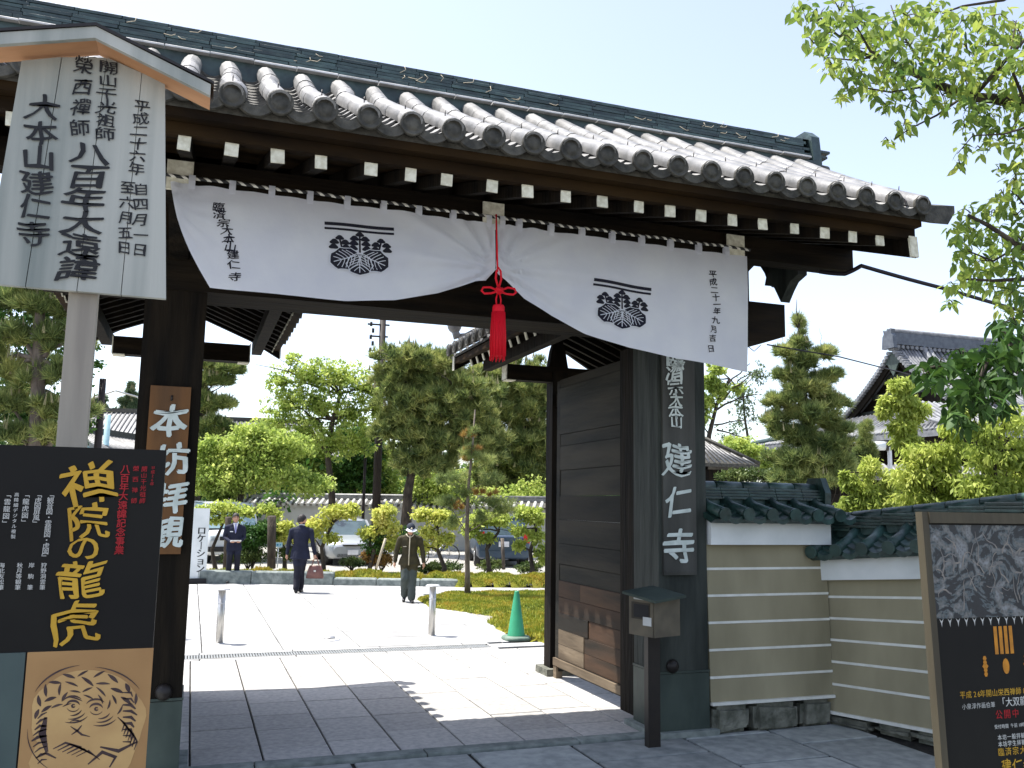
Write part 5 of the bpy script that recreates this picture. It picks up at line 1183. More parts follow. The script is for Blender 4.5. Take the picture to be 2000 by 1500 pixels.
for i in range(8):
    t_ = pi/2*i/7
    for j in range(n): a = 2*pi*j/n; vs.append(F.w(T(Vector((.094*sin(t_)*cos(a), .110*sin(t_)*sin(a), .045+.095*cos(t_))))))
mb.add(vs, [(i*n+j, (i+1)*n+j, (i+1)*n+(j+1) % n, i*n+(j+1) % n) for i in range(7) for j in range(n)], 0, True); cp = mb.build('cap', M['capblack'], pr)
mb = MB(); mb.loft([[F.w(T(Vector((r*.9*sin(a), r*cos(a)+dy, z)))) for a in [-1.15+2.3*i/10 for i in range(11)]] for r, dy, z in ((.100, 0, .052), (.125, .02, .040), (.150, .028, .030))], closed=False, caps=False); mb.build('cap_brim', M['shirt'], cp)
mb = MB(); mb.ell(F.w(T((0, .105, .075))), (.02, .02, .02), 8, 6); mb.build('cap_badge', M['trim'], cp)
mb = MB(); mb.tube([F.w(p) for p in ((0, .155, 1.44), (.0, .178, 1.36), (.005, .172, 1.2), (.01, .160, 1.0), (.012, .172, .80))], .011, 6); mb.tube([F.w(p) for p in ((-.085, .10, 1.47), (-.06, .14, 1.43), (0, .168, 1.39), (.06, .14, 1.43), (.085, .10, 1.47))], .010, 6); mb.build('piping', M['trim'], pr)
mb = MB(); mb.box(F.w((.11, .166, 1.20)), (.07, .012, .012), F.R); mb.build('pocket_trim', M['trim'], pr)

# ================================================================ VEHICLES
def car(name, lab, base, ang, L, Wd, H, belt, paint, prof, roof, rear_view=False, van=False):
    """local: x forward, y left. prof: (x, ztop, halfw) lower body stations; roof: (x0 base,x1 roof,x2 roof,x3 base)"""
    t = thing(name, lab, 'van' if van else 'car', base); R = Matrix.Rotation(ang, 3, 'Z'); w = lambda p: Vector(base)+R @ Vector(p)
    mb = MB(); rg = []
    for x, z, hw, zb in prof:
        rg.append([w(q) for q in ((x, -hw*.86, zb), (x, -hw*.985, zb+.10), (x, -hw, (zb+z)/2), (x, -hw*.97, z-.09), (x, -hw*.88, z-.015), (x, -hw*.4, z+.012), (x, hw*.4, z+.012), (x, hw*.88, z-.015), (x, hw*.97, z-.09), (x, hw, (zb+z)/2), (x, hw*.985, zb+.10), (x, hw*.86, zb))])
    mb.loft(rg); body = mb.build('body', paint, t)
    x0, x1, x2, x3 = roof; hb, hr = Wd/2*.92, Wd/2*.74
    if van: hb, hr = Wd/2*.96, Wd/2*.86
    C4 = [(x0, -hb, belt), (x3, -hb, belt), (x3, hb, belt), (x0, hb, belt)]; R4 = [(x1, -hr, H-.05), (x2, -hr, H-.05), (x2, hr, H-.05), (x1, hr, H-.05)]
    mb = MB(); mb.add([w(p) for p in C4+R4], [(0, 1, 5, 4), (1, 2, 6, 5), (2, 3, 7, 6), (3, 0, 4, 7)]); mb.build('window', M['glasspale'] if van else M['glass'], t)
    mb = MB(); rr = []
    for x, z in ((x1-.06, H-.07), (x1+.1, H-.02), ((x1+x2)/2, H+.015), (x2-.1, H-.02), (x2+.06, H-.07)): rr.append([w(p) for p in ((x, -hr-.02, z-.03), (x, -hr*.8, z), (x, 0, z+.02), (x, hr*.8, z), (x, hr+.02, z-.03), (x, 0, z-.04))])
    mb.loft(rr); mb.build('roof', paint, t)
    for p, q in zip(C4, R4): mb = MB(); mb.bar(w(p), w(q), .07, .05); mb.build('pillar', paint, t)
    for s in (-1, 1):
        for k in (.42,) if not van else (.3, .6): xa = lerp(x0, x3, k); mb = MB(); mb.bar(w((xa, s*hb*1.003, belt)), w((lerp(x1, x2, k), s*hr*1.003, H-.05)), .06, .04); mb.build('pillar', paint, t)
    wr = .32
    for x in (prof[0][0]+.85 if True else 0, prof[-1][0]-.85):
        for s in (-1, 1):
            o = MB(); c = w((x, s*(Wd/2-.09), wr)); ax = R @ Vector((0, s*.11, 0)); o.tube([c-ax*.9, c-ax*.6, c+ax*.8, c+ax], [wr*.9, wr, wr, wr*.9], 22); wh = o.build('wheel', M['rubber'], t)
            o = MB(); o.tube([c+ax*.95, c+ax*1.08], [wr*.62, wr*.58], 16); o.build('rim', M['chrome'], wh)
            o = MB(); o.tube([c-ax*2.0, c+ax*.995-R @ Vector((0, s*.02, 0))], wr*1.14, 20); o.build('wheel_arch', M['carblack'], t)
    return t, w, R
# silver sedan, front toward the viewer
b = foot(676, 31.0); b.z = 0
prof = [(-2.3, .86, .70, .30), (-2.1, .98, .82, .22), (-1.2, 1.0, .87, .20), (0, .97, .875, .20), (1.0, .95, .87, .20), (1.75, .84, .84, .20), (2.15, .74, .76, .22), (2.32, .60, .62, .28)]
angS = atan2(CAMP.y-b.y, CAMP.x-b.x)+.12
t, w, R = car('parked_car', 'silver sedan parked facing the court behind the yellow shrubs', b, angS, 4.6, 1.76, 1.46, .94, M['silver'], prof, (-1.75, -.85, .35, 1.15))
for s in (-1, 1):
    mb = MB(); mb.ell(w((2.13, s*.60, .64)), (.13, .19, .085), 12, 8, rot=R @ Euler((0, .2, s*-.35)).to_matrix()); mb.build('headlight', M['headlight'], t)
    mb = MB(); mb.ell(w((.85, s*.98, .99)), (.06, .10, .07), 10, 6, rot=R); mb.build('mirror', M['silver'], t)
mb = MB(); mb.prism([(-.34, .05), (.34, .05), (.24, -.09), (-.24, -.09)], w((2.24, 0, .62)), R @ Vector((0, 1, 0)), (0, 0, 1), R @ Vector((.07, 0, 0))); g_ = mb.build('grille', M['carblack'], t)
for k in range(3): mb = MB(); mb.box(w((2.315, 0, .66-.045*k)), (.012, .60-.06*k, .014), R); mb.build('bar', M['chrome'], g_)
mb = MB(); mb.box(w((2.34, 0, .43)), (.02, .34, .16), R); mb.build('number_plate', M['shirt'], t); mb = MB(); mb.box(w((2.28, 0, .33)), (.08, 1.0, .10), R); mb.build('air_intake', M['carblack'], t)
# blue wagon, rear toward the viewer
b = foot(972, 31.5); b.z = 0
prof = [(-2.25, .95, .80, .32), (-2.18, 1.02, .86, .26), (-1.2, 1.02, .88, .22), (0, 1.0, .88, .22), (1.1, .98, .88, .22), (1.8, .9, .84, .22), (2.25, .7, .7, .3)]
angS = atan2(CAMP.y-b.y, CAMP.x-b.x)+pi+.10
t, w, R = car('parked_car', 'dark blue wagon seen from behind with red tail lamps beyond the planting', b, angS, 4.5, 1.76, 1.66, 1.0, M['carblue'], prof, (-2.18, -1.80, .30, 1.25))
for s in (-1, 1):
    mb = MB(); mb.prism([(0, 0), (.20, .02), (.22, .36), (.08, .36)], w((-2.22, s*.86, .78)), R @ Vector((0, -s, 0)), (0, 0, 1), R @ Vector((-.05, 0, 0))); mb.build('tail_lamp', M['taillight'], t)
mb = MB(); mb.box(w((-2.275, 0, .74)), (.02, .34, .17), R); mb.build('number_plate', M['shirt'], t); mb = MB(); mb.box(w((-2.27, 0, .42)), (.10, 1.62, .20), R); mb.build('bumper', M['carblue'], t)
mb = MB(); mb.box(w((-2.24, 0, 1.20)), (.02, .4, .02), R @ Euler((.2, 0, 0)).to_matrix()); mb.build('wiper', M['carblack'], t)
# white van at the left
b = foot(425, 31.0); b.z = 0
prof = [(-2.3, 1.1, .82, .30), (-2.2, 1.12, .86, .26), (0, 1.12, .87, .24), (1.7, 1.12, .86, .24), (2.15, 1.05, .82, .26), (2.3, .85, .76, .32)]
angS = atan2(CAMP.y-b.y, CAMP.x-b.x)+.25
t, w, R = car('parked_van', 'white van with pale blue windows partly hidden by pruned trees at far left', b, angS, 4.6, 1.75, 1.98, 1.12, M['carwhite'], prof, (-2.2, -2.1, 1.45, 2.05), van=True)
for s in (-1, 1):
    mb = MB(); mb.box(w((2.27, s*.62, .80)), (.06, .26, .15), R); mb.build('headlight', M['headlight'], t); mb = MB(); mb.ell(w((1.9, s*1.0, 1.25)), (.05, .09, .12), 8, 6, rot=R); mb.build('mirror', M['carblack'], t)
mb = MB(); mb.box(w((2.31, 0, .80)), (.02, .9, .12), R); mb.build('grille', M['carblack'], t); mb = MB(); mb.box(w((2.30, 0, .46)), (.10, 1.6, .16), R); mb.build('bumper', M['carblack'], t); mb = MB(); mb.box(w((2.36, 0, .5)), (.02, .34, .15), R); mb.build('number_plate', M['shirt'], t)
# bicycle leaning behind the planting
b = foot(852, 29.5); t = thing('bicycle', 'parked bicycle with thin silver wheels half hidden behind the moss bank', 'bicycle', b)
for dx in (-.52, .52):
    c = b+Vector((dx, .05, .34)); mb = MB(); mb.tube([c+Vector((.33*cos(a), 0, .33*sin(a))) for a in [2*pi*i/28 for i in range(29)]], .018, 6, caps=False); wh = mb.build('wheel', M['rubber'], t)
    mb = MB()
    for i in range(14): a = 2*pi*i/14; mb.tube([c, c+Vector((.32*cos(a), 0, .32*sin(a)))], .004, 4)
    mb.build('spoke', M['chrome'], wh, kind='stuff')
fr2 = [((-.52, .34), (-.05, .30)), ((-.05, .30), (.38, .78)), ((-.20, .78), (.40, .80)), ((-.05, .30), (-.22, .90)), ((-.52, .34), (-.20, .76)), ((.52, .34), (.38, .95))]
for (a, z), (c_, z2) in fr2: mb = MB(); mb.tube([b+Vector((a, .05, z)), b+Vector((c_, .05, z2))], .016, 6); mb.build('frame_tube', M['capsteel'], t)
mb = MB(); mb.ell(b+Vector((-.24, .05, .93)), (.13, .07, .035), 10, 6); mb.build('saddle', M['rubber'], t); mb = MB(); mb.tube([b+Vector((.28, -.22, 1.0)), b+Vector((.38, -.10, 1.0)), b+Vector((.38, .2, 1.0)), b+Vector((.28, .32, 1.0))], .014, 6); mb.build('handlebar', M['chrome'], t)
# ================================================================ PLANTS
import numpy as np
NR = np.random.default_rng(11)
def npmesh(name, verts, k, m, extra=None):
    n = len(verts)//k; me = bpy.data.meshes.new(name)
    me.vertices.add(len(verts)); me.vertices.foreach_set('co', verts.astype(np.float32).ravel())
    me.loops.add(n*k); me.loops.foreach_set('vertex_index', np.arange(n*k, dtype=np.int32))
    me.polygons.add(n); me.polygons.foreach_set('loop_start', np.arange(n, dtype=np.int32)*k)
    for q in (m if isinstance(m, (list, tuple)) else [m]): me.materials.append(q)
    me.update(calc_edges=True); me.validate(); return me
def unit(a): return a/np.maximum(np.linalg.norm(a, axis=-1, keepdims=True), 1e-9)
def leaves(C_, size, asp=.55, droop=.3, up=.5, var=.35):
    """quads: one folded diamond leaf per centre"""
    n = len(C_); d = unit(NR.normal(size=(n, 3))+np.array([0, 0, -droop*2])); nm = unit(NR.normal(size=(n, 3))*.7+np.array([0, 0, up*2]))
    s = unit(np.cross(d, nm)); L = size*(1+NR.uniform(-var, var, (n, 1)))
    v = np.stack([C_, C_+d*L*.5+s*L*asp*.5, C_+d*L, C_+d*L*.5-s*L*asp*.5], 1); return v.reshape(-1, 3)
def tufts(C_, D_, size, k=9, w=.02, spread=.8):
    n = len(C_); d = unit(np.repeat(D_, k, 0)+NR.normal(size=(n*k, 3))*spread); c = np.repeat(C_, k, 0)
    s = unit(np.cross(d, NR.normal(size=(n*k, 3)))); L = size*NR.uniform(.7, 1.2, (n*k, 1))
    v = np.stack([c+s*w*.5, c-s*w*.5, c+d*L], 1); return v.reshape(-1, 3)
def cloud(blobs, n, clump=.22, per=60, shell=.55, flat=1.0):
    """points in clumps spread through ellipsoids; returns points and outward directions"""
    vol = np.array([(b[1][0]*b[1][1]*b[1][2])**.62 for b in blobs]); vol /= vol.sum(); P_, D_ = [], []
    for b, f in zip(blobs, vol):
        c = np.array(b[0]); r = np.array(b[1]); m = max(1, int(n*f/per)); q = unit(NR.normal(size=(m, 3)))*NR.uniform(shell, 1.0, (m, 1))
        cc = c+q*r; rr = clump*r.mean()
        k = max(1, int(n*f/m)); o = NR.normal(size=(m, k, 3))*rr*np.array([1, 1, .6*flat])*.6
        P_.append((cc[:, None, :]+o).reshape(-1, 3)); D_.append(unit(np.repeat(q, k, 0)*.6+np.array([0, 0, .9])))
    return np.concatenate(P_), np.concatenate(D_)
def px_blobs(L, d, thick=.8, fy=1.0, fx=1.0):
    out = []
    for b in L:
        px, py, rx, ry = b[:4]; ry = ry*fy; rx = rx*fx; dd = b[4] if len(b) > 4 else 0; D = d+dd; out.append((tuple(at(px, py, D)), (rx*D/FPX, rx*D/FPX*thick, ry*D/FPX)))
    return out
def limb(mb, a, b, r0, r1, wob=.12, n=6):
    a, b = Vector(a), Vector(b); L = (b-a).length; pts = []
    for i in range(n+1):
        t = i/n; p = a.lerp(b, t)
        if 0 < i < n: p += Vector((rnd.uniform(-1, 1), rnd.uniform(-1, 1), rnd.uniform(-.5, .5)))*L*wob*.35
        p.z += L*.05*sin(pi*t); pts.append(p)
    mb.tube(pts, [lerp(r0, r1, i/n) for i in range(n+1)], 7)
    return pts
def tree(name, lab, cat, trunk, d, blobs, leaf, n, size, kind='leaf', tr=(.16, .05), bark='bark', group=None, per=60, clump=.22, asp=.55, droop=.3, w=.02, k=9, twigs=None, shell=.5, nolimb=False, base=None, thick=.8, up=.5, spread=.8, fy=None, fx=1.08):
    fy = fy or (1.55 if kind == 'leaf' else 1.35)
    T_ = [at(px, py, d) for px, py in trunk]
    if base is None: b0 = Vector((T_[0].x, T_[0].y, -.02))
    else: b0 = Vector(base)
    t = thing(name, lab, cat, b0, group); B = px_blobs(blobs, d, thick, fy, fx)
    mb = MB(); P_ = [b0]+T_; n_ = len(P_); mb.tube(P_, [tr[0]*1.25]+[lerp(tr[0], tr[1], i/max(1, n_-2)) for i in range(n_-1)], 10)
    if not nolimb:
        for c, r in B:
            c = Vector(c); src = min(P_[1:], key=lambda q: (q-c).length+abs(q.z-(c.z-.6*(c-P_[-1]).length*.3))*.5)
            pts = limb(mb, src, c, tr[1]*.8, tr[1]*.25)
            for q in range(3): limb(mb, pts[-2], c+Vector((rnd.uniform(-1, 1)*r[0], rnd.uniform(-1, 1)*r[1], rnd.uniform(-.6, .8)*r[2])), tr[1]*.3, tr[1]*.08, n=4)
    if twigs:
        for q in twigs: limb(mb, at(q[0], q[1], d), at(q[2], q[3], d), .02*d/30*q[4], .006*d/30*q[4], n=5, wob=.2)
    mb.build('trunk', M[bark], t)
    P2, D2 = cloud(B, n, clump=clump, per=per, shell=shell)
    me = npmesh('crown', leaves(P2, size, asp, droop, up), 4, LM[leaf]) if kind == 'leaf' else npmesh('crown', tufts(P2, D2, size, k, w, spread), 3, LM[leaf])
    place('crown', me, t)
    if kind == 'tuft' and n > 2000:
        C3 = []
        for c, r in B:
            for q in range(int(9*fy)): a = NR.uniform(0, 2*pi); u = NR.uniform(0, .95)**.5; C3.append((c[0]+r[0]*u*cos(a), c[1]+r[1]*u*sin(a), c[2]+r[2]*sqrt(max(0, 1-u*u))*.95))
        C3 = np.array(C3); h_ = size*NR.uniform(.5, 1.25, (len(C3), 1)); ww = w*1.1; up_ = np.array([[0, 0, 1.]])+NR.normal(size=(len(C3), 3))*.08
        V3 = np.stack([C3+np.array([[ww, 0, 0]]), C3-np.array([[ww, 0, 0]]), C3+up_*h_], 1).reshape(-1, 3); V4 = np.stack([C3+np.array([[0, ww, 0]]), C3-np.array([[0, ww, 0]]), C3+up_*h_], 1).reshape(-1, 3)
        place('new_shoot', npmesh('new_shoot', np.concatenate([V3, V4]), 3, M['candle']), t, kind='stuff')
    return t

# --- seen through the gate
tree('pine_tree', 'broad dark Japanese pine with leaning trunk in the middle of the gateway', 'pine tree', [(792, 1040), (797, 960), (812, 880), (838, 780)], 36,
     [(812, 708, 62, 26), (770, 735, 38, 22), (860, 725, 45, 24), (905, 765, 58, 26), (800, 775, 60, 24), (850, 800, 70, 26), (925, 815, 50, 28), (790, 845, 48, 26), (860, 860, 60, 26), (940, 870, 48, 26), (835, 905, 52, 20), (775, 810, 30, 22)],
     'pine', 13000, .34, 'tuft', (.24, .09), w=.050, k=12, per=16, clump=.16, shell=.1, spread=.65, fy=1.5, fx=1.35)
tree('pine_tree', 'second dark pine, filling the gateway right beside the door post', 'pine tree', [(1035, 1040), (1032, 950), (1025, 850), (1015, 760)], 43,
     [(960, 735, 40, 20), (1010, 745, 55, 26), (1040, 795, 48, 30), (985, 800, 50, 28), (1040, 860, 50, 34), (985, 880, 50, 34), (1020, 935, 60, 34), (960, 935, 45, 30), (1065, 920, 40, 40), (1060, 750, 40, 40)],
     'pine', 12000, .38, 'tuft', (.30, .10), w=.058, k=12, per=16, clump=.16, shell=.1, spread=.65, fy=1.5, fx=1.3)
tree('cherry_tree', 'round airy fresh-green tree with dark forked trunk left of the tall pole', 'tree', [(650, 1040), (648, 965), (640, 890), (650, 820), (665, 770)], 38,
     [(545, 745, 30, 16), (600, 735, 48, 22), (660, 735, 50, 22), (710, 760, 36, 24), (560, 790, 42, 22), (620, 790, 50, 24), (685, 805, 45, 26), (535, 830, 32, 18), (600, 845, 45, 22), (735, 800, 20, 22), (650, 860, 40, 20), (700, 865, 34, 20), (575, 700, 16, 8)],
     'maple', 19000, .15, 'leaf', (.18, .07), per=18, clump=.15, shell=.0, fy=1.95, fx=1.25, twigs=[(600, 740, 500, 712, 1.4), (590, 735, 545, 700, 1.), (560, 730, 580, 690, 1.), (640, 880, 575, 760, 2), (630, 830, 560, 790, 2), (655, 830, 720, 760, 2), (640, 900, 600, 830, 2.5)], w=.02)
tree('maple_tree', 'bright green maple spreading in low layers just right of the left pillar', 'maple tree', [(470, 1050), (468, 990), (475, 930), (480, 890)], 31,
     [(410, 880, 40, 15), (470, 865, 50, 16), (440, 905, 55, 16), (510, 895, 50, 16), (400, 935, 40, 15), (470, 935, 60, 15), (540, 925, 50, 15), (500, 850, 36, 14), (560, 870, 40, 15), (430, 960, 40, 12), (600, 945, 42, 14)],
     'maple', 34000, .13, 'leaf', (.13, .05), per=20, clump=.22, shell=.0, fy=1.9, fx=1.3)
tree('garden_tree', 'mid-green leafy tree behind the white wall, left of the pine trunk', 'tree', [(735, 1045), (738, 960), (742, 900)], 46,
     [(740, 890, 50, 30), (700, 930, 50, 30), (755, 945, 40, 28), (640, 930, 50, 26), (720, 860, 40, 24), (590, 905, 45, 24)], 'maple', 16000, .19, 'leaf', (.16, .07), per=16, shell=.1)
tree('garden_tree', 'leafy green tree behind the thin young pine, under the dark pines', 'tree', [(880, 1045), (885, 990), (890, 950)], 40,
     [(870, 945, 50, 26), (920, 985, 55, 26), (860, 985, 40, 24), (985, 985, 50, 26), (1040, 975, 40, 30), (820, 950, 30, 26)], 'maple', 17000, .16, 'leaf', (.12, .05), per=16, shell=.1)
tree('pine_tree', 'layered pine with flat pads peeping past the left pillar edge', 'pine tree', [(380, 1050), (385, 900), (398, 780), (405, 710)], 33,
     [(412, 712, 26, 12), (448, 722, 26, 10), (420, 745, 30, 10), (405, 790, 34, 12), (440, 790, 20, 9), (418, 832, 36, 13), (450, 850, 22, 10), (400, 870, 40, 16), (360, 760, 40, 20), (350, 830, 40, 20)], 'pinelight', 6000, .30, 'tuft', (.16, .06), w=.042, k=12, per=12, clump=.18, shell=.2, spread=.65,
     twigs=[(398, 830, 460, 770, 1.5), (400, 780, 462, 735, 1.2)])
tree('garden_tree', 'pale green tree behind the maple, left of the forked cherry trunk', 'tree', [(560, 1045), (562, 960), (556, 900)], 44,
     [(520, 850, 46, 20), (575, 870, 44, 22), (540, 905, 50, 22), (600, 915, 44, 20), (490, 880, 40, 22), (625, 880, 30, 20)], 'maple', 16000, .17, 'leaf', (.14, .06), per=16, shell=.0, clump=.2)
tree('garden_tree', 'darker green tree between the forked cherry and the tall pole', 'tree', [(692, 1045), (692, 960), (700, 905)], 45,
     [(690, 850, 40, 22), (725, 880, 36, 24), (680, 905, 44, 22), (715, 935, 44, 20), (660, 930, 40, 20)], 'deep', 13000, .18, 'leaf', (.13, .05), per=16, shell=.0, clump=.2)
# thin young pine on the moss island
bb = ground(913, 1165); dY = (bb-CAMP).dot(cF)
t = tree('young_pine', 'thin sparse young pine with grey trunk rising from the moss island', 'pine tree', [(913, 1120), (912, 1040), (914, 960), (922, 880), (928, 800)], dY,
     [(925, 845, 10, 10), (915, 885, 24, 12), (945, 900, 20, 10), (890, 935, 26, 10), (955, 940, 26, 12), (905, 965, 20, 10), (870, 985, 24, 10), (965, 985, 34, 10), (940, 1010, 20, 10), (885, 1020, 20, 8), (985, 1000, 20, 9), (860, 940, 14, 8)],
     'pinelight', 1000, .15, 'tuft', (.058, .014), 'greybark', w=.009, per=5, shell=.1, base=bb, k=13, thick=.8, clump=.3)
P2, D2 = cloud(px_blobs([(918, 850, 14, 16), (928, 880, 18, 14), (900, 900, 16, 8), (945, 960, 24, 10), (890, 990, 20, 10)], dY), 260, per=12, shell=.1)
place('dry_needle_tuft', npmesh('dry', tufts(P2, D2, .13, 9, .012), 3, LM['orange']), t)
# clipped yellow shrubs with little trunks, in a row behind the kerb
SH = [('yellow-green clipped shrub right of the walking man, before the silver car', (632, 1105), [(618, 1024, 20, 10), (650, 1000, 26, 12), (682, 1000, 20, 12), (608, 1045, 14, 8), (648, 1050, 22, 6), (690, 990, 10, 8), (636, 1022, 14, 8)], 'yellow'),
      ('yellow-green clipped shrub with a slanted prop, just left of the man in the cap', (722, 1110), [(750, 1000, 24, 12), (722, 1040, 22, 8), (762, 1030, 20, 12), (765, 1060, 16, 12), (745, 1020, 16, 10)], 'yellow'),
      ('yellow-green clipped shrub just right of the man in the cap', (868, 1108), [(822, 1005, 22, 12), (855, 1008, 24, 12), (880, 1020, 20, 12), (838, 1040, 22, 10), (868, 1052, 24, 10), (826, 1068, 20, 10)], 'yellow'),
      ('yellow-green shrub behind the thin pine trunk', (955, 1108), [(940, 1012, 26, 12), (975, 1015, 24, 12), (920, 1035, 20, 10), (950, 1050, 18, 8)], 'lime'),
      ('yellow-green small tree close to the door post', (1040, 1112), [(1025, 1002, 20, 12), (1048, 1010, 20, 14), (1010, 1035, 18, 10), (1045, 1045, 18, 12), (1060, 1080, 16, 14), (1015, 1065, 12, 8)], 'lime'),
      ('olive clipped tree over the white van with two bare stems', (420, 1108), [(400, 998, 26, 9), (440, 990, 30, 9), (480, 998, 24, 8), (415, 1015, 20, 6), (520, 992, 18, 9), (450, 1012, 22, 7), (535, 1005, 14, 8)], 'lime'),
      ('yellow-green clipped shrub left of the walking man', (556, 1108), [(555, 1030, 20, 9), (575, 1045, 20, 9), (600, 1030, 16, 9), (548, 1050, 14, 7)], 'yellow')]
for lab, st, bl, lf in SH:
    d_ = 25.4+.002*(1000-st[0])
    tree('clipped_shrub', lab, 'shrub', [st, (lerp(st[0], bl[0][0], .3), st[1]-35), (bl[1][0], bl[1][1]+22)], d_, bl, lf, 3400, .10, 'leaf', (.07, .035), per=9, clump=.30, shell=.15, asp=.7, fy=1.35, group='clipped shrubs along the kerb', thick=.9)
def stake(lab, a, b, d, r, m='bark', cat='stake'):
    p, q = at(*a, d), at(*b, d); mb = MB(); mb.tube([p, q], r, 9); o = mb.build('wooden_stake', M[m]); tag(o, lab, cat)
stake('thick brown stake standing alone behind the kerb, left of the walking man', (530, 1110), (531, 1008), 25, .12)
stake('slanted pale prop under the yellow shrub beside the man in the cap', (735, 1110), (753, 1052), 25, .035, 'trim')
stake('upright post leaning behind the thin pine, before the blue wagon', (984, 1112), (981, 1052), 25, .05, 'greybark')
stake('bare pruned stem before the white van', (441, 1110), (446, 1010), 25, .085)
for lab, c, n_, lf in (('dark rounded bush between attendant and stake', [(495, 1050, 36, 26), (525, 1040, 26, 22)], 5200, 'deep'), ('brownish dry bush behind the moss, right of the attendant', [(485, 1084, 38, 14), (450, 1090, 20, 10), (560, 1082, 22, 12)], 4200, 'shrub'),
                       ('small tufted bush in front of the silver car', [(688, 1098, 22, 7)], 1500, 'shrub'), ('low reddish bush by the yellow shrubs left of the man in the cap', [(745, 1092, 26, 12), (718, 1088, 14, 10)], 1800, 'orange'),
                       ('pale low bush behind the moss, before the bicycle', [(868, 1108, 34, 9), (838, 1112, 22, 8)], 2600, 'shrub'), ('pale low bush before the blue wagon', [(958, 1104, 26, 9), (1035, 1108, 30, 9)], 2400, 'shrub'),
                       ('dark bush beside the silver car, left of the yellow shrub', [(735, 1055, 30, 30), (795, 1060, 26, 30)], 5000, 'deep')):
    B = px_blobs(c, 26.2); t = thing('low_bush', lab, 'bush', (B[0][0][0], B[0][0][1], 0)); P2, D2 = cloud(B, n_, per=30, clump=.25, shell=.4)
    place('foliage', npmesh('bush', leaves(P2, .09, .45, -.2), 4, LM[lf]), t)
    mb = MB(); c0 = Vector(B[0][0])
    for q in range(7): limb(mb, (c0.x, c0.y, 0), c0+Vector((rnd.uniform(-.4, .4), rnd.uniform(-.2, .2), rnd.uniform(-.05, .15))), .018, .006, n=4)
    mb.build('stem', M['bark'], t)
# --- left of the gate
tree('pine_tree', 'tall pine behind the pale notice board post at the far left', 'pine tree', [(70, 1100), (72, 900), (75, 700), (80, 560)], 14,
     [(20, 590, 45, 28), (80, 600, 48, 28), (135, 600, 40, 30), (30, 655, 46, 26), (100, 665, 44, 26), (150, 660, 34, 30), (15, 720, 40, 26), (60, 740, 40, 22), (130, 735, 42, 28), (25, 790, 44, 26), (90, 800, 44, 24), (150, 800, 40, 26), (40, 850, 50, 20), (110, 855, 44, 20), (-30, 700, 40, 80), (70, 545, 60, 30)],
     'pinelight', 5200, .20, 'tuft', (.16, .06), w=.018, k=14, per=14, clump=.2, shell=.1, spread=.55, fy=.92, fx=.95, bark='greybark', twigs=[(20, 860, 45, 800, 1.4), (45, 800, 20, 735, 1.2), (60, 860, 110, 800, 1.4), (110, 800, 150, 720, 1.2), (100, 850, 160, 790, 1.2), (40, 700, 20, 600, 1.2), (95, 870, 97, 730, 1.3)])
tree('garden_tree', 'green broadleaf tree behind the left pine, seen above the black poster', 'tree', [(60, 1080), (70, 900), (80, 760)], 22,
     [(40, 620, 60, 50), (110, 590, 50, 40), (150, 700, 40, 40), (60, 760, 60, 50), (150, 800, 30, 40), (20, 840, 60, 40), (120, 850, 50, 30)], 'deep', 15000, .12, 'leaf', (.14, .06), per=50)
tree('far_conifer', 'small hazy conifer above the tiled house roofs, left of the left pillar', 'tree', [(255, 870), (255, 810), (255, 770)], 80, [(255, 770, 8, 12), (253, 792, 14, 12), (256, 808, 18, 10)], 'farleaf', 2600, .5, 'tuft', (.2, .06), w=.10, k=7)
tree('far_conifer', 'hazy round tree top behind the short pole, left of the left pillar', 'tree', [(212, 870), (212, 830), (212, 812)], 70, [(212, 815, 18, 10), (192, 800, 14, 20)], 'farleaf', 2400, .4, 'leaf', (.2, .06))
# --- right of the gate
tree('pine_tree', 'tall pointed pine standing behind the taller ochre wall', 'pine tree', [(1580, 940), (1576, 850), (1568, 740), (1562, 650), (1558, 612)], 20,
     [(1560, 640, 9, 22), (1562, 675, 18, 14), (1532, 690, 22, 9), (1608, 692, 26, 9), (1568, 710, 32, 14), (1540, 738, 32, 12), (1612, 738, 30, 13), (1575, 762, 42, 14), (1530, 785, 34, 12), (1622, 785, 34, 14), (1580, 812, 52, 16), (1512, 818, 26, 9), (1640, 838, 28, 14), (1550, 850, 46, 16), (1610, 868, 50, 17), (1515, 842, 22, 8), (1560, 900, 62, 18), (1630, 905, 40, 17), (1580, 935, 70, 16)],
     'pinelight', 9500, .20, 'tuft', (.11, .015), w=.024, k=13, per=11, clump=.18, shell=.2, thick=1.0, spread=.6, fy=1.05, fx=1.0,
     twigs=[(1558, 640, 1556, 585, 1.2), (1530, 690, 1525, 640, .5), (1608, 690, 1600, 640, .5)])
tree('pine_tree', 'small pine top poking up left of the street lamp, before the temple hall', 'pine tree', [(1692, 930), (1692, 860), (1692, 830)], 24, [(1692, 845, 12, 18), (1690, 880, 20, 16), (1675, 915, 26, 14)], 'pinelight', 2600, .16, 'tuft', (.05, .012), w=.018, per=30)
tree('maple_tree', 'open airy tree with bare pale branches behind the small tiled pavilion', 'tree', [(1375, 940), (1385, 850), (1400, 790), (1425, 740)], 34,
     [(1385, 745, 26, 14), (1400, 720, 20, 12), (1380, 785, 26, 16), (1408, 765, 22, 14), (1365, 815, 22, 14), (1440, 760, 14, 8)], 'maple', 6000, .13, 'leaf', (.11, .04), per=30, shell=.1, twigs=[(1400, 790, 1470, 730, 2), (1410, 770, 1465, 710, 2), (1400, 800, 1480, 770, 2), (1440, 745, 1480, 725, 1.2), (1395, 830, 1480, 820, 1.6), (1400, 840, 1465, 860, 1.6)])
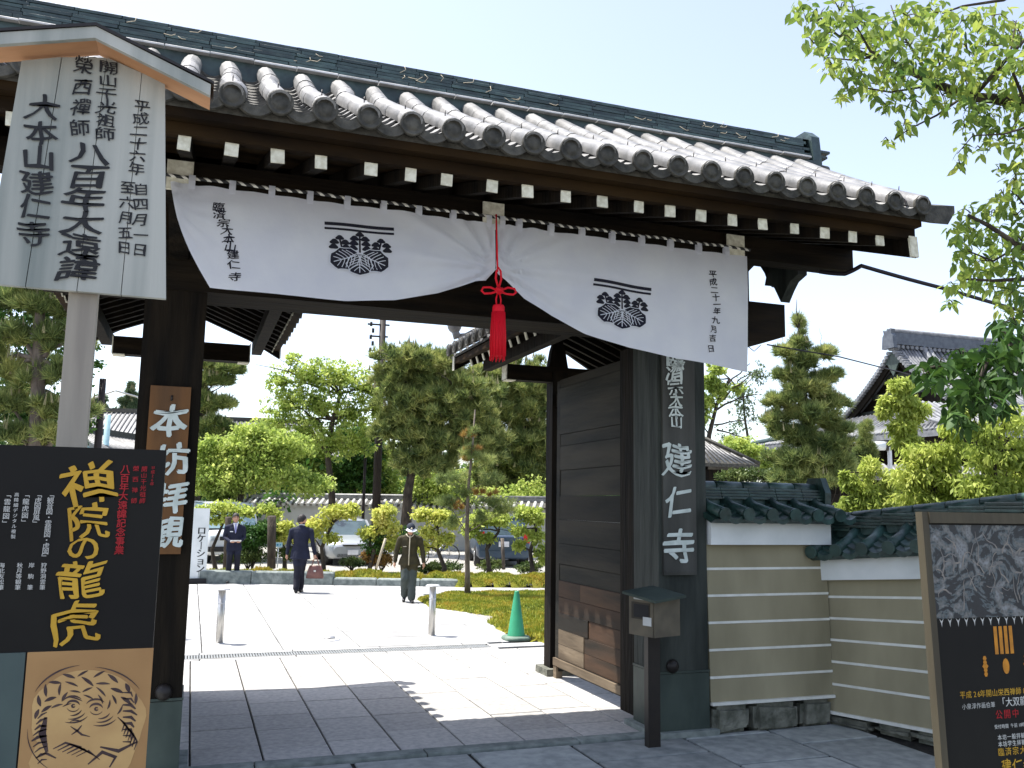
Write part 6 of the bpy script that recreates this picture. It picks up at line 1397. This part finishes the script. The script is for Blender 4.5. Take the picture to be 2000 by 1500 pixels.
tree('maple_tree', 'sparse half-bare tree between curtain corner and pointed pine', 'tree', [(1470, 950), (1465, 880), (1455, 820), (1450, 760)], 40,
     [(1450, 780, 34, 40), (1480, 730, 22, 18), (1430, 860, 30, 26)], 'farleaf', 1500, .15, 'leaf', (.09, .03), per=8, shell=.1)
tree('maple_tree', 'low spreading green maple above the taller ochre wall roof', 'maple tree', [(1440, 960), (1440, 910)], 38, [(1400, 885, 30, 12), (1440, 870, 40, 14), (1475, 885, 34, 14), (1425, 905, 44, 12), (1500, 905, 34, 14)], 'maple', 9000, .14, 'leaf', (.08, .035), per=20, shell=.1)
B = px_blobs([(1440, 930, 50, 12), (1500, 930, 40, 14), (1560, 932, 50, 14), (1620, 935, 40, 14)], 22); t = thing('hedge', 'brownish rough hedge just above the taller ochre wall roof', 'hedge', (B[0][0][0], B[0][0][1], 0))
P2, D2 = cloud(B, 9000, per=30, shell=.3); place('foliage', npmesh('hedge', leaves(P2, .09, .4, -.3), 4, LM['shrub']), t)
mb = MB()
for c, r in B:
    for q in range(6): limb(mb, (c[0]+rnd.uniform(-.3, .3), c[1], 0), Vector(c)+Vector((rnd.uniform(-.4, .4), 0, rnd.uniform(-.1, .2))), .03, .008, n=5)
mb.build('stem', M['bark'], t)
LB = [('tall yellow-green maple rising before the temple hall, topmost of the bright maples', [(1790, 1000), (1780, 900), (1765, 800)], 11.5, [(1760, 752, 22, 16), (1765, 785, 26, 16), (1725, 800, 16, 13), (1790, 800, 26, 16), (1762, 830, 28, 18), (1775, 862, 26, 16), (1728, 778, 10, 9)]),
      ('yellow-green maple directly behind the corner of the two ochre walls', [(1700, 1020), (1700, 960), (1700, 925)], 12.5, [(1700, 915, 22, 22), (1660, 940, 18, 14), (1690, 955, 28, 20), (1725, 965, 30, 20), (1650, 925, 10, 10), (1740, 940, 20, 22), (1700, 990, 50, 24), (1660, 985, 24, 20)]),
      ('broad yellow-green maple behind the lower ochre wall, left of the framed poster', [(1830, 1040), (1825, 960), (1820, 900)], 10.5, [(1800, 890, 40, 24), (1850, 880, 38, 28), (1780, 930, 44, 26), (1840, 930, 50, 30), (1800, 975, 60, 22), (1880, 960, 50, 26), (1860, 835, 26, 20), (1830, 1005, 80, 22)]),
      ('yellow-green maple at the far right above the framed poster', [(1950, 1040), (1945, 960), (1940, 880)], 10.0, [(1920, 840, 34, 24), (1970, 820, 36, 28), (1930, 890, 48, 28), (1985, 890, 44, 34), (1920, 945, 56, 28), (1990, 955, 50, 28), (1890, 800, 18, 16), (2050, 880, 60, 60), (1960, 1000, 90, 22)])]
for lab, tk, d_, bl in LB:
    tree('bright_maple', lab, 'maple tree', tk, d_, bl, 'lime', 9500, .075, 'leaf', (.05, .022), 'bark', group='bright maples behind the walls', per=9, clump=.26, shell=.15, asp=.36, droop=.75, up=.3, fy=1.15, fx=1.1)
# --- near cherry boughs hanging in from the right
tc_ = thing('cherry_tree', 'near cherry tree whose leafy boughs hang in from the upper right', 'tree', (at(2500, 985, 5.4).x, at(2500, 985, 5.4).y, 0))
mb = MB(); D0 = 5.2
tb = Vector(tc_.location); top = at(2420, 300, 5.4)
mb.tube([tb, tb.lerp(top, .4)+Vector((.05, .03, 0)), top], [.17, .13, .10], 12)
BR = [([(2420, 320), (2200, 230), (2000, 196), (1900, 190), (1830, 165), (1760, 130), (1700, 112)], .045, 5.4), ([(1700, 112), (1660, 90), (1620, 55), (1590, 20)], .012, 5.4), ([(1760, 130), (1700, 100), (1672, 50), (1660, -10)], .010, 5.2),
      ([(1830, 165), (1790, 110), (1755, 55), (1740, 10)], .011, 5.6), ([(1900, 190), (1980, 100), (2040, 40)], .016, 5.3), ([(2000, 196), (1970, 120), (1985, 40)], .010, 5.0), ([(1880, 190), (1830, 225), (1780, 250), (1745, 272)], .008, 5.1),
      ([(2000, 250), (1960, 262), (1900, 265), (1870, 300)], .007, 5.0), ([(2060, -60), (1960, 0), (1880, 12), (1840, 26)], .014, 5.6), ([(1700, 112), (1670, 118), (1610, 112), (1580, 88)], .007, 5.5), ([(1830, 165), (1740, 180), (1680, 170), (1645, 180)], .008, 5.3),
      ([(2420, 500), (2200, 480), (2040, 500), (1990, 480), (1930, 440), (1890, 420)], .028, 5.0), ([(2100, 540), (2000, 545), (1940, 548), (1880, 545)], .016, 5.0), ([(1990, 480), (1940, 510), (1890, 490), (1865, 480)], .008, 5.1), ([(2000, 400), (1985, 380), (1970, 370)], .006, 5.0),
      ([(2420, 640), (2150, 640), (2000, 660), (1930, 700), (1860, 710), (1800, 722)], .022, 4.2), ([(1930, 700), (1910, 750), (1870, 790), (1850, 810)], .010, 4.1), ([(2050, 655), (1990, 620), (1950, 632)], .008, 4.2)]
for pts, r, d_ in BR:
    P_ = [at(x, y, d_+rnd.uniform(-.04, .04)) for x, y in pts]; mb.tube(P_, [lerp(r, r*.3, i/(len(P_)-1)) for i in range(len(P_))], 8)
mb.tube([top, at(2420, 320, 5.4)], .06, 8); mb.tube([at(2500, 700, 5.4), at(2420, 500, 5.0)], .05, 8); mb.tube([at(2500, 800, 5.4), at(2420, 640, 4.2)], .05, 8)
# twigs and leaves
LEAF = []
def spray(px, py, r, n, d_, sz, light):
    c = at(px, py, d_)
    for i in range(int(n*(2.1 if px < 2020 else .8))):
        a = rnd.uniform(0, 2*pi); q = r*sqrt(rnd.random()); p = at(px+q*cos(a), py+q*sin(a)*.8, d_+rnd.gauss(0, .22)); LEAF.append((p, sz*rnd.uniform(.7, 1.2), light))
    for i in range(max(1, n//7)):
        a = rnd.uniform(0, 2*pi); q = r*rnd.uniform(.5, 1); p = at(px+q*cos(a), py+q*sin(a)*.8, d_+rnd.uniform(-.15, .15)); mb.tube([c, c.lerp(p, .5)+Vector((0, 0, .02)), p], [.004, .003, .0015], 5)
SP = [(1565, 15, 26, 16), (1600, 40, 34, 26), (1590, 85, 24, 14), (1640, 20, 34, 26), (1640, 70, 36, 30), (1625, 125, 28, 20), (1680, 40, 34, 28), (1690, 95, 38, 34), (1670, 150, 34, 26), (1645, 185, 14, 10), (1725, 60, 36, 30), (1735, 120, 38, 36), (1715, 165, 34, 24), (1770, 30, 36, 30), (1780, 85, 38, 34), (1785, 145, 38, 36), (1760, 190, 26, 14), (1730, 205, 14, 7),
      (1825, 25, 36, 30), (1830, 75, 34, 26), (1835, 130, 38, 36), (1840, 185, 36, 32), (1800, 205, 24, 12), (1765, 245, 22, 10), (1735, 275, 12, 5), (1885, 40, 36, 30), (1890, 100, 38, 34), (1885, 155, 36, 34), (1895, 210, 34, 28), (1940, 30, 36, 28), (1945, 90, 38, 34), (1945, 150, 38, 36), (1950, 205, 38, 32), (1990, 60, 34, 30), (1995, 120, 34, 32), (1995, 185, 34, 32), (1985, 245, 30, 22), (1925, 245, 26, 14), (1885, 250, 20, 8), (1880, 290, 14, 6), (1915, 290, 14, 5), (1875, 320, 12, 5), (1950, 275, 22, 9), (1995, 280, 16, 8),
      (1985, 355, 24, 14), (1950, 330, 16, 6), (1990, 320, 20, 10), (1960, 380, 22, 10), (1895, 415, 26, 14), (1940, 410, 28, 18), (1985, 420, 30, 22), (1870, 450, 22, 12), (1900, 460, 32, 26), (1950, 460, 34, 30), (1995, 470, 28, 26), (1880, 500, 26, 16), (1930, 510, 34, 30), (1980, 520, 32, 28), (1895, 545, 30, 22), (1945, 560, 32, 24), (1990, 570, 26, 20), (1865, 560, 18, 10), (1860, 590, 12, 6), (1960, 600, 16, 7), (1990, 610, 16, 7)]
for px_, py_, r, n in SP: spray(px_, py_, r, n, 5.2+rnd.uniform(-.3, .3), .072, 0)
for px_ in range(2040, 2400, 60):  # unseen rest of the crown, added outside the view for its shade
    for py_ in range(-120, 640, 60): spray(px_, py_+rnd.uniform(-20, 20), 40, 26, 5.2, .075, 0)
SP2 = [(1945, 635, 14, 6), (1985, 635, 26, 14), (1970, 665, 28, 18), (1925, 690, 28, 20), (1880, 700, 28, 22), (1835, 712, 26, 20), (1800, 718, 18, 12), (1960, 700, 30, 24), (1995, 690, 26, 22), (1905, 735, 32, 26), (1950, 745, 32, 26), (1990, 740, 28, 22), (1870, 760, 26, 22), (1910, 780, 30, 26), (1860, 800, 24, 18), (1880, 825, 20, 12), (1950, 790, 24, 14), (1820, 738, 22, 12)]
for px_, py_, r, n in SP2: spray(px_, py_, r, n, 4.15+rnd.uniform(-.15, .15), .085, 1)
mb.build('branch', M['bark'], tc_)
# leaf mesh: folded, pointed, with a stalk
lf = MB(); v = [(0, 0, 0), (.30, .20, .04), (.62, .17, .05), (1.0, 0, -.02), (.62, -.17, .05), (.30, -.20, .04), (.33, 0, 0), (.64, 0, .005), (-.22, 0, .03), (-.2, .015, .03)]
lf.add(v, [(0, 1, 6), (1, 2, 7, 6), (2, 3, 7), (3, 4, 7), (4, 5, 6, 7), (5, 0, 6), (8, 0, 9)], 0, True)
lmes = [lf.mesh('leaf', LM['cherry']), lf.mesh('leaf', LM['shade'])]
def leafrot():
    d = Vector((rnd.gauss(0, .6), rnd.gauss(0, .6), -abs(rnd.gauss(.7, .5)))).normalized(); n_ = Vector((rnd.gauss(0, .6), rnd.gauss(0, .6), 1)); s = d.cross(n_).normalized(); n_ = s.cross(d); return Matrix((d, s, n_)).transposed()
vis = [l for l in LEAF if (l[0]-CAMP).dot(cR)/(l[0]-CAMP).dot(cF)*FPX+1000 < 2005]; oth = [l for l in LEAF if l not in vis] if False else []
order = sorted(range(len(LEAF)), key=lambda i: ((LEAF[i][0]-CAMP).dot(cR)/(LEAF[i][0]-CAMP).dot(cF)*FPX > 1000, -LEAF[i][1]/(LEAF[i][0]-CAMP).length))
arrs = {0: [], 1: []}
for rank, i in enumerate(order):
    p, s, k = LEAF[i]; R_ = leafrot()
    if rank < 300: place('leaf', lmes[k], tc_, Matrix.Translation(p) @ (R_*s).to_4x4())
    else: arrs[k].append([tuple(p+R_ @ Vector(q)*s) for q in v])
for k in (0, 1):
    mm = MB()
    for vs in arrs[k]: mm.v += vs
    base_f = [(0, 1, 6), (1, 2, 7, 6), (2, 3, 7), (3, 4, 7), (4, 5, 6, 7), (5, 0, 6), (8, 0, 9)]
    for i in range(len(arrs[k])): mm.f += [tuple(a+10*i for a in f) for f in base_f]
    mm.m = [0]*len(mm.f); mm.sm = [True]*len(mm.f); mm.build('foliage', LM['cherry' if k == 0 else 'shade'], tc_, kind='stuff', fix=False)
# ================================================================ FAR BUILDINGS AND POLES
# white plastered boundary wall with tiled coping behind the car park
A, B = at(452, 985, 42), at(1250, 995, 38); A.z = B.z = 0; d = (B-A).normalized(); nr = Vector((-d.y, d.x, 0)); L = (B-A).length
A = A-d*6; L += 6
wt = thing('plaster_wall', 'long white plastered wall with scalloped tiled coping behind the cars and pines', 'wall', A)
R3 = Matrix((d, nr, Vector((0, 0, 1)))).transposed()
mb = MB(); mb.box(A+d*L/2+Vector((0, 0, .95)), (L, .4, 1.9), R3); mb.build('wall_body', M['farplaster'], wt)
mb = MB(); mb.loft([[A+d*x+nr*y+Vector((0, 0, z)) for y, z in ((-.48, 1.92), (0, 2.22), (.48, 1.92), (.40, 1.86), (-.40, 1.86))] for x in (0, L)], smooth=False); mb.build('coping', M['tiledark'], wt)
mb = MB(); mb.box(A+d*L/2+Vector((0, 0, 2.24)), (L, .26, .14), R3); mb.tube([A+Vector((0, 0, 2.34)), A+d*L+Vector((0, 0, 2.34))], .08, 8); mb.build('ridge_tile', M['tile'], wt)
mb = MB(); mb.tube([Vector((0, 0, 0)), nr*-.48+Vector((0, 0, -.30)), nr*-.52+Vector((0, 0, -.32))], [.075, .085, .085], 8); rm = mb.mesh('roll_tile', M['farplaster']); x = .2
while x < L: place('roll_tile', rm, wt, Matrix.Translation(A+d*x+Vector((0, 0, 2.20)))); x += .30
def gable_house(name, lab, c, W_, D_, hw, hr, ang, wallm, roofm, cat='house', openings=()):
    """c centre; ridge along local x"""
    t = thing(name, lab, cat, (c.x, c.y, 0)); R = Matrix.Rotation(ang, 3, 'Z'); w = lambda p: Vector((c.x, c.y, 0))+R @ Vector(p)
    mb = MB(); mb.box(w((0, 0, hw/2)), (W_, D_, hw), R); mb.build('wall', wallm, t); ov = .5
    for s in (-1, 1):
        mb = MB(); mb.loft([[w(p) for p in ((x, s*(D_/2+ov), hw-.12), (x, 0, hr), (x, 0, hr-.15), (x, s*(D_/2+ov), hw-.27))] for x in (-W_/2-ov, W_/2+ov)], smooth=False); r = mb.build('roof', roofm, t)
        rr = MB(); rr.tube([R @ Vector((0, s*(D_/2+ov+.03), hw-.11)), R @ Vector((0, 0, hr+.01))], .07, 6); rm = rr.mesh('tile_row', M['tile']); x = -W_/2-ov+.1; q = 0
        while x < W_/2+ov and q < 70: place('tile_row', rm, r, Matrix.Translation(w((x, 0, 0)))); x += max(.30, W_/60); q += 1
    for s in (-1, 1): mb = MB(); mb.prism([(-D_/2, hw), (D_/2, hw), (0, hr-.15)], w((s*(W_/2-.05), 0, 0)), R @ Vector((0, 1, 0)), (0, 0, 1), R @ Vector((.05*s, 0, 0))); mb.build('gable', wallm, t)
    mb = MB(); mb.bar(w((-W_/2-ov, 0, hr+.10)), w((W_/2+ov, 0, hr+.10)), .34, .28); mb.build('ridge', M['tiledark'], t)
    for (x, z, ww, hh_) in openings:
        mb = MB(); mb.box(w((x, -D_/2-.01, z)), (ww, .08, hh_), R); f = mb.build('window', M['darkmetal'], t); mb = MB(); mb.box(w((x, -D_/2-.06, z)), (ww-.14, .02, hh_-.14), R); mb.build('pane', M['glasspale'], f)
    return t
gable_house('house', 'low house with pale ribbed tile roof seen between sign post and left pillar', at(225, 985, 60)+Vector((0, 0, 0)), 10, 7, 5.3, 7.9, -.25, M['farplaster'], M['halltile'], openings=[(-2, 3.8, 1.2, 1.0), (1.5, 3.8, 1.6, 1.0)])
gable_house('house', 'tiled house roof just visible above the maple, right of the left pillar', at(440, 985, 66), 12, 7, 5.4, 8.0, -.1, M['farplaster'], M['halltile'], openings=[(-2, 4, 1.5, 1)])
gable_house('house', 'dark low tiled roof half hidden behind maple branches above the white wall', at(505, 985, 50), 9, 5, 2.5, 4.0, -.3, M['darkwood'], M['tiledark'], openings=[(2.5, 1.8, 1.5, .8)])
gable_house('house', 'white two-storey building showing in slivers behind the cherry trunk', at(615, 985, 70), 9, 8, 4.6, 6.6, -.3, M['plaster'], M['tile'], openings=[(-2, 3.6, 1.4, 1), (1, 3.6, 1.4, 1), (-2, 1.6, 1.4, 1)])
# annexe with blue-white gable left
c = at(190, 985, 40); t = gable_house('shed', 'small pale blue-white gabled annexe beside the short pole at left', c, 5, 4.5, 3.6, 4.9, 1.15, M['cyanblue'], M['tile'], 'shed')
# poles
def pole(name, lab, px, y0, y1, d, r, m='pole', cat='pole'):
    a = foot(px, d); b = at(px, y1, d); b = Vector((a.x, a.y, b.z)); t = thing(name, lab, cat, a); mb = MB(); mb.tube([a, b], [r, r*.72], 12); mb.build('shaft', M[m], t); return t, a, b
t, a, b = pole('utility_pole', 'tall brown utility pole with insulators rising beside the big pine', 735, 1050, 610, 40, .20, cat='utility pole')
for z, l in ((b.z-.35, 1.0), (b.z-.9, .8), (b.z-1.9, .8)): mb = MB(); mb.bar((b.x-l*.7, b.y, z), (b.x+l*.3, b.y-.1, z), .07, .07); mb.build('cross_arm', M['darkmetal'], t)
for i in range(6): mb = MB(); zz = b.z-.25-.3*i; mb.tube([(b.x-.55+.1*(i % 2), b.y-.08, zz), (b.x-.55+.1*(i % 2), b.y-.08, zz-.2)], .06, 8); mb.build('insulator', M['carblack'], t)
for zc in (b.z-3.4, b.z-4.0): mb = MB(); mb.tube([(b.x-.32, b.y-.1, zc+.25), (b.x-.32, b.y-.1, zc-.25)], .13, 10); mb.build('switch_box', M['pole'], t)
for z in (b.z-5, b.z-6): mb = MB(); mb.tube([(b.x, b.y, z-.05), (b.x, b.y, z+.05)], .21, 10); mb.build('band', M['greypillar'], t)
pole('utility_pole', 'thin dark pole just left of the tall utility pole', 710, 1050, 850, 38, .07, cat='pole')
pole('short_pole', 'short dark red-brown pole beside the pale notice board post', 182, 900, 735, 22, .11, cat='pole'); pole('short_pole', 'pale blue post before the tiled house at left', 198, 900, 808, 38, .16, 'cyanblue', cat='pole')
# street lamp before the hall
c = at(1737, 873, 30); t = thing('street_lamp', 'white-headed street lamp on a square grey post before the temple hall', 'street lamp', foot(1740, 30)); 
mb = MB(); mb.bar((c.x, c.y, 0), (c.x, c.y, c.z), .10, .10, up=(0, 1, 0)); mb.build('post', M['capsteel'], t); mb = MB(); mb.bar((c.x, c.y, c.z-.04), (c.x-.35, c.y+.1, c.z-.02), .06, .06); mb.build('arm', M['capsteel'], t)
mb = MB(); h0 = at(1690, 871, 30); h1 = at(1728, 871, 30); mb.tube([h0, h1], .15, 14); mb.build('lamp_head', M['plaster'], t); mb = MB(); mb.tube([h1, h1+(h1-h0).normalized()*.09], .16, 14); mb.build('lamp_collar', M['darkmetal'], t)
# small hipped pavilion right of the pillar
c = at(1352, 985, 33); ez, rz_ = at(1352, 908, 33).z, at(1352, 845, 33).z
t = thing('pavilion', 'small building with pale ribbed hip roof just above the taller wall', 'pavilion', (c.x, c.y, 0)); C0 = Vector((c.x, c.y, 0)); hx = 1.75
mb = MB(); mb.box(C0+Vector((0, 0, (ez-.2)/2)), (2.6, 2.6, ez-.2)); mb.build('wall', M['darkwood'], t)
corners = [C0+Vector((sx*hx, sy*hx, ez)) for sx, sy in ((-1, -1), (1, -1), (1, 1), (-1, 1))]; ap = C0+Vector((0, 0, rz_))
for i in range(4):
    a_, b_ = corners[i], corners[(i+1) % 4]; a2, b2 = ap.lerp(a_, .08), ap.lerp(b_, .08)
    dn = Vector((0, 0, -.12)); mb = MB(); mb.add([a_, b_, b2, a2, a_+dn, b_+dn, b2+dn, a2+dn], [(0, 1, 2, 3), (4, 7, 6, 5), (0, 4, 5, 1), (1, 5, 6, 2), (2, 6, 7, 3), (3, 7, 4, 0)]); r = mb.build('roof', M['tiledark'], t)
    for k in range(1, 15):
        f = k/15; e = a_.lerp(b_, f); s_ = min(f, 1-f)*2; top_ = a_.lerp(b_, f).lerp(ap+(b_-a_)*(f-.5)*.08, min(1, s_+.05)) if s_ < 1 else ap
        mb = MB(); mb.tube([e+Vector((0, 0, .02)), top_+Vector((0, 0, .03))], .045, 6); mb.build('tile_row', M['tile'], r)
for q in corners: mb = MB(); mb.tube([q+Vector((0, 0, .04)), ap+Vector((0, 0, .06))], .07, 6); mb.build('hip_ridge', M['tiledark'], t)
mb = MB(); mb.lathe([(.22, 0), (.22, .16), (.12, .2), (.16, .3), (.08, .4), (.01, .5)], ap+Vector((0, 0, 0)), 12); mb.build('finial', M['tiledark'], t)
# ---- temple hall: hip-and-gable roof, ridge along x
AP = at(1737, 652, 65)+Vector((1.3, 0, 0)); gx, gy, gz = AP.x, AP.y, AP.z
hall = thing('temple_hall', 'great temple hall with sweeping grey hip-and-gable roof beyond the bright maples', 'temple hall', (gx+14, gy, 0))
RL = 26.0          # ridge length
def gz_(u): return gz-.9 - 4.9*(u**.78) if u > 0 else gz-.9     # gable slope profile, u 0..1 (concave)
GWd = 5.6
def slopeY(s, u): return gy+s*GWd*u
us = [0, .12, .28, .46, .64, .82, 1.0]
for s in (-1, 1):
    mb = MB(); mb.loft([[Vector((x, slopeY(s, u), gz_(u))) for u in us]+[Vector((x, slopeY(s, u), gz_(u)-.35)) for u in us[::-1]] for x in (gx-.7, gx+RL)], smooth=False); r = mb.build('main_roof', M['halltile'], hall)
    if s < 0:
        rr = MB(); rr.tube([Vector((0, slopeY(s, u), gz_(u)+.06)) for u in us], .13, 6); rm = rr.mesh('tile_row', M['halltile']); x = gx-.5; q = 0
        while x < gx+RL and q < 80: place('tile_row', rm, r, Matrix.Translation((x, 0, 0))); x += .42 if x > gx+.9 else .30; q += 1
    # verge: rows of round tile ends down the gable edge
    dm = MB(); dm.tube([(-.10, 0, 0), (.55, 0, 0)], .15, 8); dme = dm.mesh('verge_tile', M['halltile'])
    for k in range(26): u = (k+.5)/26; place('verge_tile', dme, r, Matrix.Translation((gx-1.15, slopeY(s, u), gz_(u)+.02)))
    mb = MB(); mb.loft([[Vector((gx-.95+dx, slopeY(s, u), gz_(u)-dz)) for dx, dz in ((0, .12), (.18, .12), (.18, .75), (0, .75))] for u in us], smooth=False); mb.build('gable_board', M['darkwood'], hall)
mb = MB(); mb.add([Vector((gx-.2, slopeY(s, u), gz_(u)-.35)) for s, u in [(-1, u) for u in us[::-1]]+[(1, u) for u in us[1:]]], [tuple(range(13))]); mb.build('gable_panel', M['darkwood'], hall)
for zz, ww in ((gz-3.0, 3.4), (gz-4.3, 6.0), (gz-5.5, 9.0)): mb = MB(); mb.box((gx-.32, gy, zz), (.22, ww, .30)); mb.build('gable_beam', M['greypillar'], hall)
for yy in (-1.6, 0, 1.6): mb = MB(); mb.box((gx-.30, gy+yy, gz-4.9), (.2, .35, 1.2)); mb.build('gable_strut', M['darkwood_x'], hall)
mb = MB(); mb.prism([(-.9, .2), (-.5, .75), (0, .95), (.5, .75), (.9, .2), (.5, .05), (.2, -.5), (0, -.8), (-.2, -.5), (-.5, .05)], (gx-1.1, gy, gz-2.3), (0, 1, 0), (0, 0, 1), (.12, 0, 0)); mb.build('gable_pendant', M['copper'], hall)
# ridge
mb = MB(); mb.box((gx+RL/2-.6, gy, gz-.35), (RL+1.2, .6, .85)); mb.build('main_ridge', M['hallridge'], hall); mb = MB(); mb.tube([(gx-1.2, gy, gz+.25), (gx+RL, gy, gz+.25)], .2, 8); mb.build('ridge_cap', M['halltile'], hall)
rm = MB(); rm.tube([(0, -.45, 0), (0, -.30, 0)], .13, 8); rme_ = rm.mesh('ridge_disc', M['halltile'])
for k in range(60): place('ridge_disc', rme_, hall, Matrix.Translation((gx-.9+k*.42, gy, gz-.98)))
mb = MB(); mb.prism([(-.6, -.8), (.6, -.8), (.5, .1), (.35, .3), (.42, .6), (.15, .4), (0, .65), (-.15, .4), (-.42, .6), (-.35, .3), (-.5, .1)], (gx-1.5, gy, gz-.3), (0, 1, 0), (0, 0, 1), (.35, 0, 0)); mb.build('ridge_end_ornament', M['hallridge'], hall)
# descending ridges
for off in (1.6, 2.1):
    mb = MB(); mb.tube([Vector((gx+off, slopeY(-1, u), gz_(u)+.22)) for u in us], .20, 8); mb.build('descending_ridge', M['halltile'], hall)
# lower skirt roof all round
z0, z1 = gz_(1)+.0, gz_(1)-2.1; ex, ey = 5.4, 4.6
xa, xb, ya, yb = gx-.8, gx+RL, gy-GWd, gy+GWd
inn = [Vector((xa, ya, z0)), Vector((xb, ya, z0)), Vector((xb, yb, z0)), Vector((xa, yb, z0))]; outp = [Vector((xa-ex, ya-ey, z1)), Vector((xb+ex, ya-ey, z1)), Vector((xb+ex, yb+ey, z1)), Vector((xa-ex, yb+ey, z1))]
for i in range(4):
    a, b, c_, e_ = inn[i], inn[(i+1) % 4], outp[(i+1) % 4], outp[i]; dn = Vector((0, 0, -.35))
    ma, mb_ = a.lerp(e_, .5)+Vector((0, 0, -.35)), b.lerp(c_, .5)+Vector((0, 0, -.35))
    mb = MB(); mb.add([a, b, mb_, ma, c_, e_, c_+dn, e_+dn, mb_+dn, ma+dn], [(0, 1, 2, 3), (3, 2, 4, 5), (5, 4, 6, 7), (7, 6, 8, 9), (9, 8, 1, 0)]); r = mb.build('skirt_roof', M['halltile'], hall)
    if i in (0, 3):
        n_ = 78 if i == 0 else 48; jm = MB()
        for k in range(n_):
            f = (k+.5)/n_; o_ = e_.lerp(c_, f)
            i_ = a.lerp(b, max(0, min(1, ((o_-a).dot(b-a))/(b-a).length_squared))); 
            tt = 1.0
            pr_ = a+(b-a)*(((o_-a).dot(b-a))/(b-a).length_squared)
            if ((pr_-a).dot(b-a) < 0): tt = 1-((a-pr_).length/((a-e_).dot((a-b).normalized()) if abs((a-e_).dot((a-b).normalized())) > 1e-3 else 1))
            elif ((pr_-b).dot(b-a) > 0): tt = 1-((pr_-b).length/max(1e-3, abs((c_-b).dot((b-a).normalized()))))
            tt = max(.05, min(1, tt)); up_ = Vector((pr_.x, pr_.y, z0)); mid_ = o_.lerp(up_, .5*1)+Vector((0, 0, -.30)); pts_ = [o_+Vector((0, 0, .06)), o_.lerp(up_, min(tt, .5))+Vector((0, 0, -.30*min(tt, .5)*2+.06))]+([o_.lerp(up_, tt)+Vector((0, 0, .06-.6*(1-tt)))] if tt > .5 else [])
            q_ = MB(); q_.tube(pts_, .12, 6); q_.build('tile_row', M['halltile'], r)
    mb = MB(); mb.tube([a+Vector((0, 0, .2)), a.lerp(e_, .5)+Vector((0, 0, -.1)), e_+Vector((0, 0, .25))], .24, 8); mb.build('hip_ridge', M['ridgetile'], hall)
# dark eaves, body, posts, rail
mb = MB(); mb.box(((xa+xb)/2, gy, z1-.45), (xb-xa+2*ex-1.2, yb-ya+2*ey-1.2, .35)); mb.build('eave_bracket', M['darkwood'], hall)
mb = MB(); mb.box(((xa+xb)/2, gy, (z1-.6)/2), (xb-xa+2.2, yb-ya+2.0, z1-.6)); mb.build('wall', M['darkwood'], hall)
for k in range(9): mb = MB(); mb.tube([(xa-1.2, ya-1.1+k*(yb-ya+2.2)/8, 0), (xa-1.2, ya-1.1+k*(yb-ya+2.2)/8, z1-.6)], .22, 8); mb.build('column', M['darkwood_x'], hall)
for k in range(12): mb = MB(); mb.tube([(xa-1.2+k*(xb-xa)/11, ya-1.1, 0), (xa-1.2+k*(xb-xa)/11, ya-1.1, z1-.6)], .22, 8); mb.build('column', M['darkwood_x'], hall)
mb = MB(); mb.box((xa-1.3, gy, z1-2.4), (.2, yb-ya+2.2, .3)); mb.build('tie_beam', M['greypillar'], hall)
# tiled wall roofs low before the hall
c = at(1735, 985, 34); c.z = 0; t = thing('plaster_wall', 'far low wall with pale tiled coping below the street lamp', 'wall', c)
mb = MB(); mb.box(c+Vector((0, 0, 1.3)), (9, .4, 2.6)); mb.build('wall_body', M['darkwood'], t); zt = at(1735, 908, 34).z
mb = MB(); mb.box(c+Vector((0, 0, 2.8)), (9, .35, .9)); mb.v = []; mb.f = []; mb.m = []; mb.sm = []
mb.loft([[c+Vector((x, y, z)) for y, z in ((-.75, zt-.55), (0, zt), (.75, zt-.55))] for x in (-4.5, 4.5)], smooth=False); mb.build('coping', M['tile'], t)
rm = MB(); rm.tube([(0, -.78, -.56), (0, 0, .02)], .07, 6); q = rm.mesh('roll_tile', M['tile'])
for k in range(30): place('roll_tile', q, t, Matrix.Translation(c+Vector((-4.4+k*.3, 0, zt))))
# distant tree belt closing the horizon
def belt(name, lab, x0, x1, y, h, n, leaf='farleaf', size=.7):
    P_ = []; k = 0
    B = []
    x = x0
    while x < x1: r = rnd.uniform(3, 5.5); hh_ = h*rnd.uniform(.65, 1.1); B.append(((x, y+rnd.uniform(-4, 4), hh_*.52), (r, r, hh_*.5))); x += r*1.05
    P2, D2 = cloud(B, n, per=60, clump=.22, shell=.5); o = place(name, npmesh(name, leaves(P2, size, .7, 0), 4, LM[leaf]), None, kind='stuff'); tag(o, lab, 'trees'); return o
belt('far_trees', 'far belt of mixed green trees behind the houses and pines through the gateway', -45, 40, 78, 7.0, 46000, 'farleaf', .55)
belt('far_trees', 'green tree mass behind the white wall seen under the pine boughs', -2, 26, 48, 5.0, 30000, 'deep', .34)
belt('far_trees', 'far greenery right of the gate, low behind the hedge and the hall', 26, 100, 62, 6.0, 34000, 'farleaf', .5)
belt('far_trees', 'greenery filling the left edge behind the tall left pine', -22, -7.5, 36, 4.6, 24000, 'deep', .16)
